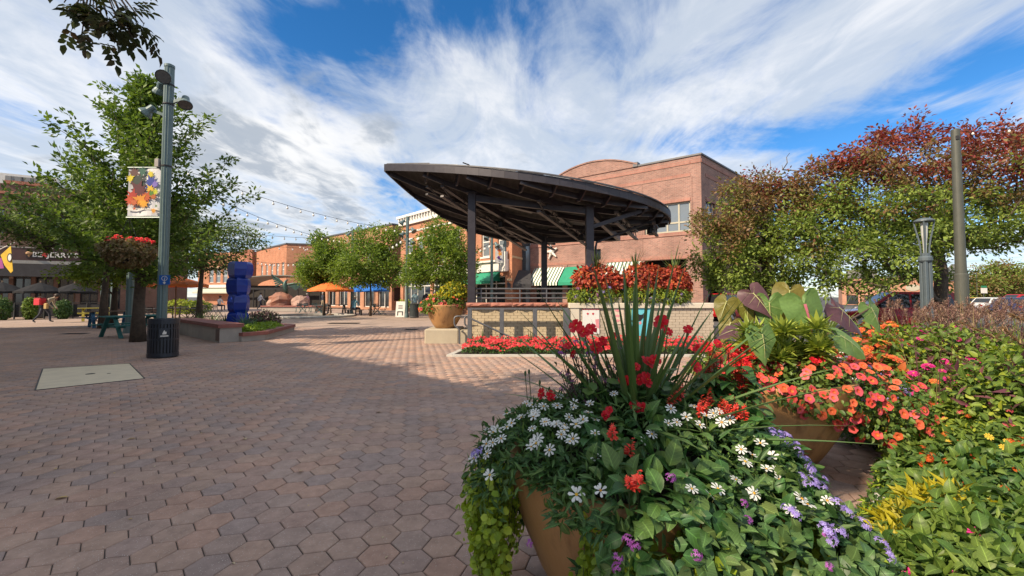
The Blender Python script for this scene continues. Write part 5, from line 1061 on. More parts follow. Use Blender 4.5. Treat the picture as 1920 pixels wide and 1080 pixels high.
# parasols
m_orange = pm('orange_canvas', (.80, .21, .05), (.72, .17, .04), 3, .8); m_charc = pm('charcoal_canvas', (.014, .015, .018), (.02, .021, .025), 3, .8, spec=.2); m_wood = pm('weathered_wood', (.22, .15, .10), (.16, .11, .075), 6, .8)
def parasol(px, Y, zrim, ztop, R, mat, lab, group, n=8, x=None, post=None):
    x = XZ(px, Y) if x is None else x; t = thing('parasol', lab, 'parasol', (x, Y, 0), 0, group)
    mb = MB(); rim = []
    for i in range(n * 2):
        a = math.pi * i / n + .2; r = R * (1 if i % 2 == 0 else .955); rim.append((x + r * math.cos(a), Y + r * math.sin(a), zrim + (0 if i % 2 == 0 else .04)))
    k = len(rim); mid = [(x + (p[0] - x) * .5, Y + (p[1] - Y) * .5, zrim + (ztop - zrim) * .56) for p in rim]
    mb.add(rim + mid + [(x, Y, ztop)] + [(p[0], p[1], p[2] - .13) for p in rim], [(i, (i + 1) % k, k + (i + 1) % k, k + i) for i in range(k)] + [(k + i, k + (i + 1) % k, 2 * k) for i in range(k)] + [(2 * k + 1 + i, 2 * k + 1 + (i + 1) % k, (i + 1) % k, i) for i in range(k)]); mb.build('canopy', mat, t)
    mb = MB(); mb.tube([(x, Y, 0), (x, Y, ztop + .1)], .04, 8); mb.lathe([(.28, 0), (.28, .06), (.06, .12)], 12, (x, Y, 0)); mb.build('pole', post or m_wood, t)
    for i in range(0, k, 2): mb = MB(); mb.bar((x, Y, ztop - .06), (rim[i][0], rim[i][1], rim[i][2] + .0), .025); mb.build('rib', m_dk, t)
    return t
parasol(330, 25, 2.12, 2.68, 1.65, m_orange, 'orange parasol behind the near light pole', 'orange parasols'); parasol(620, 33.4, 1.95, 2.72, 1.72, m_orange, 'orange parasol over a picnic table in the middle of the plaza', 'orange parasols'); parasol(1001, 1, 0, 0, 0, m_orange, '', None) if False else None
parasol(672, 41, 2.0, 2.7, 1.2, m_blue, 'bright blue parasol left of the other, beside the terracotta shops', 'blue parasols'); parasol(703, 40, 2.05, 2.75, 1.25, m_blue, 'bright blue parasol nearest the terracotta building corner', 'blue parasols')
for px, Y, lab in ((4, 28.4, 'charcoal parasol at the left frame edge under the yellow flag'), (76, 29, 'charcoal parasol above the walking person'), (140, 30.2, 'charcoal parasol at the right end of the shaded patio')): parasol(px, Y, 1.78, 2.42, 1.25, m_charc, lab, 'charcoal parasols on the patio')
# picnic tables
def picnic(px, Y, rz, mat, lab, top=None):
    x = XZ(px, Y); t = thing('picnic_table', lab, 'picnic table', (x, Y, 0), 0, 'painted picnic tables'); kids = []
    for k in range(5): mb = MB(); mb.box((0, -.30 + .15 * k, .745), (1.7, .138, .04)); kids.append(mb.build('tabletop_plank', top or mat, t, world=False))
    for s in (-1, 1):
        for k in range(2): mb = MB(); mb.box((0, s * (.66 + .14 * k), .445), (1.7, .13, .04)); kids.append(mb.build('seat_plank', mat, t, world=False))
    for xx in (-.6, .6):
        for s in (-1, 1): mb = MB(); mb.bar((xx, s * .22, .72), (xx, s * .68, .0), .045, .12, up=(1, 0, 0)); kids.append(mb.build('leg', mat, t, world=False))
        mb = MB(); mb.box((xx + .05, 0, .40), (.045, 1.55, .09)); mb.box((xx + .05, 0, .70), (.045, .7, .08)); kids.append(mb.build('brace', mat, t, world=False))
    t.rotation_euler = (0, 0, rz); return t
m_tealw = pm('teal_wood_paint', (.03, .17, .16), (.025, .13, .13), 6, .6); m_bluew = pm('blue_wood_paint', (.04, .14, .27), (.03, .11, .22), 6, .6); m_yelw = pm('yellow_wood_paint', (.42, .36, .06), (.36, .31, .05), 6, .6)
picnic(250, 15.6, 1.15, m_tealw, 'teal painted picnic table behind the oak trunk'); picnic(207, 20.5, .9, m_bluew, 'blue painted picnic table with a tan top, left of the teal one', m_wood); picnic(184, 26, .8, m_yelw, 'small yellow picnic table furthest left in the shade'); picnic(632, 37.5, .2, m_kawn, 'dark picnic table under the middle orange parasol')
# bistro chairs and tables
def bistro_chair(mat):
    t = thing('bistro_chair', 'dark folding bistro chair on the sunlit plaza behind the seat wall', 'chair', (0, 0, 0), 0, 'bistro chairs and tables on the plaza')
    mb = MB(); mb.box((0, 0, .45), (.40, .40, .025)); mb.build('seat', mat, t)
    for z in (.62, .72, .82): mb = MB(); mb.box((0, .215 + (z - .6) * .2, z), (.38, .02, .06)); mb.build('back_slat', mat, t)
    for x in (-.19, .19): mb = MB(); mb.bar((x, -.2, 0), (x, .20, .5), .025); mb.bar((x, .20, .5), (x, .27, .88), .025); mb.build('frame_leg', mat, t); mb = MB(); mb.bar((x * .88, .22, 0), (x * .88, -.18, .45), .025); mb.build('leg', mat, t)
    return t
def bistro_table(mat, lab):
    t = thing('bistro_table', lab, 'table', (0, 0, 0), 0, 'bistro chairs and tables on the plaza'); mb = MB(); mb.cbox((0, 0, .72), (.75, .75, .03)); mb.build('tabletop', mat, t)
    for s in (-1, 1): mb = MB(); mb.bar((s * .3, -.3, 0), (-s * .3, .3, .70), .03); mb.bar((s * .3, .3, 0), (-s * .3, -.3, .70), .03); mb.build('leg', mat, t)
    return t
m_btl = pm('teal_steel_furniture', (.06, .15, .17), (.05, .12, .14), 6, .4, .2); m_bblk = pm('black_steel_furniture', (.035, .037, .04), (.05, .05, .055), 6, .45, .2)
ch0 = bistro_chair(m_bblk); ch1 = bistro_chair(m_btl); tb0 = bistro_table(m_bblk, ''); tb1 = bistro_table(m_btl, ''); first = {}
def put(o, px, Y, rz, lab):
    loc = (XZ(px, Y), Y, 0)
    if o.name not in first: first[o.name] = 1; o.location = loc; o.rotation_euler = (0, 0, rz); o['label'] = lab; return o
    return dup(o, loc, rz, lab)
rr = random.Random(3); ORD = 'first second third fourth fifth sixth seventh eighth ninth tenth'.split()
def row(proto, spots, fmt):
    for k, (px, Y) in enumerate(sorted(spots)): put(proto, px, Y, rr.uniform(0, 6.2), fmt % ORD[k])
row(ch0, ((285, 24), (300, 27), (318, 26), (345, 27), (360, 24.5), (275, 28), (332, 29), (372, 28), (392, 30), (410, 31)), 'black folding bistro chair, %s from the left behind the seat wall')
row(tb0, ((292, 26), (338, 28), (366, 26), (385, 32)), 'black bistro table, %s from the left behind the seat wall')
row(ch1, ((560, 38), (577, 39), (604, 35), (612, 37), (697, 34.5), (706, 35.5), (719, 34), (655, 36), (588, 37)), 'teal bistro chair, %s from the left in the sun round the orange parasol')
row(tb1, ((568, 38.5), (708, 34.5), (599, 36)), 'teal bistro table, %s from the left in the sun round the orange parasol')
# boulder fountain with bronze bird, low wall and splash pad
m_rock = pm('red_granite', (.36, .15, .085), (.20, .10, .075), 1.3, .75, bump=.6, bscale=6, contrast=(.3, .6)); m_rock2 = pm('pink_granite', (.42, .27, .21), (.28, .18, .15), 2, .8, bump=.6, bscale=8)
def rock(c, r, seed, mat, lab):
    rng = np.random.default_rng(seed); mb = MB(); nu, nv = 10, 6; vs = []
    for i in range(nv + 1):
        for j in range(nu): t, p = 2 * math.pi * j / nu, math.pi * .5 * i / nv; k = rng.uniform(.82, 1.1); vs.append((c[0] + r[0] * math.cos(t) * math.cos(p) ** .7 * k, c[1] + r[1] * math.sin(t) * math.cos(p) ** .7 * k, c[2] + r[2] * math.sin(p) * rng.uniform(.9, 1.05)))
    mb.add(vs, [f for i in range(nv) for j in range(nu) for f in ((i * nu + j, i * nu + (j + 1) % nu, (i + 1) * nu + (j + 1) % nu), (i * nu + j, (i + 1) * nu + (j + 1) % nu, (i + 1) * nu + j))])
    return flat_thing(mb, 'boulder', mat, lab, 'boulder', c)
Yr = 43; rock((XZ(527, Yr), Yr, .45), (1.35, 1.2, 1.45), 1, m_rock, 'big red brown boulder carrying the bronze bird'); rock((XZ(564, Yr), Yr, .45), (.95, .9, 1.1), 6, m_rock2, 'smaller pink boulder right of the bird boulder'); rock((XZ(510, Yr - .6), Yr - .6, .45), (.5, .5, .7), 9, m_rock2, 'pale boulder leaning at the left foot of the big boulder')
fw = thing('fountain_wall', 'low concrete wall with a red stone top round the boulders', 'wall', (XZ(548, 42), 41.6, 0)); mb = MB(); xa_, xb_ = XZ(492, 41.5), XZ(592, 41.5); mb.box(((xa_ + xb_) / 2, 42.8, .22), (xb_ - xa_, 2.6, .44)); mb.build('base', m_sconc, fw)
for k in range(5): mb = MB(); w = (xb_ - xa_ + .2) / 5; mb.box((xa_ - .1 + w * (k + .5), 42.8, .505), (w - .02, 2.8, .12)); mb.build('cap_slab', m_cap, fw)
m_bronze = pm('green_bronze', (.06, .115, .10), (.035, .07, .06), 6, .45, .5); bp = Vector((XZ(534, Yr), Yr, 1.85))
bd = thing('bird_sculpture', 'green bronze bird with raised wings landing on the red boulder', 'sculpture', tuple(bp))
mb = MB(); mb.tube([bp + Vector((.25, 0, -.1)), bp + Vector((.1, 0, .35)), bp + Vector((0, 0, .8)), bp + Vector((.06, 0, 1.15)), bp + Vector((.3, 0, 1.3))], [.12, .26, .24, .12, .05], 8); mb.build('body', m_bronze, bd, smooth=True)
def wing(sgn, tipv):
    mb = MB(); root = bp + Vector((0, 0, .75)); tipv = Vector(tipv); n = 6
    for i in range(n):
        f_ = i / (n - 1); a_ = root + tipv * (.25 + .5 * f_); b2 = root + tipv * (.45 + .6 * f_) + Vector((sgn * .35 * (1 - f_), 0, -.55 * (1 - f_))); mb.bar(a_, b2, .16, .04, up=(0, 1, 0))
    mb.tube([root, root + tipv * .5 + Vector((0, 0, .1)), root + tipv], [.12, .1, .04], 6); mb.build('wing', m_bronze, bd)
wing(-1, (-1.3, 0, 1.0)); wing(1, (1.7, .2, .15))
sp_ = thing('splash_pad', 'round dark wet splash pad with a pale concrete ring', 'fountain', (XZ(580, 31.5), 31.5, 0)); mb = MB(); mb.lathe([(2.6, .0), (2.6, .01)], 40, (XZ(580, 31.5), 31.5, 0)); mb.build('pad', pm('wet_stone', (.03, .028, .027), (.05, .045, .042), 3, .15), sp_)
mb = MB(); n = 40; cx, cy = XZ(580, 31.5), 31.5; P = lambda i, r, z: (cx + r * math.cos(2 * math.pi * i / n), cy + r * math.sin(2 * math.pi * i / n), z)
for i in range(n): mb.add([P(i, 2.62, .12), P(i + 1, 2.62, .12), P(i + 1, 3.2, .10), P(i, 3.2, .10), P(i, 3.2, 0), P(i + 1, 3.2, 0), P(i, 2.62, 0), P(i + 1, 2.62, 0)], [(3, 2, 1, 0), (4, 5, 2, 3), (7, 6, 0, 1)])
mb.build('ring', pm('pale_ring', (.48, .46, .42), (.40, .38, .35), 3, .8), sp_)
# sandwich board, far bins, potted plant
x, Y = XZ(752, 30.5), 30.5; sw = thing('sandwich_board', 'white sandwich board with black print standing by the far light pole', 'sandwich board', (x, Y, 0))
for s, nm in ((-1, 'front_panel'), (1, 'back_panel')): mb = MB(); mb.obox((x - .32, Y + s * .28, 0), (.64, 0, 0), (0, .03, 0), (0, -s * .25, 1.1)); mb.build(nm, m_white if s < 0 else m_wood, sw)
mb = MB()
for px_, z_, w_, h_ in ((-.2, .35, .4, .06), (-.2, .12, .06, .25), (.14, .12, .06, .25), (-.15, .6, .3, .03), (-.15, .7, .3, .03), (-.15, .8, .3, .03)): mb.obox((x + px_, Y - .30 + z_ * .227, z_), (w_, 0, 0), (0, .008, 0), (0, h_ * .227, h_))
mb.build('print', m_kawn, sw)
x, Y = XZ(777, 29.6), 29.6; fb = thing('litter_bin', 'round dark green litter bin by the far light pole', 'bin', (x, Y, 0)); mb = MB(); mb.lathe([(.30, 0), (.31, .05), (.31, .88), (.34, .90), (.34, .95), (.22, .98)], 20, (x, Y, 0)); mb.build('drum', pm('dark_green_bin', (.03, .04, .042), (.045, .055, .055), 5, .4, .2), fb); mb = MB(); mb.lathe([(.20, .98), (.12, 1.04)], 16, (x, Y, 0)); mb.build('lid', m_dk, fb); mb = MB(); mb.lathe([(.315, .04), (.315, .09)], 20, (x, Y, 0)); mb.build('hoop', m_cop, fb)
# patio fence and flags
pf = thing('patio_fence', 'black steel patio fence in front of the shaded ice cream shop', 'fence', (XZ(80, 27.6), 27.6, 0)); pa, pb = Vector((XZ(-60, 26.5), 26.5, 0)), Vector((XZ(190, 29.2), 29.2, 0)); n = 9
for k in range(n + 1): p = pa.lerp(pb, k / n); mb = MB(); mb.bar(p, p + Vector((0, 0, 1.05)), .06); mb.build('post', m_bblk, pf)
for k in range(n):
    p, q = pa.lerp(pb, k / n), pa.lerp(pb, (k + 1) / n); mb = MB(); dd = (q - p); mb.obox(p + dd * .03 + Vector((0, 0, .12)), dd * .94, (0, .02, 0), (0, 0, .82)); mb.build('panel', m_kawn, pf); mb = MB(); mb.bar(p + Vector((0, 0, 1.03)), q + Vector((0, 0, 1.03)), .05); mb.build('rail', m_bblk, pf)
fp_ = thing('flag_pole', 'slanted flag pole with a yellow flag and a purple flag at the left edge', 'flag', (XZ(-3, 26), 26, 0)); x = XZ(-6, 26); mb = MB(); mb.tube([(x, 26, 0), (x, 26, 5.0)], .045, 8); mb.tube([(x, 26, 4.3), (x + .95, 26, 4.75)], .025, 6); mb.build('pole', m_white, fp_)
m_yel = pm('yellow_flag_cloth', (.62, .42, .02), (.52, .33, .015), 3, .7); m_pur = pm('purple_flag_cloth', (.22, .03, .20), (.35, .06, .25), 3, .7)
def flag(pts_, mat, nm): mb = MB(); P = [at(a_, c_, 25.9) for a_, c_ in pts_]; mb.extr(P, (0, .02, 0)); mb.build(nm, mat, fp_)
flag([(1, 478), (20, 461), (24, 508), (20, 512), (8, 497)], m_yel, 'yellow_flag'); flag([(-6, 482), (3, 484), (7, 503), (-6, 504)], m_pur, 'purple_flag')
mb = MB(); P = at(18, 483, 25.86); mb.extr([P + Vector((.16 * math.cos(t), 0, .28 * math.sin(t))) for t in np.linspace(0, 6.28, 12, endpoint=False)], (0, .015, 0)); mb.build('flag_ring', m_kawn, fp_); mb = MB(); P = at(18, 483, 25.84); mb.extr([P + Vector((.10 * math.cos(t), 0, .20 * math.sin(t))) for t in np.linspace(0, 6.28, 12, endpoint=False)], (0, .015, 0)); mb.build('flag_disc', m_white, fp_)

# ================================================================ PEOPLE
m_skin = pm('skin', (.42, .25, .18), (.38, .22, .16), 8, .5); m_hair = pm('dark_hair', (.03, .02, .015), (.05, .035, .025), 20, .6); m_grey = pm('grey_hair', (.35, .33, .31), (.28, .27, .25), 20, .6)
JN = 'pelvis spine chest neck head lsho lelb lwri lhand rsho relb rwri rhand lhip lkne lank ltoe rhip rkne rank rtoe crown'.split()
BN = [('pelvis', 'spine'), ('spine', 'chest'), ('chest', 'neck'), ('neck', 'head'), ('head', 'crown'), ('chest', 'lsho'), ('lsho', 'lelb'), ('lelb', 'lwri'), ('lwri', 'lhand'), ('chest', 'rsho'), ('rsho', 'relb'), ('relb', 'rwri'), ('rwri', 'rhand'), ('pelvis', 'lhip'), ('lhip', 'lkne'), ('lkne', 'lank'), ('lank', 'ltoe'), ('pelvis', 'rhip'), ('rhip', 'rkne'), ('rkne', 'rank'), ('rank', 'rtoe')]
RD = dict(pelvis=.135, spine=.125, chest=.15, neck=.055, head=.095, crown=.085, lsho=.075, rsho=.075, lelb=.05, relb=.05, lwri=.035, rwri=.035, lhand=.038, rhand=.038, lhip=.105, rhip=.105, lkne=.065, rkne=.065, lank=.045, rank=.045, ltoe=.038, rtoe=.038)
ST = dict(pelvis=(0, 0, .92), spine=(0, 0, 1.12), chest=(0, 0, 1.33), neck=(0, -.01, 1.5), head=(0, -.03, 1.62), crown=(0, -.02, 1.70), lsho=(.19, 0, 1.40), lelb=(.25, .03, 1.12), lwri=(.25, -.05, .88), lhand=(.25, -.07, .79), rsho=(-.19, 0, 1.40), relb=(-.25, .03, 1.12), rwri=(-.25, -.05, .88), rhand=(-.25, -.07, .79), lhip=(.10, 0, .88), lkne=(.11, -.03, .48), lank=(.11, .02, .08), ltoe=(.12, -.14, .035), rhip=(-.10, 0, .88), rkne=(-.11, -.03, .48), rank=(-.11, .02, .08), rtoe=(-.12, -.14, .035))
SIT = dict(ST, pelvis=(0, 0, .52), spine=(0, 0, .72), chest=(0, -.05, .93), neck=(0, -.08, 1.1), head=(0, -.11, 1.22), crown=(0, -.10, 1.30), lsho=(.2, -.05, 1.0), lelb=(.27, -.12, .74), lwri=(.18, -.36, .70), lhand=(.15, -.44, .72), rsho=(-.2, -.05, 1.0), relb=(-.27, -.12, .74), rwri=(-.18, -.36, .70), rhand=(-.15, -.44, .72), lhip=(.1, 0, .5), lkne=(.16, -.43, .5), lank=(.16, -.40, .08), ltoe=(.17, -.55, .035), rhip=(-.1, 0, .5), rkne=(-.16, -.43, .5), rank=(-.16, -.40, .08), rtoe=(-.17, -.55, .035))
WALK = dict(ST, lkne=(.11, -.20, .50), lank=(.11, -.22, .10), ltoe=(.12, -.38, .06), rkne=(-.11, .10, .48), rank=(-.11, .38, .12), rtoe=(-.12, .26, .035), lelb=(.26, .14, 1.14), lwri=(.27, .06, .90), lhand=(.27, .02, .82), relb=(-.26, -.08, 1.13), rwri=(-.24, -.30, .98), rhand=(-.23, -.37, .95))
STOOP = dict(WALK, spine=(0, -.08, 1.10), chest=(0, -.26, 1.27), neck=(0, -.40, 1.36), head=(0, -.50, 1.44), crown=(0, -.55, 1.50), lsho=(.19, -.28, 1.30), rsho=(-.19, -.28, 1.30), lelb=(.26, -.30, 1.03), lwri=(.24, -.42, .82), lhand=(.22, -.45, .74), relb=(-.26, -.28, 1.03), rwri=(-.24, -.44, .85), rhand=(-.22, -.49, .78))
def person(lab, px, Y, rz, pose, top, legs, hair=None, s=1.0, sleeves=True, cat='person', name='person', skin=None, group=None, z=0):
    x = XZ(px, Y); t = thing(name, lab, cat, (x, Y, z), 0, group); me = bpy.data.meshes.new('body'); idx = {n_: i for i, n_ in enumerate(JN)}
    me.from_pydata([pose[n_] for n_ in JN], [(idx[a_], idx[b2]) for a_, b2 in BN], []); o = bpy.data.objects.new('body', me); COL.link(o)
    sk = o.modifiers.new('Skin', 'SKIN'); sk.use_smooth_shade = True
    for i, n_ in enumerate(JN): r = RD[n_]; me.skin_vertices[0].data[i].radius = (r, r * (.75 if n_ in ('spine', 'chest', 'pelvis') else 1))
    for v in me.skin_vertices[0].data: v.use_root = False
    me.skin_vertices[0].data[0].use_root = True; ss_ = o.modifiers.new('Sub', 'SUBSURF'); ss_.levels = 1; ss_.render_levels = 1
    dg = bpy.context.evaluated_depsgraph_get(); m2 = bpy.data.meshes.new_from_object(o.evaluated_get(dg)); COL.unlink(o); bpy.data.objects.remove(o)
    for m in (skin or m_skin, top, legs, m_kawn): m2.materials.append(m)
    J = {k: Vector(v) for k, v in pose.items()}
    def seg(p, a_, b2): d_ = b2 - a_; u = max(0, min(1, (p - a_).dot(d_) / max(d_.length_squared, 1e-6))); return (p - a_ - d_ * u).length
    for f_ in m2.polygons:
        c_ = f_.center; best = min(BN, key=lambda e: seg(c_, J[e[0]], J[e[1]]) / (RD[e[0]] + RD[e[1]]))[1]
        f_.material_index = 0 if best in ('head', 'crown', 'lhand', 'rhand') or (not sleeves and best in ('lwri', 'rwri')) else 2 if best in ('lkne', 'rkne', 'lank', 'rank', 'lhip', 'rhip') else 3 if best in ('ltoe', 'rtoe') else 1
    m2.polygons.foreach_set('use_smooth', [True] * len(m2.polygons)); b2 = link('body', m2, t)
    if hair: 
        mb = MB(); h = J['head']; c_ = J['crown']; ax = (c_ - h).normalized(); p = h + ax * .05 + Vector((0, .02, 0)); mb.lathe([(.10, -.04), (.112, .03), (.10, .09), (.05, .135), (.01, .14)], 12, tuple(p)); mb.build('hair', hair, t, world=False, smooth=True)
    t.rotation_euler = (0, 0, rz); t.scale = (s, s, s); return t
m_navc = pm('navy_cloth', (.025, .03, .05), (.04, .045, .07), 6, .85); m_beige = pm('beige_cloth', (.40, .35, .27), (.34, .30, .23), 6, .85); m_aqua = pm('blue_shirt_cloth', (.12, .27, .36), (.10, .23, .32), 6, .85); m_wht = pm('white_cloth', (.68, .68, .68), (.60, .60, .62), 6, .85); m_pnk = pm('pink_cloth', (.60, .30, .34), (.54, .26, .30), 6, .85); m_khk = pm('khaki_cloth', (.38, .30, .20), (.33, .26, .17), 6, .85)
pr = person('person in beige jacket stooping and walking left past the patio', 84, 23.7, 2.0, STOOP, m_beige, m_navc, m_hair)
x, Y = XZ(80, 23.6), 23.5; bg_ = thing('red_bag', 'large red insulated bag carried on the back of the walking person', 'bag', (x, Y, .95)); mb = MB(); mb.cbox((x, Y, 1.17), (.50, .32, .36), -.2, 0, .05); mb.build('body', pm('red_bag_fabric', (.58, .02, .035), (.48, .015, .03), 6, .5), bg_)
mb = MB(); mb.cbox((x, Y, 1.36), (.46, .28, .03), -.2, 0, .01); mb.build('lid', pm('red_bag_lid', (.45, .02, .03), rough=.5), bg_); mb = MB(); mb.tube([(x - .15, Y - .02, 1.37), (x - .08, Y - .02, 1.44), (x + .08, Y - .02, 1.44), (x + .15, Y - .02, 1.37)], .015, 6); mb.build('handle', m_kawn, bg_)
x2, Y2 = XZ(86, 23.4), 23.45; fb_ = thing('yellow_bag', 'small tan bag hanging at the hip of the walking person', 'bag', (x2, Y2, .8)); mb = MB(); mb.cbox((x2, Y2, .93), (.20, .12, .30), 0, 0, .03); mb.build('body', pm('tan_bag', (.5, .34, .14), rough=.7), fb_); mb = MB(); mb.tube([(x2 - .08, Y2, 1.07), (x2, Y2, 1.2), (x2 + .08, Y2, 1.07)], .012, 5); mb.build('strap', m_wood, fb_)
person('man in blue shirt sitting with his back to the plaza', 665, 33, 2.9, SIT, m_aqua, m_navc, m_grey, 1.08)
x, Y = XZ(665, 33), 33.05; bs = thing('bench_stool', 'dark backless bench under the man in the blue shirt', 'bench', (x, Y, 0)); mb = MB(); mb.box((x, Y, .41), (1.3, .36, .05)); mb.build('seat', m_kawn, bs)
for dx in (-.5, .5): mb = MB(); mb.box((x + dx, Y, .19), (.06, .3, .38)); mb.build('leg', m_kawn, bs)
person('pedestrian in white shirt and dark trousers left of the boulder', 489, 47, 2.6, WALK, m_wht, m_navc, m_hair, 1.05); person('pedestrian in pink shirt right of the boulders', 576, 47, 3.0, ST, m_pnk, m_navc, m_grey); person('pedestrian in navy jacket and khaki trousers near the orange parasol', 606, 50, -.4, ST, m_navc, m_khk, m_grey, 1.08); person('pedestrian in pale shirt seated left of the blue sculpture', 412, 44, 1.4, SIT, m_wht, m_navc, m_hair, 1.1)
m_mann = pm('mannequin_white', (.66, .65, .62), (.60, .59, .57), 6, .4); m_mint = pm('mint_cloth', (.20, .42, .32), (.17, .37, .28), 6, .85); m_lblue = pm('light_blue_cloth', (.42, .60, .68), (.36, .54, .62), 6, .85)
for px, Y, top, leg, lab in ((778, 36.2, m_lblue, m_lblue, 'shop mannequin in a light blue outfit, left of the others'), (799, 35, m_navc, m_wht, 'shop mannequin in navy top and white trousers'), (814, 34.6, m_mint, m_mint, 'shop mannequin in a mint green dress'), (823, 34.2, m_wht, m_mint, 'shop mannequin in a white top beside the mint dress')):
    person(lab, px, Y, .3, ST, top, leg, None, 1.08, False, 'mannequin', 'mannequin', m_mann, 'mannequins outside the orange shop')

# ================================================================ CAR PARK
mb = MB(); mb.quad((9.52, 14, -.05), (90, 14, -.05), (90, 62, -.05), (9.52, 62, -.05)); o = mb.build('car_park_surface', pm('pale_asphalt', (.10, .10, .10), (.075, .075, .078), 2, .9)); tag(o, kind='structure')
m_tyre = pm('tyre_rubber', (.02, .02, .02), rough=.8); m_rim = pm('alloy_rim', (.45, .45, .46), rough=.35, metal=.6); m_cgl = glassmat('car_glass', (.015, .018, .022), .05); m_red_l = pm('tail_light', (.35, .01, .01), rough=.2); m_head = pm('head_light', (.7, .7, .7), rough=.1)
def car(px, Y, rz, paint, lab, suv=True, s=1.0):
    x = XZ(px, Y); t = thing('parked_car', lab, 'car', (x, Y, -.05), 0, 'cars in the car park'); Lh = 2.3; hb = .98 if suv else .88; hr = 1.72 if suv else 1.42
    low = [(-Lh, .62, .45, .72), (-Lh + .08, .82, .30, hb - .06), (-Lh + .5, .90, .24, hb), (-.9, .92, .22, hb + .03), (.6, .92, .22, hb + .01), (1.2, .90, .22, hb - .06), (Lh - .25, .84, .26, hb - .18), (Lh, .62, .40, .66)]
    def loft(mb, st, mi=0):
        vs = []
        for X, w, zb_, zt_ in st: m_ = zb_ + (zt_ - zb_) * .55; vs += [(X, -w * .9, zb_), (X, -w, zb_ + .12), (X, -w, m_), (X, -w * .93, zt_ - .05), (X, -w * .8, zt_), (X, w * .8, zt_), (X, w * .93, zt_ - .05), (X, w, m_), (X, w, zb_ + .12), (X, w * .9, zb_)]
        k = 10; fs = [(i * k + j, i * k + (j + 1) % k, (i + 1) * k + (j + 1) % k, (i + 1) * k + j)[::-1] for i in range(len(st) - 1) for j in range(k)] + [tuple(range(k)), tuple((len(st) - 1) * k + j for j in range(k))[::-1]]; mb.add(vs, fs, mi)
    mb = MB(); loft(mb, low); mb.build('body', paint, t, world=False, smooth=False)
    ro = [(-Lh + (.12 if suv else .75), .80, hb - .1), (-Lh + (.45 if suv else 1.3), .66, hr - .04), (.2, .66, hr), (1.15, .80, hb - .05)]
    vs = [(X, sgn * w, z) for X, w, z in ro for sgn in (-1, 1)]; mb = MB(); mb.add(vs, [(0, 1, 3, 2), (2, 3, 5, 4), (4, 5, 7, 6), (0, 2, 4, 6), (1, 7, 5, 3)]); mb.build('cabin', paint, t, world=False)
    for sgn in (-1, 1):
        mb = MB(); g_ = lambda X, z: (X, sgn * (.815 - .15 * (z - hb) / (hr - hb)), z); x0, x1, x2, x3 = ro[0][0] + .28, ro[1][0] + .12, .14, .92
        mb.add([g_(x0, hb + .02), g_(-.42, hb + .04), g_(-.42, hr - .12), g_(x1, hr - .14)], [(0, 1, 2, 3)]); mb.add([g_(-.34, hb + .04), g_(x3, hb + .03), g_(x2, hr - .12), g_(-.34, hr - .11)], [(0, 1, 2, 3)]); mb.build('side_window', m_cgl, t, world=False)
    for X0, X1, nm, e in ((ro[0], ro[1], 'rear_window', -.015), (ro[3], ro[2], 'windscreen', .015)):
        mb = MB(); L_ = lambda u, sg: (X0[0] + (X1[0] - X0[0]) * u + e, sg * (X0[1] + (X1[1] - X0[1]) * u) * .86, X0[2] + (X1[2] - X0[2]) * u + .012); mb.add([L_(.25, -1), L_(.25, 1), L_(.92, 1), L_(.92, -1)], [(0, 1, 2, 3)]); mb.build(nm, m_cgl, t, world=False)
    for X in (-1.4, 1.4):
        for sgn in (-1, 1):
            mb = MB(); mb.tube([(X, sgn * .72, .34), (X, sgn * .93, .34)], .34, 18); w_ = mb.build('wheel', m_tyre, t, world=False); mb = MB(); mb.tube([(X, sgn * .90, .34), (X, sgn * .94, .34)], [.22, .20], 12); mb.build('rim', m_rim, w_, world=False)
    for sgn in (-1, 1):
        mb = MB(); mb.box((-Lh + .06, sgn * .70, hb - .2), (.10, .18, .34 if suv else .16)); mb.build('tail_light', m_red_l, t, world=False); mb = MB(); mb.box((Lh - .12, sgn * .62, .66), (.16, .28, .12)); mb.build('headlight', m_head, t, world=False)
    t.rotation_euler = (0, 0, rz); t.scale = (s, s, s); return t
m_cred = pm('red_car_paint', (.42, .015, .02), rough=.2); m_cwht = pm('white_car_paint', (.72, .72, .72), rough=.25); m_csil = pm('silver_car_paint', (.40, .42, .44), rough=.25, metal=.4); m_cblu = pm('dark_blue_car_paint', (.02, .03, .12), rough=.2); m_cyel = pm('yellow_car_paint', (.62, .42, .02), rough=.25); m_cgry = pm('grey_car_paint', (.12, .12, .13), rough=.25)
car(1672, 19.5, 2.75, m_cred, 'dark red hatchback seen from behind, next to the orange flowers'); car(1712, 27, 2.85, m_cwht, 'white van-like car behind the red hatchback, by the street lamp'); car(1680, 31, 2.9, m_csil, 'silver car half hidden behind the red hatchback')
car(1775, 34, .2, m_cwht, 'white car between the street lamp and tall post'); car(1862, 40, .1, m_cwht, 'white car right of the tall post', False); car(1838, 46, .1, m_cyel, 'yellow car behind the white car right of the tall post', False); car(1905, 41, 3.0, m_cred, 'bright red tall car at the right edge'); car(1896, 36, 1.2, m_cblu, 'dark blue car in front of the bright red one', False); car(1885, 50, .1, m_csil, 'far silver car in the second row at the right', False); car(1935, 50, .1, m_cred, 'far red car in the second row at the right')
car(1368, 27, .6, m_cred, 'red car under the olive tree near the brick building'); car(1345, 31, .6, m_cgry, 'dark grey car under the trees by the brick building')
m_sal = brickmat('salmon_brick', (.52, .26, .17), (.44, .21, .14), (.45, .32, .25), .4, .2, .012)
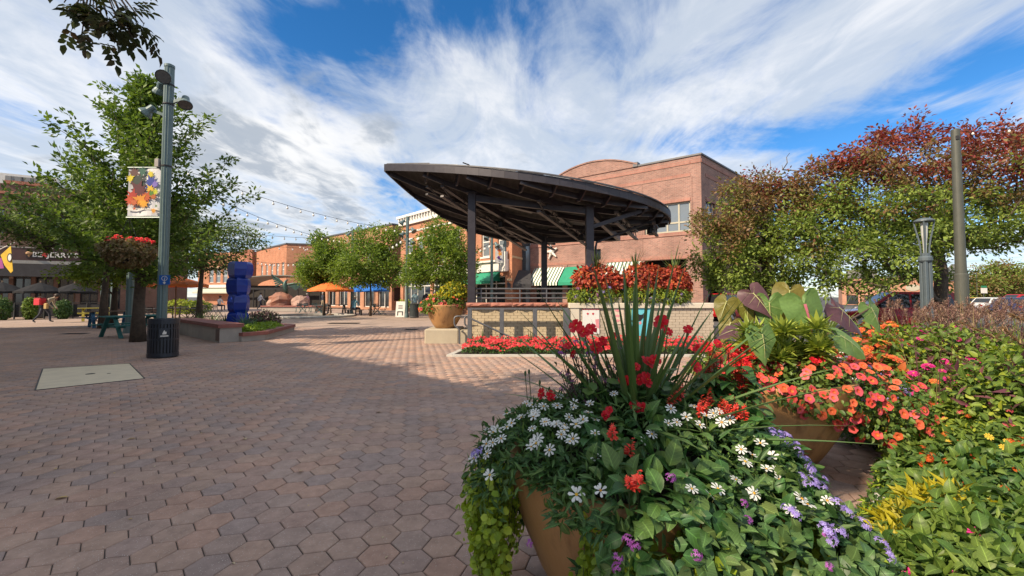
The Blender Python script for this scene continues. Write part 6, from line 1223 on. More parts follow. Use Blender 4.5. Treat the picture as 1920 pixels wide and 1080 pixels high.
for p0, p1, H, lab in (((58, 75), (68.5, 68), 4.6, 'distant low salmon brick shop beyond the car park with two oval signs'), ((70, 72), (80, 66), 4.0, 'distant pink low building right of the street lamp')):
    B = thing('distant_shop', lab, 'building', (p0[0], p0[1], 0)); f = Fr(p0, p1); mb = MB(); ops = [(k * 2.4 + .6, k * 2.4 + 2.2, .1, 1.7) for k in range(int(f.L / 2.4))]; f.wall(mb, 0, f.L, 0, H, ops); shell(mb, [f], H, 8); mb.build('wall', [m_sal, m_roof], B)
    for o_ in ops: window(B, f, *o_, 2, 1, m_dk, m_dglass, .2, .1)
    mb = MB(); f.box(mb, 0, f.L, H, H + .25, -.3, .15); mb.build('coping', m_cop, B); mb = MB(); f.box(mb, 1, 5, H + .25, H + 1.6, -5, -1.5); mb.build('roof_box', m_roof, B)
    if H > 4.2:
        for u in (5.2, 9.2): mb = MB(); mb.extr([f.P(u + .9 * math.cos(t), 2.9 + .55 * math.sin(t), .08) for t in np.linspace(0, 6.28, 16, endpoint=False)], -f.N * .06); mb.build('oval_sign', m_cream, B)
x, Y = XZ(1704, 48), 48; tl = thing('traffic_light', 'small yellow traffic light above the far car park', 'traffic light', (x, Y, 0)); z_ = at(1704, 515, Y).z; mb = MB(); mb.cbox((x, Y, z_), (.36, .25, 1.0)); mb.build('housing', pm('signal_yellow', (.6, .40, .02), rough=.5), tl); mb = MB(); mb.tube([(x + 8, Y + .3, 0), (x + 8, Y + .3, z_ + .4), (x - .3, Y + .3, z_ + .55)], .07, 6); mb.build('mast', m_gpost, tl)
for k in range(3): mb = MB(); mb.tube([(x, Y - .13, z_ - .3 + .3 * k), (x, Y - .2, z_ - .3 + .3 * k)], .11, 8); mb.build('lens', m_kawn, tl)
x, Y = XZ(1845, 45), 45; sg = thing('route_sign', 'white route sign with a green strip above the parked cars', 'road sign', (x, Y, 0)); z_ = at(1845, 545, Y).z; mb = MB(); mb.box((x, Y, z_), (.65, .03, .55)); mb.build('plate', m_white, sg); mb = MB(); mb.box((x, Y, z_ + .42), (.6, .03, .2)); mb.build('top_plate', pm('sign_green', (.02, .22, .10), rough=.5), sg); mb = MB(); mb.bar((x, Y + .05, 0), (x, Y + .05, z_ + .5), .06); mb.build('post', m_gpost, sg)
# ================================================================ PLANTS
def ray_hit(px, py, ells):
    r = np.array(ray(px, py)); o = np.array((0, 0, CH)); best = None
    for c, rr in ells:
        q = (o - np.array(c)) / np.array(rr); d = r / np.array(rr); A_, B_, C_ = d @ d, 2 * q @ d, q @ q - 1; D = B_ * B_ - 4 * A_ * C_
        if D > 0:
            t = (-B_ - math.sqrt(D)) / (2 * A_)
            if t > 0 and (best is None or t < best[0]): p = o + r * t; n = (p - np.array(c)) / np.array(rr) ** 2; best = (t, p, n / np.linalg.norm(n))
    return best
def surf(n, ells, rng, depth=.12, keep=None):
    w = np.array([r[0] * r[1] + r[1] * r[2] + r[0] * r[2] for c, r in ells]); P = []; Nn = []
    for (c, r), k in zip(ells, (n * w / w.sum()).astype(int) + 1):
        d = rng.normal(size=(k, 3)); d /= np.linalg.norm(d, axis=1, keepdims=True); s = 1 - depth * rng.random((k, 1)) ** 1.5; p = np.array(c) + d * s * np.array(r); nn = d / np.array(r); nn /= np.linalg.norm(nn, axis=1, keepdims=True); P.append(p); Nn.append(nn)
    P = np.concatenate(P); Nn = np.concatenate(Nn); k = np.ones(len(P), bool) if keep is None else keep(P); return P[k], Nn[k]
def leaves_on(lm, P, Nn, tm, size, rng, mi=0, droop=.35, jit=.5):
    n = len(P); X = Nn * .5 + rng.normal(0, jit, (n, 3)); X[:, 2] -= droop; Z = Nn + rng.normal(0, .35, (n, 3)); Z[:, 2] += .45; lm.add(tm, P, X, Z, size * rng.uniform(.6, 1.25, n), mi)
def quat_to(nv, rng): return (Vector(nv).to_track_quat('Z', 'Y') @ Matrix.Rotation(rng.uniform(0, 6.28), 3, 'Z').to_quaternion()).to_euler()
def bloom(par, me, p, nv, s, rng, name='flower'):
    o = bpy.data.objects.new(name, me); COL.link(o); o.parent = par; o.location = Vector(p) - Vector(par.location); o.rotation_euler = quat_to(nv, rng); o.scale = (s, s, s); return o
# ---- flower shapes, one unit across the radius
def petals(n, L, w, z0, lift, lm, mi=0, a0=0, r0=.12, notch=False):
    tv = A((0, 0, 0), (.45, w * .8, .06), (.85, w, .04), (1, 0, -.03), (.85, -w, .04), (.45, -w * .8, .06), (.5, 0, -.02)); tf = [[(0, 6, 1), (1, 6, 2), (2, 6, 3), (3, 6, 4), (4, 6, 5), (5, 6, 0)]]
    a = a0 + np.arange(n) * 2 * np.pi / n; lm.add((tv, tf), np.c_[np.cos(a) * r0, np.sin(a) * r0, np.full(n, z0)], np.c_[np.cos(a), np.sin(a), np.full(n, lift)], (0, 0, 1), L, mi)
def dome(lm, r, z, h, mi, n=7): 
    v = [(r * math.cos(t), r * math.sin(t), z) for t in np.linspace(0, 2 * math.pi, n, endpoint=False)] + [(0, 0, z + h)]; lm.add((A(*v), [[(i, (i + 1) % n, n) for i in range(n)]]), [(0, 0, 0)], (1, 0, 0), (0, 0, 1), 1.0, mi)
def mk(fn, name, mats): lm = LM(); fn(lm); me = lm.mesh(name); [me.materials.append(m) for m in mats]; return me
p_wht = leafmat('white_petal', [(.74, .74, .72), (.68, .69, .66), (.78, .77, .74)], .25, .5); p_yel = leafmat('flower_eye', [(.62, .36, .02), (.50, .22, .02)], 0)
p_red = leafmat('red_petal', [(.60, .014, .03), (.70, .025, .04), (.50, .01, .022), (.72, .04, .06)], .25, .45); p_sal = leafmat('salvia_petal', [(.74, .045, .03), (.80, .10, .06), (.64, .025, .022), (.80, .17, .12)], .25, .45)
p_cor = leafmat('coral_petal', [(.66, .09, .06), (.62, .05, .07), (.70, .14, .05), (.64, .07, .10), (.72, .18, .06)], .25, .5); p_corp = leafmat('pink_coral_petal', [(.66, .10, .14), (.70, .15, .17), (.62, .07, .10)], .25, .5); p_thr = leafmat('orange_throat', [(.55, .13, .02), (.40, .05, .02)], 0)
p_lav = leafmat('lavender_petal', [(.32, .24, .62), (.40, .32, .68), (.26, .18, .52), (.46, .40, .70)], .25, .5); p_pur = leafmat('purple_petal', [(.36, .09, .42), (.44, .14, .48), (.30, .06, .34)], .25, .5); p_mag = leafmat('magenta_petal', [(.62, .02, .22), (.68, .05, .30), (.56, .015, .18)], .25, .5); p_mauve = leafmat('mauve_petal', [(.36, .14, .28), (.28, .10, .20), (.42, .2, .36)], .25, .5)
p_orn = leafmat('orange_petal', [(.66, .16, .03), (.70, .24, .05), (.62, .09, .03), (.68, .12, .07)], .25, .5); p_yl2 = leafmat('yellow_petal', [(.66, .48, .03), (.62, .42, .05), (.70, .55, .08)], .25, .5); p_lant = leafmat('lantana_petal', [(.58, .05, .02), (.64, .15, .02), (.50, .02, .015), (.66, .22, .03)], .2, .5)
f_daisy = mk(lambda lm: (petals(8, .90, .20, 0, -.02, lm), dome(lm, .2, .02, .14, 1)), 'flower', [p_wht, p_yel])
f_daisy2 = mk(lambda lm: (petals(6, .92, .22, 0, .15, lm, a0=.4), petals(2, .7, .2, .02, .5, lm, a0=1.0), dome(lm, .2, .02, .16, 1)), 'flower', [p_wht, p_yel])
f_beg = mk(lambda lm: (petals(5, .95, .46, 0, .18, lm, 0, 0, .05), petals(4, .66, .42, .12, .55, lm, 0, .5, .05), petals(3, .4, .36, .2, 1.3, lm, 0, .9, .03), dome(lm, .1, .22, .1, 1)), 'flower', [p_red, p_yel])
def salv(lm):
    rr = np.random.default_rng(2); n = 54; a = rr.uniform(0, 6.28, n); z = np.sort(rr.uniform(-1.0, 1.0, n)); w = .50 * (1 - ((z + 1) / 2) ** 1.6) + .10
    lm.add(T_OVA, np.c_[np.cos(a) * .08, np.sin(a) * .08, z], np.c_[np.cos(a), np.sin(a), .25 + .4 * (z + 1) / 2], np.c_[-np.cos(a) * .3, -np.sin(a) * .3, np.ones(n)], w * rr.uniform(.8, 1.3, n))
f_salv = mk(salv, 'flower_spike', [p_sal])
def funnel(lm, eye=True):
    n = 15; out = [(math.cos(t) * (1 if k % 3 else .86), math.sin(t) * (1 if k % 3 else .86), .24 + (.05 if k % 3 == 0 else -.04)) for k, t in enumerate(np.linspace(0, 2 * math.pi, n, endpoint=False))]; mid = [(.42 * math.cos(t), .42 * math.sin(t), .14) for t in np.linspace(0, 2 * math.pi, n, endpoint=False)]
    lm.add((A(*(out + mid)), [[(i, (i + 1) % n, n + (i + 1) % n, n + i) for i in range(n)]]), [(0, 0, 0)], (1, 0, 0), (0, 0, 1), 1.0, 0)
    lm.add((A(*(mid + [(0, 0, -.35)])), [[(i, (i + 1) % n, n) for i in range(n)]]), [(0, 0, 0)], (1, 0, 0), (0, 0, 1), 1.0, 1)
f_cal = mk(funnel, 'flower', [p_cor, p_thr]); f_cal2 = mk(funnel, 'flower', [p_corp, p_thr])
def umbel(lm, n=22, spread=1.0, seed=3, mi=0):
    rr = np.random.default_rng(seed); d = rr.normal(size=(n, 3)); d[:, 2] = np.abs(d[:, 2]) + .15; d /= np.linalg.norm(d, axis=1, keepdims=True); P = d * np.array([.75, .75, .42]) * spread
    for q in range(4): a = q * math.pi / 2; t1 = np.cross(d, np.array([.3, .5, .8])); t1 /= np.linalg.norm(t1, axis=1, keepdims=True); t2 = np.cross(d, t1); lm.add(T_DIA, P, t1 * math.cos(a) + t2 * math.sin(a) + d * .15, d, .30, mi)
f_lant = mk(lambda lm: umbel(lm), 'flower_head', [p_lant]); f_lav = mk(lambda lm: umbel(lm, 20, 1.1, 4), 'flower_head', [p_lav]); f_pur = mk(lambda lm: umbel(lm, 18, .9, 5), 'flower_head', [p_pur]); f_pnk = mk(lambda lm: umbel(lm, 20, 1.0, 6), 'flower_head', [p_corp])
f_zin = mk(lambda lm: (petals(13, .85, .17, 0, .02, lm), petals(10, .66, .17, .08, .22, lm, a0=.2), petals(7, .42, .15, .14, .5, lm, a0=.3), dome(lm, .16, .17, .1, 1)), 'flower', [p_mag, p_yel]); f_orn = mk(lambda lm: (petals(9, .85, .24, 0, .1, lm), petals(6, .55, .22, .1, .4, lm, a0=.3), dome(lm, .15, .14, .08, 1)), 'flower', [p_orn, p_thr]); f_yel = mk(lambda lm: (petals(9, .85, .22, 0, .1, lm), dome(lm, .22, .05, .1, 1)), 'flower', [p_yl2, p_yel])
# ---- leaf colours
l_dais = leafmat('daisy_foliage', [(.035, .085, .024), (.055, .115, .03), (.085, .15, .036), (.04, .095, .034), (.11, .17, .04)], .25); l_salv = leafmat('salvia_foliage', [(.035, .095, .026), (.05, .13, .034), (.085, .17, .042), (.12, .19, .05), (.04, .11, .03)], .25, .4); l_mint = leafmat('mint_foliage', [(.045, .11, .045), (.065, .14, .05), (.10, .18, .055), (.05, .12, .034), (.14, .20, .06), (.04, .10, .04)], .25, .45); l_jen = leafmat('creeping_jenny_leaf', [(0.217, 0.307, 0.027), (0.307, 0.399, 0.036), (0.164, 0.254, 0.027), (0.380, 0.471, 0.054)], .3, .45)
l_lant = leafmat('lantana_foliage', [(.05, .11, .024), (.08, .15, .03), (.12, .19, .035), (.15, .22, .045), (.045, .09, .02)], .3, .45); l_lime = leafmat('lime_foliage', [(0.232, 0.290, 0.029), (0.319, 0.362, 0.036), (0.174, 0.246, 0.029)], .3, .45); l_gold = leafmat('golden_foliage', [(.42, .36, .02), (.36, .32, .02), (.30, .28, .03)], .3, .5); l_bed = leafmat('bed_foliage', [(0.087, 0.145, 0.026), (0.131, 0.203, 0.035), (0.189, 0.261, 0.043), (0.065, 0.116, 0.023)], .32, .5); l_purp = leafmat('purple_foliage', [(0.120, 0.042, 0.066), (0.180, 0.072, 0.084), (0.084, 0.036, 0.048), (0.144, 0.108, 0.048)], .25, .5); l_cole = leafmat('coleus_leaf', [(.30, .04, .035), (.46, .08, .045), (.20, .03, .03), (.52, .16, .05), (.40, .06, .04)], .25, .5)
l_blade = leafmat('spike_blade', [(0.065, 0.123, 0.032), (0.087, 0.152, 0.041), (0.058, 0.102, 0.032), (0.109, 0.174, 0.051)], .12, .38, .5); l_blade2 = leafmat('sunlit_spike_blade', [(0.145, 0.217, 0.058), (0.189, 0.261, 0.072), (0.116, 0.174, 0.043)], .2, .4, .5); l_stem = pm('plant_stem', (.05, .09, .025), (.08, .08, .03), 9, .6)  # sunlit blade: paler copy of spike blade with sunlight put in the colour
def blade_mesh(base, d, L, w, droop, n=7, name='leaf'):
    d = Vector(d).normalized(); side = d.cross(Vector((0, 0, 1))); side = side.normalized() if side.length > .05 else Vector((1, 0, 0)); vs = []; p = Vector(base); step = L / n; dd = d.copy()
    for i in range(n + 1):
        f_ = i / n; ww = w * (.75 + .25 * min(1, f_ * 5)) * (1 - max(0, (f_ - .25) / .75) ** 1.6 * .96); up = side.cross(dd).normalized(); vs += [p - side * ww / 2 + up * ww * .22, p.copy(), p + side * ww / 2 + up * ww * .22]; p = p + dd * step; dd = (dd + Vector((0, 0, -droop / n * (1 + f_)))).normalized()
    return vs, [(i * 3 + k, i * 3 + k + 1, i * 3 + k + 4, i * 3 + k + 3) for i in range(n) for k in (0, 1)]
def spike(name, label, base, n, Ls, w, mat, rng, elmin=25, elmax=88, droop=.18, cat='plant', group=None, dirs=None, parts=True):
    t = thing(name, label, cat, tuple(base), 0, group); allmb = MB()
    for k in range(n):
        az = k * 2.39996 + rng.uniform(-.25, .25); f_ = (k + .5) / n; el = rad(elmin + (elmax - elmin) * f_ ** .8 + rng.uniform(-6, 6)); L = rng.uniform(*Ls) * (1 if k % 4 else .7)
        d = (math.cos(az) * math.cos(el), math.sin(az) * math.cos(el), math.sin(el)); b = Vector(base) + Vector((d[0], d[1], 0)) * .03 + Vector((0, 0, rng.uniform(-.03, .06))); v, f2 = blade_mesh(b, d, L, w * rng.uniform(.8, 1.2), droop * rng.uniform(.4, 1.6)); (MB() if parts else allmb).add(v, f2) if not parts else MB().add(v, f2).build('leaf', mat, t)
    if not parts: o = allmb.build('blades', mat, t); o['kind'] = 'stuff'
    return t
# ---- bowl planters
m_pot = pm('glazed_tan_pot', (.40, .205, .075), (.33, .16, .058), 3.5, .5, bump=.12, bscale=70, contrast=(.3, .7)); m_pot2 = m_pot
_n = m_pot.node_tree; _tx = [n for n in _n.nodes if n.type == 'TEX_NOISE'][0]; _mp = _n.nodes.new('ShaderNodeMapping'); _mp.inputs['Scale'].default_value = (2.2, 2.2, .5); _n.links.new([n for n in _n.nodes if n.type == 'TEX_COORD'][0].outputs['Object'], _mp.inputs[0]); _n.links.new(_mp.outputs[0], _tx.inputs['Vector'])
r_ = [n for n in _n.nodes if n.type == 'VALTORGB'][0].color_ramp; e_ = r_.elements.new(.5); e_.color = (.44, .24, .10, 1); r_.elements[-1].color = (.25, .125, .05, 1)
def bowl(x, y, z, label, s=1.0):
    t = thing('bowl_planter', label, 'planter', (x, y, z), 0, 'tan bowl planters'); mb = MB(); pr_ = [(.28, 0), (.31, .01), (.40, .14), (.49, .30), (.56, .47), (.605, .62), (.62, .70), (.63, .735), (.62, .75), (.57, .75), (.56, .70)]
    mb.lathe([(r * s, h * s) for r, h in pr_], 48, (x, y, z), close=False); mb.add([(x + .28 * s * math.cos(a), y + .28 * s * math.sin(a), z) for a in np.linspace(0, 6.283, 24, endpoint=False)], [tuple(range(24))[::-1]]); mb.build('pot', m_pot, t, smooth=True)
    mb = MB(); mb.lathe([(.57 * s, .68 * s), (.3 * s, .71 * s), (.01, .72 * s)], 24, (x, y, z), close=False); mb.build('soil', m_soil, t); return t
C1 = (.60, 2.0); C2 = (2.30, 3.85); C3 = (-2.17, 13.85)
bowl(*C1, 0, 'nearest tan bowl planter, almost buried under white daisies and trailing lime leaves'); bowl(*C2, 0, 'tan bowl planter at right carrying elephant ear leaves and coral flowers'); bowl(*C3, .44, 'far tan bowl planter standing on the concrete step')

# ================ nearest planter
E1 = [((.59, 2.0, .60), (.70, .72, .42)), ((.84, 1.46, .50), (.36, .34, .32)), ((.17, 1.95, .55), (.38, .42, .40)), ((.45, 1.45, .64), (.36, .30, .26)), ((.93, 1.9, .62), (.27, .34, .34)), ((.54, 1.36, .45), (.34, .20, .32))]
rng = np.random.default_rng(21)
def inside_other(P, ells, tol=.80):
    k = np.zeros(len(P), bool)
    for c, r in ells: k |= (((P - np.array(c)) / np.array(r)) ** 2).sum(1) < tol ** 2
    return ~k
bare = lambda P: ~((P[:, 2] < .74) & (P[:, 1] < 1.75) & (P[:, 0] > -.03) & (P[:, 0] < .24)) & (P[:, 2] > .3)
P, Nn = surf(23000, E1, rng, .16, lambda P: inside_other(P, E1) & bare(P)); az = np.arctan2(P[:, 1] - C1[1], P[:, 0] - C1[0])
jit = rng.normal(0, .07, len(P)); X_, Y_, Z_ = P[:, 0] + jit, P[:, 1], P[:, 2] + jit * .6
zj = ((Z_ < .66) & (X_ < .05)) | ((Z_ < .70) & (X_ > .20) & (X_ < .50) & (Y_ < 1.7) & (np.sin(P[:, 0] * 23) + np.cos(P[:, 2] * 31) > -.5)) | ((X_ > .75) & (Y_ < 1.5) & (Z_ < .62) & (np.sin(P[:, 0] * 19) + np.cos(P[:, 2] * 27) > .6))
zm = ~zj & (Y_ < 1.85) & (Z_ < .80) & (X_ > .38); zs_ = ~zj & ~zm & (((X_ > .30) & (X_ < .66) & (Y_ < 1.75) & (Z_ < .99)) | (X_ > .88)); zd = ~(zj | zm | zs_)
# white daisies, left of the spikes
d1 = thing('daisy_plant', 'white daisies with orange eyes spilling over the left of the nearest planter', 'flowers', (C1[0] - .3, C1[1], .72), 0, 'plants in the nearest planter')
k = zd & (P[:, 0] < .62); lm = LM(); leaves_on(lm, P[k], Nn[k], T_NAR, .060, rng, jit=.8); leaves_on(lm, P[k] + rng.normal(0, .012, P[k].shape), Nn[k], T_NAR, .05, rng, jit=.8); leaves_on(lm, P[k][::2], Nn[k][::2], T_LEAF, .036, rng, jit=.6); o = lm.build('foliage', l_dais, d1); o['kind'] = 'stuff'
d2 = thing('daisy_plant', 'white daisies at the right side of the nearest planter by the lavender flowers', 'flowers', (C1[0] + .45, C1[1] - .2, .72), 0, 'plants in the nearest planter')
k = zd & (P[:, 0] >= .62); lm = LM(); leaves_on(lm, P[k], Nn[k], T_NAR, .07, rng, jit=.7); leaves_on(lm, P[k][::2], Nn[k][::2], T_LEAF, .046, rng, jit=.6); lm.build('foliage', l_dais, d2)['kind'] = 'stuff'
dl = [(1002, 788), (1062, 805), (1045, 800), (1083, 803), (1092, 780), (1078, 772), (1070, 790), (1010, 828), (963, 800), (945, 805), (930, 835), (920, 855), (945, 828), (1000, 810), (957, 765), (975, 755), (990, 765), (1020, 770), (1048, 768), (940, 780), (935, 762), (1108, 765), (1118, 795), (1072, 835), (912, 880), (925, 893), (998, 842), (1035, 850), (1120, 865), (1042, 935), (1087, 935), (1130, 928), (1012, 745), (960, 742), (985, 720), (1045, 712), (1152, 746), (940, 745), (915, 815), (905, 835), (1025, 798), (1095, 795), (980, 790), (955, 782), (968, 775), (930, 795), (1000, 782), (1056, 822), (1118, 820), (948, 850), (1105, 782), (1020, 715), (1050, 750), (938, 812)]
stems = MB()
def daisies(par, pts_, ells, smin, smax, me=(f_daisy, f_daisy2), stem=True):
    for a_, c_ in pts_:
        h = ray_hit(a_, c_, ells)
        if h is None: h = ray_hit(a_ + (25 if a_ < 1000 else -35), c_ + 12, ells)
        if h is None: continue
        p = h[1] + h[2] * .02; nv = h[2] * .45 + np.array((0, -.35, .55)) + rng.normal(0, .28, 3)
        bloom(par, me[int(rng.integers(len(me)))], p, nv, rng.uniform(smin, smax), rng)
        if stem: q = p - np.array((0, 0, .11)) + rng.normal(0, .015, 3); stems.tube([p - nv * .003, (p + q) / 2 + rng.normal(0, .006, 3), q], .0016, 3, cap=False)
daisies(d1, [q for i_, q in enumerate(dl) if i_ % 5 != 4], E1, .019, .027); daisies(d1, [(a_ + rng.normal(0, 22), c_ + rng.normal(0, 14)) for a_, c_ in dl[:14]], E1, .020, .028)
daisies(d2, [(1268, 800), (1252, 802), (1285, 790), (1222, 822), (1257, 775), (1300, 770), (1322, 788), (1335, 783), (1350, 800), (1365, 795), (1385, 850), (1405, 860), (1392, 872), (1375, 905), (1340, 925), (1325, 935), (1402, 930), (1415, 935), (1430, 885), (1448, 888), (1293, 925), (1208, 836), (1500, 945), (1510, 955), (1480, 965), (1545, 948), (1310, 805), (1345, 778), (1420, 838), (1440, 862), (1460, 910)], E1, .019, .027)
# buds on thin stalks at the left
for a_, c_, d_ in ((985, 705, 752), (992, 702, 750), (905, 800, 842), (1030, 735, 765), (895, 850, 880), (925, 790, 830), (1012, 722, 760)):
    p, q = at(a_, c_, 2.05), at(a_ + 4, d_, 2.05); stems.tube([q, p], .0018, 4); stems.lathe([(.002, 0), (.006, .008), (.005, .02), (.001, .026)], 6, tuple(p))
stems.build('stems', l_stem, d1)['kind'] = 'stuff'
# trailing lime creeping jenny
for lab, kk, box in (('trailing lime green creeping plant hanging over the left rim of the nearest planter', zj & (P[:, 0] < .12), True), ('lime green round leaved creeper at the front rim of the nearest planter', zj & (P[:, 0] >= .12), False)):
    t = thing('creeping_jenny', lab, 'plant', (C1[0] - (.5 if box else .1), C1[1] - .3, .7), 0, 'plants in the nearest planter'); lm = LM(); leaves_on(lm, P[kk], Nn[kk], T_RND, .030, rng, jit=.8); leaves_on(lm, P[kk] + rng.normal(0, .02, P[kk].shape), Nn[kk], T_RND, .024, rng, jit=.8)
    st2 = MB(); n = 78 if box else 110
    for i in range(n):
        a_ = rng.uniform(2.55, 4.05) if box else rng.uniform(4.10, 5.6); r0 = rng.uniform(.60, .74); L = rng.uniform(.25, .66) * (1 if box else .5); p = np.array((C1[0] + r0 * math.cos(a_), C1[1] + r0 * .95 * math.sin(a_), rng.uniform(.60, .76))); q = []
        if p[0] > .0 and p[0] < .24 and p[1] < 1.7: continue
        m_ = max(4, int(L / .022))
        for j in range(m_): p = p + np.array((math.cos(a_) * .004 * (1 - j / m_) + rng.normal(0, .005), math.sin(a_) * .004 * (1 - j / m_) + rng.normal(0, .005), -.022)); q.append(p.copy())
        st2.tube(q[::3] if len(q) > 6 else q, .0014, 3, cap=False); q = np.repeat(np.array(q), 2, 0); nn = np.tile((math.cos(a_), math.sin(a_), .4), (len(q), 1)); leaves_on(lm, q, nn, T_RND, .025, rng, jit=.7)
    lm.build('foliage', l_jen, t)['kind'] = 'stuff'; st2.build('stems', l_stem, t)['kind'] = 'stuff'
# minty round leaves with purple heads at the front right
t = thing('mint_plant', 'soft round leaved green plant with purple heads at the front of the nearest planter', 'plant', (C1[0] + .4, C1[1] - .5, .7), 0, 'plants in the nearest planter'); lm = LM(); leaves_on(lm, P[zm], Nn[zm], T_RND, .052, rng, jit=.6); k2 = zm & (rng.random(len(P)) < .5); leaves_on(lm, P[k2] + Nn[k2] * .015, Nn[k2], T_LEAF, .052, rng, jit=.5); lm.build('foliage', l_mint, t)['kind'] = 'stuff'
for a_, c_ in ((1178, 1015), (1158, 1062), (1192, 1025), (1392, 980), (1385, 950), (1255, 905), (1160, 1045), (1548, 1065), (1625, 1010), (1545, 1010), (1300, 1040), (1000, 1015)): 
    h = ray_hit(a_, c_, E1); 
    if h: bloom(t, f_pur, h[1] + h[2] * .02, h[2] + np.array((0, -.2, .3)), rng.uniform(.016, .024), rng, 'flower_head')
# lavender clusters on the right
t = thing('lavender_verbena', 'lavender flower clusters at the right edge of the nearest planter', 'flowers', (C1[0] + .7, C1[1] - .3, .72), 0, 'plants in the nearest planter'); lm = LM(); kk = (P[:, 0] > .95) & (rng.random(len(P)) < .5); leaves_on(lm, P[kk], Nn[kk], T_NAR, .06, rng, jit=.6); lm.build('foliage', l_dais, t)['kind'] = 'stuff'
for a_, c_ in ((1488, 832), (1500, 845), (1492, 860), (1515, 862), (1528, 835), (1505, 880), (1522, 880), (1510, 900), (1525, 910), (1480, 820), (1468, 808), (1440, 815), (1530, 895), (1490, 895), (1590, 950), (1605, 965), (1540, 1000), (1550, 1015), (1535, 990), (1475, 962), (1485, 970), (1650, 1020), (1660, 1040), (890, 845), (902, 850), (1460, 832), (1495, 815), (1515, 920), (1560, 1000), (1620, 985)):
    h = next((h_ for h_ in (ray_hit(a_ + dx_, c_ + 8, E1) for dx_ in ((0, -15, -30, -45, -60, -80) if a_ > 1000 else (0, 20, 40))) if h_), None)
    if h is None: continue
    p = h[1] + h[2] * .03; nv = h[2] + np.array((0, -.2, .4)); bloom(t, f_lav, p, nv, rng.uniform(.020, .030), rng, 'flower_head')
# salvias
def salvia(lab, pts_, depth, n_leaf, smin, smax):
    c = np.mean([np.array(at(a_, c_, depth)) for a_, c_ in pts_], 0); t = thing('salvia_plant', lab, 'flowers', (c[0], c[1], .72), 0, 'plants in the nearest planter'); lm = LM(); sm = MB()
    for a_, c_ in pts_:
        h = ray_hit(a_, c_ + 14, E1); p = np.array(at(a_, c_, depth if h is None else min(depth, h[1][1]))); nv = (rng.normal(0, .25), rng.normal(-.1, .2), 1); bloom(t, f_salv, p, nv, rng.uniform(smin, smax), rng, 'flower_spike'); q = p - np.array((0, 0, .16)); sm.tube([q, p], .0025, 4, cap=False)
        m_ = n_leaf; pp = q + np.c_[rng.normal(0, .035, m_), rng.normal(0, .035, m_), rng.uniform(-.02, .12, m_)]; a2 = rng.uniform(0, 6.28, m_); lm.add(T_LEAF, pp, np.c_[np.cos(a2), np.sin(a2), np.full(m_, -.25)], (0, 0, 1), .072 * rng.uniform(.6, 1.3, m_))
    lm.build('foliage', l_salv, t)['kind'] = 'stuff'; sm.build('stems', l_stem, t)['kind'] = 'stuff'; return t
s1 = salvia('two red salvia spikes over broad leaves at the front middle of the nearest planter', [(1148, 808), (1182, 838), (1180, 905), (1196, 898)], 1.5, 9, .026, .036)
k = zs_ & (P[:, 0] < .7); lm = LM(); leaves_on(lm, P[k][::2], Nn[k][::2], T_LEAF, .078, rng, jit=.4); lm.build('leaves', l_salv, s1)['kind'] = 'stuff'
s2 = salvia('mass of scarlet salvia spikes between the two near planters', [(1276, 735), (1280, 712), (1262, 748)] + [(int(rng.uniform(1312, 1412)), int(rng.uniform(655, 775))) for _ in range(52)], 2.05, 7, .026, .036)
k = zs_ & (P[:, 0] >= .7); lm = LM(); leaves_on(lm, P[k], Nn[k], T_LEAF, .066, rng, jit=.5); lm.build('leaves', l_salv, s2)['kind'] = 'stuff'
# red begonias on tall stems among the spikes
t = thing('red_begonia', 'bright red begonia blossoms on stems among the spiky leaves', 'flowers', (C1[0], C1[1] - .1, .72), 0, 'plants in the nearest planter'); sm = MB(); lm = LM()
for a_, c_, Y, s in ((1080, 612, 1.95, .032), (1094, 622, 1.95, .028), (1108, 617, 1.95, .026), (1118, 652, 2.0, .030), (1130, 640, 2.0, .024), (1065, 650, 2.05, .026), (1075, 664, 2.05, .02), (1240, 604, 1.95, .034), (1252, 622, 1.95, .022), (1215, 681, 1.9, .036), (1228, 676, 1.9, .026), (1193, 688, 1.9, .018), (1180, 718, 1.9, .032), (1168, 714, 1.9, .026), (1199, 712, 1.9, .026), (1212, 712, 1.88, .034), (1016, 738, 2.0, .026), (1032, 742, 2.0, .024), (1305, 688, 1.95, .028), (1325, 650, 1.95, .026), (1345, 645, 2.0, .022), (1135, 780, 1.75, .02), (1142, 770, 1.75, .018), (1190, 762, 1.8, .026), (1205, 764, 1.8, .02), (1290, 618, 2.0, .022), (1150, 628, 2.05, .02), (1310, 655, 2.0, .024)):
    p = np.array(at(a_, c_, Y)); bloom(t, f_beg, p, (rng.normal(0, .5), -.8 + rng.normal(0, .2), .45), s * 1.12, rng); q = np.array((C1[0] + (p[0] - C1[0]) * .55, Y + .03, .80)); sm.tube([q, (p + q) / 2 + np.array((0, .01, .02)), p], .003, 4, cap=False); m_ = 5; pp = p * .45 + q * .55 + rng.normal(0, .05, (m_, 3)); lm.add(T_RND, pp, np.c_[rng.normal(0, 1, m_), rng.normal(-.5, .5, m_), rng.normal(0, .3, m_)], (0, -.3, 1), .06 * rng.uniform(.6, 1.2, m_))
sm.build('stems', l_stem, t)['kind'] = 'stuff'; lm.build('foliage', l_salv, t)['kind'] = 'stuff'
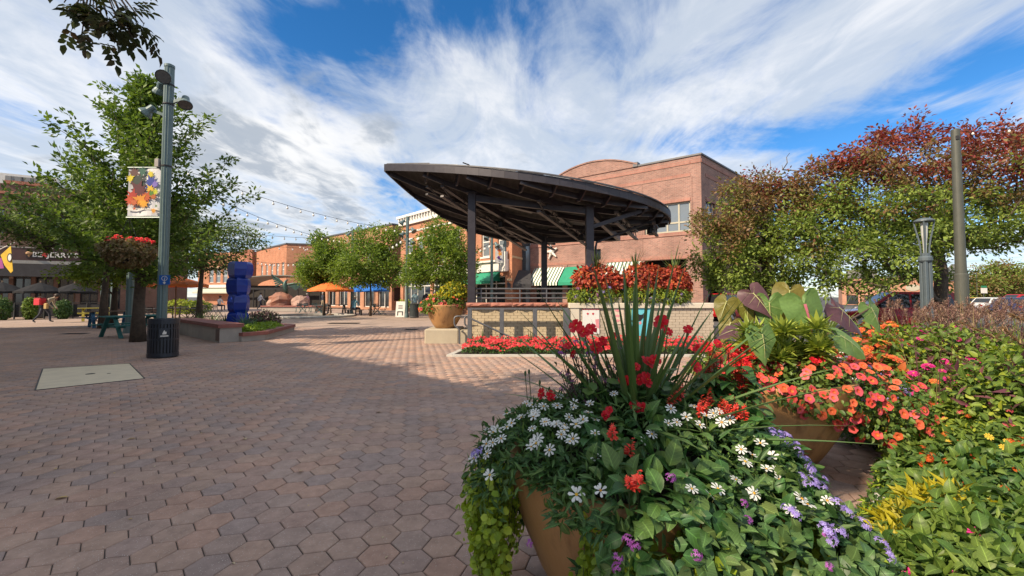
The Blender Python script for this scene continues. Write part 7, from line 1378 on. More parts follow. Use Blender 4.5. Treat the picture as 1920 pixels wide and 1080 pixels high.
# mauve cleome-like plant, left of the spikes
t = thing('mauve_plant', 'dusky mauve flower heads on dark stems left of the spiky leaves', 'flowers', (C1[0] - .25, C1[1], .75), 0, 'plants in the nearest planter'); sm = MB(); lm = LM()
f_mau = mk(lambda lm: umbel(lm, 16, 1.0, 9), 'flower_head', [p_mauve])
for i in range(46):
    a_, c_ = rng.uniform(1050, 1165), rng.uniform(640, 765); p = np.array(at(a_, c_, rng.uniform(1.95, 2.2))); bloom(t, f_mau if i % 4 else f_pur, p, (rng.normal(0, .4), -.3, 1), rng.uniform(.014, .024), rng, 'flower_head'); q = np.array((p[0] * .6 + C1[0] * .4 - .05, p[1], .80)); sm.tube([q, p], .0022, 3, cap=False); m_ = 7; pp = p[None] + (q - p)[None] * rng.random((m_, 1)) + rng.normal(0, .02, (m_, 3)); lm.add(T_NAR, pp, rdirs(m_, -.2, rng), (0, 0, 1), .055)
sm.build('stems', l_purp, t)['kind'] = 'stuff'; lm.build('foliage', leafmat('dusky_foliage', [(0.058, 0.087, 0.043), (0.087, 0.072, 0.058), (0.072, 0.109, 0.043)], .25), t)['kind'] = 'stuff'
rng = np.random.default_rng(77); b1 = (.575, 2.0, .78)
spike('spike_plant', 'tall fan of long narrow green blades in the middle of the nearest planter', b1, 80, (.62, .92), .036, l_blade, rng, 14, 88, .16)

# ================ right hand planter
rng = np.random.default_rng(33); E2 = [((C2[0], C2[1], .66), (.76, .72, .30)), ((C2[0] + .52, C2[1] - .42, .58), (.40, .36, .30)), ((C2[0] + .15, C2[1] - .5, .70), (.45, .28, .20))]
P, Nn = surf(7000, E2, rng, .2, lambda P: inside_other(P, E2) & (P[:, 2] > np.interp(proj(P)[0], [1400, 1450, 1520, 1600, 1700], [.72, .68, .56, .40, .36])))
t = thing('calibrachoa_plant', 'coral red trailing petunias spilling over the right hand planter', 'flowers', (C2[0] + .2, C2[1] - .3, .7), 0, 'plants in the right hand planter'); lm = LM(); leaves_on(lm, P, Nn, T_OVA, .045, rng, jit=.6); lm.build('foliage', l_lant, t)['kind'] = 'stuff'
front = np.where((P[:, 1] < C2[1] + .15) & ((P[:, 2] < .93)))[0]; rng.shuffle(front); sel = []
for i in front:
    u2, v2 = proj(P[i]); 
    if len(sel) < 235 and (u2[0] > 1465 or v2[0] < 735) and v2[0] > 668 and all(np.linalg.norm(P[i] - P[j]) > .038 for j in sel): sel.append(i)
for i in sel: bloom(t, f_cal if rng.random() < .68 else f_cal2, P[i] + Nn[i] * .03, Nn[i] * .6 + np.array((-.1, -.55, .3)) + rng.normal(0, .25, 3), rng.uniform(.028, .038), rng)
def scat(t, me, box, n, depth, smin, smax, nm='flower', jy=.15):
    for i in range(n): p = np.array(at(rng.uniform(box[0], box[2]), rng.uniform(box[1], box[3]), depth + rng.uniform(-jy, jy))); bloom(t, me, p, (rng.normal(0, .4), -.55, .6), rng.uniform(smin, smax), rng, nm)
scat(t, f_beg, (1362, 640, 1400, 690), 12, 3.5, .03, .045); scat(t, f_beg, (1395, 660, 1560, 700), 9, 3.4, .026, .036)
# striped rosettes
t = thing('striped_rosettes', 'lime striped narrow leaved rosettes under the elephant ears', 'plant', (C2[0], C2[1] - .25, .8), 0, 'plants in the right hand planter'); l_str = leafmat('striped_leaf', [(0.087, 0.145, 0.029), (0.435, 0.493, 0.087), (0.116, 0.174, 0.036), (0.348, 0.406, 0.072), (0.102, 0.160, 0.029)], .25, .45)
for i in range(26):
    p = np.array(at(rng.uniform(1395, 1570), rng.uniform(612, 678), rng.uniform(3.35, 3.7))); n = 34; a2 = np.arange(n) * 2.4; el = np.linspace(-.2, 1.3, n); lm = LM(); lm.add(T_NAR, np.tile(p, (n, 1)), np.c_[np.cos(a2) * np.cos(el), np.sin(a2) * np.cos(el) - .1, np.sin(el)], (0, 0, 1), .15 * rng.uniform(.7, 1.15, n)); lm.build('rosette', l_str, t)
P3, N3 = surf(1800, [((C2[0] - .05, C2[1], .84), (.60, .55, .22))], rng, .4, lambda P: P[:, 2] > .72); lm = LM(); leaves_on(lm, P3, N3, T_OVA, .06, rng); lm.build('underleaves', l_bed, t)['kind'] = 'stuff'
# elephant ears
def heart(L, cup, rng, veins=6):
    half_ = [(-.20, .05), (-.33, .16), (-.36, .28), (-.26, .41), (-.05, .485), (.18, .465), (.40, .38), (.60, .26), (.80, .12), (1.0, .0)]; out = [(-.06, 0)] + half_ + [(x, -y) for x, y in half_[-2::-1]]; m_ = len(out); V = [(0, 0, 0)]; rings = 5; ph = rng.uniform(0, 6.28, 3); tw = rng.normal(0, .25)
    for k in range(1, rings + 1):
        for x, y in out:
            f_ = k / rings; x1, y1 = x * f_, y * f_; a = math.atan2(y, x); wob = .055 * f_ * f_ * math.sin(5 * a + ph[0]) + .03 * f_ * math.sin(11 * a + ph[1]) + .012 * math.sin(40 * x1 + 25 * abs(y1) + ph[2]); V.append((x1 * L, y1 * L, L * (-cup * (x1 * abs(x1) * .55 + abs(y1) * .5) + wob + tw * x1 * y1)))
    F = [(0, 1 + i, 1 + (i + 1) % m_) for i in range(m_)] + [(1 + (k - 1) * m_ + i, 1 + k * m_ + i, 1 + k * m_ + (i + 1) % m_, 1 + (k - 1) * m_ + (i + 1) % m_) for k in range(1, rings) for i in range(m_)]
    return V, F
m_eg = leafmat('elephant_foliage_green', [(0.123, 0.217, 0.065), (0.145, 0.246, 0.072)], .28, .45); m_ed = leafmat('elephant_foliage_dark', [(0.090, 0.042, 0.054), (0.108, 0.054, 0.060)], .12, .45); m_eo = leafmat('elephant_foliage_olive', [(0.145, 0.145, 0.029), (0.189, 0.160, 0.036)], .4, .45); m_vp = pm('pink_vein', (.50, .14, .18), (.42, .10, .14), 8, .5); m_vy = pm('pale_vein', (.42, .42, .18), (.36, .38, .14), 8, .5); m_pet = pm('dark_petiole', (.06, .03, .03), (.09, .06, .03), 8, .45)
ee = thing('elephant_ear_plant', 'elephant ear plant with big heart shaped green and purple leaves', 'plant', (C2[0], C2[1], .8), 0, 'plants in the right hand planter')
for px, py, Y, L, tip, nv, mat, vm in ((1508, 566, 3.55, .50, (.22, -.15, -1), (-.05, -1, .30), m_eg, m_vp), (1442, 562, 3.75, .36, (.0, -.1, -1), (-.35, -.9, .25), m_eg, m_vy), (1572, 572, 3.7, .44, (.75, -.2, -.75), (.35, -.8, .5), m_ed, m_vy), (1402, 560, 3.9, .34, (-.1, -.1, -1), (-.75, -.6, .2), m_eo, m_vy), (1428, 622, 3.3, .33, (.05, -.25, -1), (0, -1, .25), m_eg, m_vy), (1480, 540, 3.85, .38, (-.35, -.35, -.9), (-.25, -.85, .4), m_eo, m_vy), (1632, 572, 4.3, .36, (.35, -.2, -.9), (.15, -.9, .4), m_eg, m_vy), (1575, 625, 3.4, .36, (.85, -.2, -.55), (.1, -.7, .75), m_eg, m_vy), (1395, 610, 3.6, .34, (-1, -.15, -.12), (0, -.5, .9), m_ed, m_vy), (1362, 560, 4.0, .30, (-.5, -.35, -.8), (-.4, -.8, .4), m_eo, m_vy), (1370, 600, 3.9, .28, (-.5, -.1, -.8), (-.5, -.8, .3), m_eo, m_vy), (1412, 545, 3.8, .36, (.45, -.45, -.75), (-.3, -.7, .6), m_ed, m_vy)):
    p = Vector(at(px, py, Y)); t_ = Vector(tip).normalized(); nv = Vector(nv); nv = (nv - t_ * nv.dot(t_)).normalized(); sd_ = nv.cross(t_); L *= .72; py += 6; p = Vector(at(px, py, Y)); V, F = heart(L, .45, rng); tr = lambda v, lift=0: p + t_ * v[0] + sd_ * v[1] + nv * (v[2] + lift)
    mb = MB(); mb.add([tr(v) for v in V], F); lf = mb.build('leaf', mat, ee, smooth=True); mb = MB()
    mid = [(x * L, 0, -.45 * x * x * .55 * L) for x in np.linspace(-.02, .9, 7)]
    w_ = L * (.035 if vm is m_vp else .016)
    for a2, b2 in zip(mid, mid[1:]): k1 = w_ * (1 - a2[0] / L * .9); k2 = w_ * (1 - b2[0] / L * .9); mb.add([tr((a2[0], -k1, a2[2]), .012), tr((a2[0], k1, a2[2]), .012), tr((b2[0], k2, b2[2]), .012), tr((b2[0], -k2, b2[2]), .012)], [(0, 3, 2, 1)])
    for s in (-1, 1):
        if vm is m_vp: continue
        for x0, x1, y1 in ((.02, -.22, .24), (.1, .22, .36), (.3, .48, .24)): a2 = (x0 * L, 0, 0); b2 = (x1 * L, s * y1 * L, -.45 * (x1 * abs(x1) * .55 + y1 * .5) * L); kk = w_ * .3; mb.add([tr((a2[0] - kk, a2[1], a2[2]), .014), tr((a2[0] + kk, a2[1], a2[2]), .014), tr((b2[0] + kk * .3, b2[1], b2[2]), .010), tr((b2[0] - kk * .3, b2[1], b2[2]), .010)], [(0, 1, 2, 3)])
    v_ = mb.build('leaf_vein', vm, lf); v_.location = (0, 0, 0)
    mb = MB(); q = Vector((C2[0] + (p.x - C2[0]) * .15, C2[1], .72)); mb.tube([q, q.lerp(p, .5) + Vector((0, .04, .08)), p + nv * -.01], [.014, .011, .007], 6, cap=False); mb.build('petiole', m_pet, ee, smooth=True)
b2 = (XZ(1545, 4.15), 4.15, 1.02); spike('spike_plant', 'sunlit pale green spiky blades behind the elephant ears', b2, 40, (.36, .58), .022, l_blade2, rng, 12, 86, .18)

# ================ flower bed on the right
m_kerb = pm('kerb_concrete', (.52, .50, .46), (.42, .40, .36), 4, .85, bump=.2, bscale=60)
bk = thing('bed_kerb', 'pale concrete kerb along the edge of the right hand flower bed', 'kerb', (2.4, 2.9, 0)); ke = [(1.15, 1.52), (1.75, 2.18), (2.35, 2.84), (2.95, 3.47), (3.62, 4.16), (4.3, 4.85), (5.0, 5.6), (5.9, 6.55), (7.2, 8.0), (8.6, 10.5)]
for p, q in zip(ke, ke[1:]): p, q = Vector((*p, -.02)), Vector((*q, -.02)); dd = q - p; nn = Vector((dd.y, -dd.x, 0)).normalized(); mb = MB(); mb.obox(p + dd * .004, dd * .992, nn * .16, (0, 0, .11)); mb.build('kerb_stone', m_kerb, bk)
mb = MB(); mb.prism([(x + .12, y - .12) for x, y in ke[::-1]] + [(1.1, 1.2), (1.6, .9), (13, 8), (13, 12.5), (10, 13.5)], -.015, .05) if False else mb.add([(x + .13, y - .13, .05) for x, y in ke] + [(12.5, 13.0, .05), (14, 9, .05), (2.2, .9, .05), (1.2, 1.0, .05)], [tuple(range(len(ke) + 4))[::-1]]); o = mb.build('bed_soil', m_soil); tag(o, kind='structure')
def drift(name, lab, cat, bushes, leaves, blooms=(), seed=0, stems_=None):
    rng = np.random.default_rng(seed); c = np.mean([b[:2] for b in bushes], 0); t = thing(name, lab, cat, (c[0], c[1], .05), 0, 'plants in the right hand flower bed'); ells = [((x, y, h * .52), (r, r, h * .50)) for x, y, h, r in bushes]
    lms = [LM() for _ in leaves]; fl = []
    for (c_, r_) in ells:
        for lm, (tm, size, n, mat, nm) in zip(lms, leaves):
            P, Nn = surf(n, [(c_, r_)], rng, .42, lambda P: P[:, 2] > .04); leaves_on(lm, P, Nn, tm, size, rng, jit=.65, droop=.1)
    for lm, (tm, size, n, mat, nm) in zip(lms, leaves): lm.build(nm, mat, t)['kind'] = 'stuff'
    for me, n, smin, smax, nm in blooms:
        for i in range(n):
            c_, r_ = ells[int(rng.integers(len(ells)))]; a = rng.uniform(0, 6.28); e = rng.uniform(.15, 1.3); d = np.array((math.cos(a) * math.cos(e), math.sin(a) * math.cos(e), math.sin(e))); d[1] = -abs(d[1]) if rng.random() < .6 else d[1]; p = np.array(c_) + d * np.array(r_) * 1.03; bloom(t, me, p, d + np.array((-.1, -.25, .5)) + rng.normal(0, .2, 3), rng.uniform(smin, smax), rng, nm)
    return t
def bush(px, py, h, r): # top of the plant seen at the pixel
    rr_ = ray(px, py); k = (h - CH) / rr_.z; return (rr_.x * k, rr_.y * k + r * .3, h, r)
drift('lantana_plant', 'dark green lantana with red and orange heads in the near flower bed', 'flowers', [bush(1765, 855, .42, .24), bush(1830, 845, .48, .28), bush(1880, 870, .46, .28), bush(1785, 900, .38, .20), bush(1915, 830, .52, .32), bush(1735, 880, .30, .16), bush(1850, 915, .40, .28)], [(T_LEAF, .075, 760, l_lant, 'foliage'), (T_LEAF, .055, 360, l_mint, 'small_leaves')], [(f_lant, 64, .018, .030, 'flower_head')], 51)
drift('golden_plant', 'golden yellow feathery foliage plant low in the near flower bed', 'plant', [bush(1765, 930, .40, .17), bush(1728, 965, .34, .15), bush(1812, 925, .40, .14), bush(1716, 1015, .30, .11), bush(1790, 950, .38, .14)], [(T_NAR, .10, 900, l_gold, 'foliage')], [], 52)
drift('near_bush', 'dark leafy plant with a few magenta blooms at the lower right corner', 'flowers', [bush(1850, 1010, .40, .30), bush(1900, 960, .46, .32), bush(1790, 1055, .34, .20), bush(1740, 1085, .26, .14), bush(1890, 1075, .40, .28), bush(1820, 1100, .32, .24), bush(1960, 1030, .45, .3)], [(T_LEAF, .08, 680, l_lant, 'foliage'), (T_NAR, .09, 360, l_bed, 'narrow_leaves')], [(f_zin, 12, .03, .05, 'flower')], 53)
drift('lime_bush', 'yellow green leafy plants with small yellow blooms in the middle of the flower bed', 'plant', [bush(1735, 770, .45, .26), bush(1750, 760, .55, .36), bush(1830, 750, .62, .40), bush(1900, 760, .66, .40), bush(1790, 800, .52, .33), bush(1870, 800, .58, .35), bush(1745, 815, .40, .22)], [(T_LEAF, .062, 800, l_bed, 'foliage'), (T_OVA, .05, 360, l_lime, 'pale_leaves')], [(f_yel, 30, .018, .028, 'flower'), (f_pnk, 24, .018, .03, 'flower_head'), (f_lant, 14, .018, .028, 'flower_head')], 54)
drift('edging_bush', 'small dark leaved creeping plant beside the kerb of the flower bed', 'plant', [bush(1685, 862, .20, .12), bush(1690, 885, .20, .12), bush(1672, 905, .16, .10), bush(1680, 940, .22, .14), bush(1665, 960, .2, .12)], [(T_OVA, .045, 380, l_dais, 'foliage'), (T_NAR, .06, 200, l_jen, 'lime_leaves')], [], 55)
drift('magenta_zinnia', 'magenta zinnias in the sunlit middle of the flower bed', 'flowers', [bush(1720, 665, .78, .40), bush(1770, 650, .86, .42), bush(1820, 655, .86, .42), bush(1790, 690, .74, .40), bush(1740, 700, .70, .38), bush(1700, 700, .66, .34)], [(T_LEAF, .065, 850, l_bed, 'foliage'), (T_OVA, .07, 220, l_purp, 'purple_leaves')], [(f_zin, 96, .035, .060, 'flower'), (f_orn, 26, .03, .045, 'flower')], 56)
drift('orange_coleus', 'orange and yellow flowers at the back left of the flower bed', 'flowers', [bush(1655, 605, 1.08, .42), bush(1640, 640, .95, .40), bush(1680, 640, .92, .36), bush(1660, 670, .82, .34), bush(1685, 612, 1.04, .36)], [(T_OVA, .10, 420, l_bed, 'foliage'), (T_OVA, .10, 300, l_cole, 'orange_leaves')], [(f_orn, 100, .04, .065, 'flower'), (f_yel, 24, .035, .05, 'flower')], 57)
drift('lavender_bush', 'pale lavender flowers at the bed edge behind the coral petunias', 'flowers', [bush(1620, 655, .86, .36), bush(1650, 690, .74, .33), bush(1600, 690, .72, .3), bush(1680, 730, .6, .28), bush(1610, 730, .55, .25)], [(T_OVA, .06, 620, l_mint, 'foliage')], [(f_lav, 74, .035, .06, 'flower_head'), (f_daisy, 16, .03, .045, 'flower')], 58)
drift('tall_green_bush', 'tall light green leafy plants along the right edge of the flower bed', 'plant', [bush(1915, 640, 1.02, .42), bush(1880, 655, .92, .36), bush(1920, 700, .86, .36), bush(1885, 715, .76, .34), bush(1835, 618, 1.08, .45), bush(1760, 610, 1.10, .45), bush(1940, 660, 1.05, .4), bush(1705, 618, 1.08, .40), bush(1800, 625, 1.05, .40)], [(T_LEAF, .07, 1100, l_bed, 'foliage'), (T_OVA, .06, 320, l_lime, 'pale_leaves'), (T_NAR, .12, 260, l_purp, 'purple_leaves')], [(f_zin, 34, .03, .045, 'flower')], 59)
# purple fountain grass at the back
pg = thing('purple_grass', 'purple fountain grass with arching tan plumes along the back of the flower bed', 'ornamental grass', (8.5, 8, .05), 0, 'plants in the right hand flower bed'); rng = np.random.default_rng(60); lmA = LM(); lmB = MB(); plumes = LM()
for k in range(46):
    px = rng.uniform(1672, 1960); h = rng.uniform(.95, 1.22); Y = rng.uniform(6.2, 8.8); x = XZ(px, Y); n = 90; el = rng.uniform(.5, 1.45, n); a = rng.uniform(0, 6.28, n)
    for i in range(26): d = (math.cos(a[i]) * math.cos(el[i]), math.sin(a[i]) * math.cos(el[i]), math.sin(el[i])); v, f2 = blade_mesh((x, Y, .1), d, h * rng.uniform(.75, 1.12), .02, .75, 5); lmB.add(v, f2, int(rng.integers(3)))
    for i in range(7):
        az, e = rng.uniform(0, 6.28), rng.uniform(.9, 1.4); d = np.array((math.cos(az) * math.cos(e), math.sin(az) * math.cos(e), math.sin(e))); p = np.array((x, Y, .1)) + d * h * 1.02; m_ = 40; u = rng.random(m_); d2 = d * .7 + np.array((.2, 0, -.15)); plumes.add(T_NAR, p + d2[None] * (u[:, None] * .22), d2[None] + rng.normal(0, .7, (m_, 3)), (0, 0, 1), .05, 0)
lmB.build('blades', [l_purp, leafmat('bronze_blade', [(0.189, 0.131, 0.065), (0.145, 0.145, 0.051), (0.217, 0.145, 0.087)], .25), l_bed], pg)['kind'] = 'stuff'; plumes.build('plumes', leafmat('grass_plume', [(.30, .20, .15), (.22, .12, .11), (.36, .26, .17)], .3), pg)['kind'] = 'stuff'
sg_ = thing('tan_grass', 'tan feathery grass plumes leaning in from the right edge', 'ornamental grass', (XZ(1950, 3.8), 3.8, .05), 0, 'plants in the right hand flower bed'); pl = LM(); sb_ = MB()
for a_, c_, e_, f2_ in ((1900, 760, 1790, 690), (1880, 640, 1800, 604), (1850, 700, 1742, 640), (1925, 690, 1850, 658), (1930, 720, 1842, 700), (1935, 740, 1855, 712), (1930, 660, 1880, 615), (1940, 610, 1895, 590)):
    p, q = np.array(at(a_, c_, 3.8)), np.array(at(e_, f2_, 3.75)); m_ = 140; u = rng.random(m_); pl.add(T_NAR, p + (q - p) * u[:, None], (q - p)[None] * 2.5 + rng.normal(0, .35, (m_, 3)), (0, 0, 1), .045); sb_.tube([(p[0] + .35, 3.85, .05), p + np.array((.1, 0, -.1)), p, q], .003, 4, cap=False)
pl.build('plumes', leafmat('tan_plume', [(.42, .28, .16), (.36, .24, .15), (.48, .34, .20)], .3), sg_)['kind'] = 'stuff'; sb_.build('stems', l_stem, sg_)['kind'] = 'stuff'

st = thing('stray_grass', 'long thin straw coloured grass stems leaning over the flower bed', 'ornamental grass', (5.2, 5, .05), 0, 'plants in the right hand flower bed'); rng = np.random.default_rng(61); mb = MB()
for k in range(150):
    px = rng.uniform(1660, 1930); Y = rng.uniform(3.6, 7.5); x = XZ(px, Y) + .1; d = (rng.normal(-.35, .3), rng.normal(-.1, .3), 1); v, f2 = blade_mesh((x, Y, .1), d, min(1.25, .35 + .16 * Y) * rng.uniform(.9, 1.2), .010, .5, 6); mb.add(v, f2, int(rng.integers(2)))
mb.build('blades', [leafmat('straw_stalk', [(.34, .26, .12), (.28, .24, .10), (.22, .20, .08)], .2), l_purp], st)['kind'] = 'stuff'
# ================ red flower bed before the bandstand
rb = thing('red_flower_bed', 'low bed of small red flowers in front of the bandstand wall', 'flower bed', (1.5, 11.6, 0), 0); rng = np.random.default_rng(70)
zone = [(-1.30, 10.45), (5.4, 10.45), (5.4, 12.7), (-1.0, 12.7)]; mb = MB(); mb.prism(zone, -.01, .04); mb.build('soil', m_soil, rb)
n = 9000; P = np.c_[rng.uniform(-1.25, 5.4, n), rng.uniform(10.5, 12.65, n), np.zeros(n)]; hh = .17 + .06 * np.sin(P[:, 0] * 5.1) * np.sin(P[:, 1] * 4.3) + .03 * (P[:, 1] - 10.5); P[:, 2] = hh * rng.uniform(.3, 1.0, n); lm = LM(); lm.add(T_OVA, P, rdirs(n, .3, rng), (0, 0, 1), .075); lm.build('foliage', l_dais, rb)['kind'] = 'stuff'
n = 1700; P = np.c_[rng.uniform(-1.25, 5.4, n), 10.5 + 2.1 * rng.random(n) ** 1.25, np.zeros(n)]; P[:, 2] = .20 + .06 * np.sin(P[:, 0] * 5.1) * np.sin(P[:, 1] * 4.3) + .03 * (P[:, 1] - 10.5) + rng.normal(0, .02, n); lm = LM(); tv = A(*[(math.cos(t) * (1 if k % 2 else .55), math.sin(t) * (1 if k % 2 else .55), .1 if k % 2 else .2) for k, t in enumerate(np.linspace(0, 2 * math.pi, 10, endpoint=False))], (0, 0, .3)); lm.add((tv, [[(i, (i + 1) % 10, 10) for i in range(10)]]), P, (1, 0, 0), np.c_[rng.normal(0, .4, n), rng.normal(-.7, .3, n), np.full(n, .8)], rng.uniform(.022, .05, n)); lm.build('red_blossoms', leafmat('bed_red_petal', [(.50, .02, .03), (.60, .05, .06), (.42, .012, .02), (.66, .13, .12)], .2), rb)['kind'] = 'stuff'
for p, q in (((-1.45, 10.33), (.55, 10.33)), ((.56, 10.33), (2.6, 10.33)), ((2.61, 10.33), (5.5, 10.33)), ((-1.05, 12.7), (-1.45, 10.34))): p, q = Vector((*p, 0)), Vector((*q, 0)); dd = q - p; nn = Vector((-dd.y, dd.x, 0)).normalized(); mb = MB(); mb.obox(p - Vector((0, 0, .01)), dd * .998, nn * (.14 if dd.x > 0 else -.14), (0, 0, .055)); mb.build('kerb_stone', m_kerb, rb)
for px, lab in ((905, 'dark iris leaves in the red bed left of the second steel post'), (996, 'dark iris leaves in the red bed by the third steel post'), (1330, 'pale iris leaves in the red bed right of the near spikes')): b = at(px, 650, 12.3); spike('iris_plant', lab, (b.x, 12.3, .05), 10, (.28, .48), .035, l_blade, rng, 60, 88, .05, group='iris clumps in the red bed')
# ================ boxes of flowers on the bandstand wall
rng = np.random.default_rng(80)
for i, (px, rx, py, lab) in enumerate(((1118, .76, 523, 'round mass of orange red coleus at the left end of the bandstand wall'), (1206, .66, 521, 'orange red coleus in the middle of the bandstand wall'), (1262, .46, 527, 'smaller orange red coleus at the right of the bandstand wall'))):
    c = at(px, py, 13.25); t = thing('coleus_planting', lab, 'flowers', (c.x, c.y, 1.26), 0, 'plantings on the bandstand wall'); el = [((c.x, c.y, c.z), (rx, .5, .44)), ((c.x + rx * .6, c.y, c.z - .12), (rx * .5, .4, .30))]; P, Nn = surf(1900, el, rng, .3, lambda P: P[:, 2] > 1.5); lm = LM(); leaves_on(lm, P, Nn, T_OVA, .13, rng, jit=.6); lm.build('coleus_leaves', l_cole, t)['kind'] = 'stuff'
    el = [((c.x, c.y - .05, 1.52), (rx * 1.12, .48, .34)), ((c.x - rx * .7, c.y - .1, 1.45), (rx * .5, .4, .28))]; P, Nn = surf(2000, el, rng, .3, lambda P: P[:, 2] > 1.22); lm = LM(); k = rng.random(len(P)); lm2 = LM(); leaves_on(lm, P[k < .6], Nn[k < .6], T_OVA, .09, rng); leaves_on(lm2, P[k > .6], Nn[k > .6], T_NAR, .13, rng, droop=.8); lm.build('green_leaves', l_bed, t)['kind'] = 'stuff'; lm2.build('lime_fringe', l_lime, t)['kind'] = 'stuff'
    for q in range(26): j = int(rng.integers(len(P))); bloom(t, f_lav if q % 3 else f_pur, P[j] + Nn[j] * .04, Nn[j] + np.array((0, -.4, .2)), rng.uniform(.05, .09), rng, 'flower_head')
    mb = MB(); mb.box((c.x, c.y, 1.34), (rx * 1.9, .55, .17)); mb.build('planting_box', m_step, t)
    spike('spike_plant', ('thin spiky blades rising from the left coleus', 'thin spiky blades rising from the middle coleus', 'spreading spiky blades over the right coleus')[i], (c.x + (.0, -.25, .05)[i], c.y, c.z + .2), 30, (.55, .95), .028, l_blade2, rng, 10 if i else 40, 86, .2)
# far bowl planter flowers
c = (C3[0], C3[1], 1.28); t = thing('mixed_flowers', 'coral and yellow flowers heaped in the far bowl planter', 'flowers', (C3[0], C3[1], 1.15)); el = [((c[0], c[1], 1.22), (.66, .6, .32)), ((c[0] - .35, c[1] - .2, 1.12), (.45, .4, .26)), ((c[0] + .25, c[1] + .1, 1.55), (.42, .42, .36))]
P, Nn = surf(3800, el, rng, .3, lambda P: P[:, 2] > .95); lm = LM(); leaves_on(lm, P, Nn, T_OVA, .085, rng); lm.build('foliage', l_bed, t)['kind'] = 'stuff'; lm = LM(); k = (P[:, 2] > 1.42) & (rng.random(len(P)) < .8); leaves_on(lm, P[k], Nn[k], T_OVA, .11, rng); lm.build('yellow_leaves', leafmat('yellow_leaf', [(.46, .40, .03), (.36, .36, .03), (.55, .42, .04)], .25), t)['kind'] = 'stuff'
k = np.where((P[:, 1] < c[1] + .2) & (P[:, 2] < 1.5))[0]; rng.shuffle(k)
for j in k[:120]: bloom(t, (f_cal, f_cal2, f_orn)[int(rng.integers(3))], P[j] + Nn[j] * .03, Nn[j] + np.array((0, -.4, .2)), rng.uniform(.04, .06), rng)
# ================ plants in the low planter by the blue column
rng = np.random.default_rng(90)
for i, (px, Y, L, w, mat, lab) in enumerate(((400, 17.2, .75, .03, l_blade, 'grassy daylily clump left of the blue column'), (425, 16.4, .70, .03, l_blade, 'grassy daylily clump at the foot of the blue column'), (462, 15.2, .85, .045, leafmat('yucca_blade', [(0.102, 0.189, 0.131), (0.131, 0.217, 0.145), (0.072, 0.145, 0.102)], .1), 'blue green yucca in front of the blue column'), (490, 17.4, .65, .03, l_blade, 'grassy clump right of the blue column'), (380, 18.4, .7, .03, l_blade, 'grassy daylily clump furthest left in the low planter'))):
    spike('yucca_plant' if i == 2 else 'daylily_plant', lab, (XZ(px, Y), Y, .2), 70, (L * .6, L), w, mat, rng, 25, 86, .45, group=None if i == 2 else 'daylilies in the low planter', parts=(i == 2))
t = thing('lime_ground_cover', 'bright lime ground cover filling the front of the low planter', 'plant', (-8.9, 15.2, .2)); el = [((-9.0, 14.6, .25), (.5, .6, .24)), ((-9.2, 15.5, .25), (.55, .7, .25)), ((-9.5, 16.6, .25), (.5, .7, .22))]; P, Nn = surf(5200, el, rng, .3, lambda P: P[:, 2] > .2); lm = LM(); leaves_on(lm, P, Nn, T_OVA, .08, rng); lm.build('foliage', leafmat('lime_cover_leaf', [(0.189, 0.290, 0.029), (0.261, 0.377, 0.043), (0.131, 0.217, 0.029)], .3), t)['kind'] = 'stuff'
t = thing('bronze_shrub', 'dusky bronze shrub behind the lime ground cover', 'plant', (-9.9, 16.6, .2)); el = [((XZ(500, 17.4), 17.4, .5), (.55, .5, .4)), ((XZ(478, 16.8), 16.8, .45), (.5, .5, .35))]; P, Nn = surf(1800, el, rng, .4); lm = LM(); leaves_on(lm, P, Nn, T_OVA, .09, rng); lm.build('foliage', l_purp, t)['kind'] = 'stuff'; lm = LM(); leaves_on(lm, P[::2], Nn[::2], T_OVA, .09, rng); lm.build('green_leaves', l_dais, t)['kind'] = 'stuff'
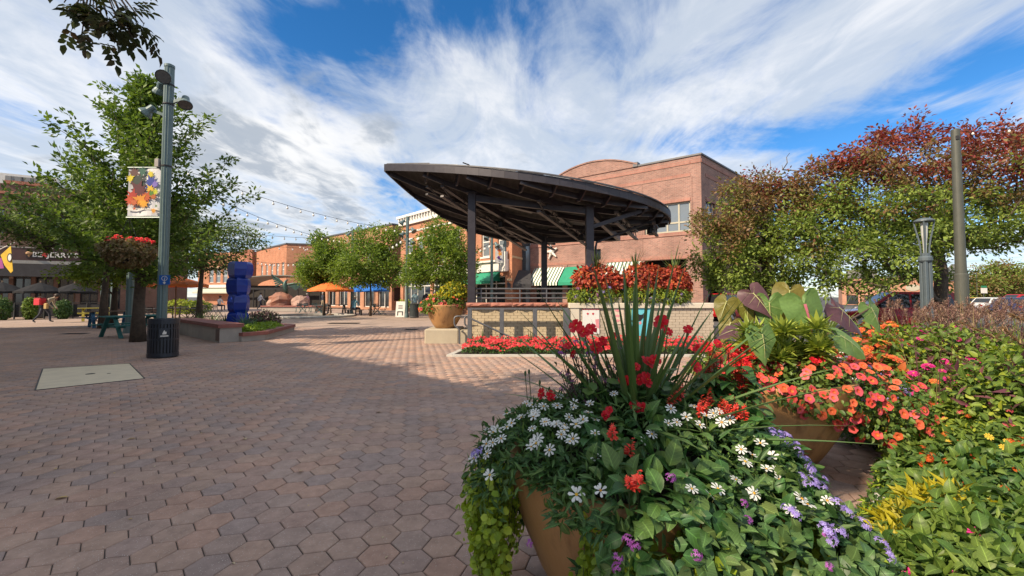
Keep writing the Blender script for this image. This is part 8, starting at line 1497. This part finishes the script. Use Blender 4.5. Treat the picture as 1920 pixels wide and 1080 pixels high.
# hanging basket on the light pole
c = np.array(at(242, 468, 10.7)); t = thing('hanging_basket', 'hanging basket of bronze foliage and red flowers below the leaf banner', 'hanging basket', tuple(c)); el = [(tuple(c), (.60, .55, .30)), (tuple(c + np.array((0, 0, -.18))), (.48, .45, .25))]; P, Nn = surf(3000, el, rng, .35); lm = LM(); leaves_on(lm, P, Nn, T_OVA, .09, rng, droop=.5); lm.build('foliage', leafmat('bronze_basket_leaf', [(0.189, 0.116, 0.058), (0.145, 0.131, 0.043), (0.246, 0.160, 0.087), (0.102, 0.102, 0.036)], .25), t)['kind'] = 'stuff'
k = np.where((P[:, 2] > c[2] + .1))[0]; rng.shuffle(k)
for j in k[:46]: bloom(t, f_beg, P[j] + np.array((0, 0, .06)), (0, -.5, .8), rng.uniform(.04, .06), rng)
for j in np.where((P[:, 2] < c[2] - .12) & (P[:, 0] < c[0] - .2))[0][:8]: bloom(t, f_pur, P[j], Nn[j], .06, rng, 'flower_head')
mb = MB(); mb.lathe([(.1, -.36), (.28, -.2), (.34, -.02)], 14, tuple(c)); mb.build('basket', m_dk, t); top = at(242, 408, 10.7)
for a in (0, 2.1, 4.2): mb = MB(); mb.tube([(c[0] + .3 * math.cos(a), 10.7 + .3 * math.sin(a), c[2]), tuple(top)], .008, 4); mb.build('hanger', m_wire, t)
# shrubs and a potted plant further off
for px, Y, rx, rz, z, mat, lab in ((4, 26.6, .45, .75, .7, l_dais, 'clipped green shrub at the left edge before the patio'), (58, 27.2, .32, .72, .68, l_bed, 'narrow clipped shrub by the patio fence'), (338, 30, 1.1, .5, .75, l_lime, 'lime green shrub behind the bistro tables'), (372, 31, .9, .45, .7, l_bed, 'green shrub right of the lime one behind the bistro tables'), (120, 28, .4, .6, .6, l_dais, 'dark clipped shrub under the right charcoal parasol')):
    t = thing('shrub', lab, 'shrub', (XZ(px, Y), Y, 0), 0, 'shrubs at the far side of the plaza'); P, Nn = surf(1100, [((XZ(px, Y), Y, z), (rx, rx, rz))], rng, .35); lm = LM(); leaves_on(lm, P, Nn, T_OVA, .14, rng); lm.build('foliage', mat, t)['kind'] = 'stuff'; mb = MB(); mb.tube([(XZ(px, Y), Y, 0), (XZ(px, Y), Y, z)], .05, 6); mb.build('stem', m_bark, t)
x, Y = XZ(758, 31.2), 31.2; t = thing('potted_plant', 'lime plant in a brown pot behind the sandwich board', 'plant', (x, Y, 0)); mb = MB(); mb.lathe([(.22, 0), (.30, .6), (.32, .62)], 16, (x, Y, 0)); mb.build('pot', pm('brown_pot', (.13, .07, .05), rough=.6), t); P, Nn = surf(500, [((x, Y, .9), (.5, .45, .32))], rng, .4); lm = LM(); leaves_on(lm, P, Nn, T_OVA, .13, rng); lm.build('foliage', l_jen, t)['kind'] = 'stuff'
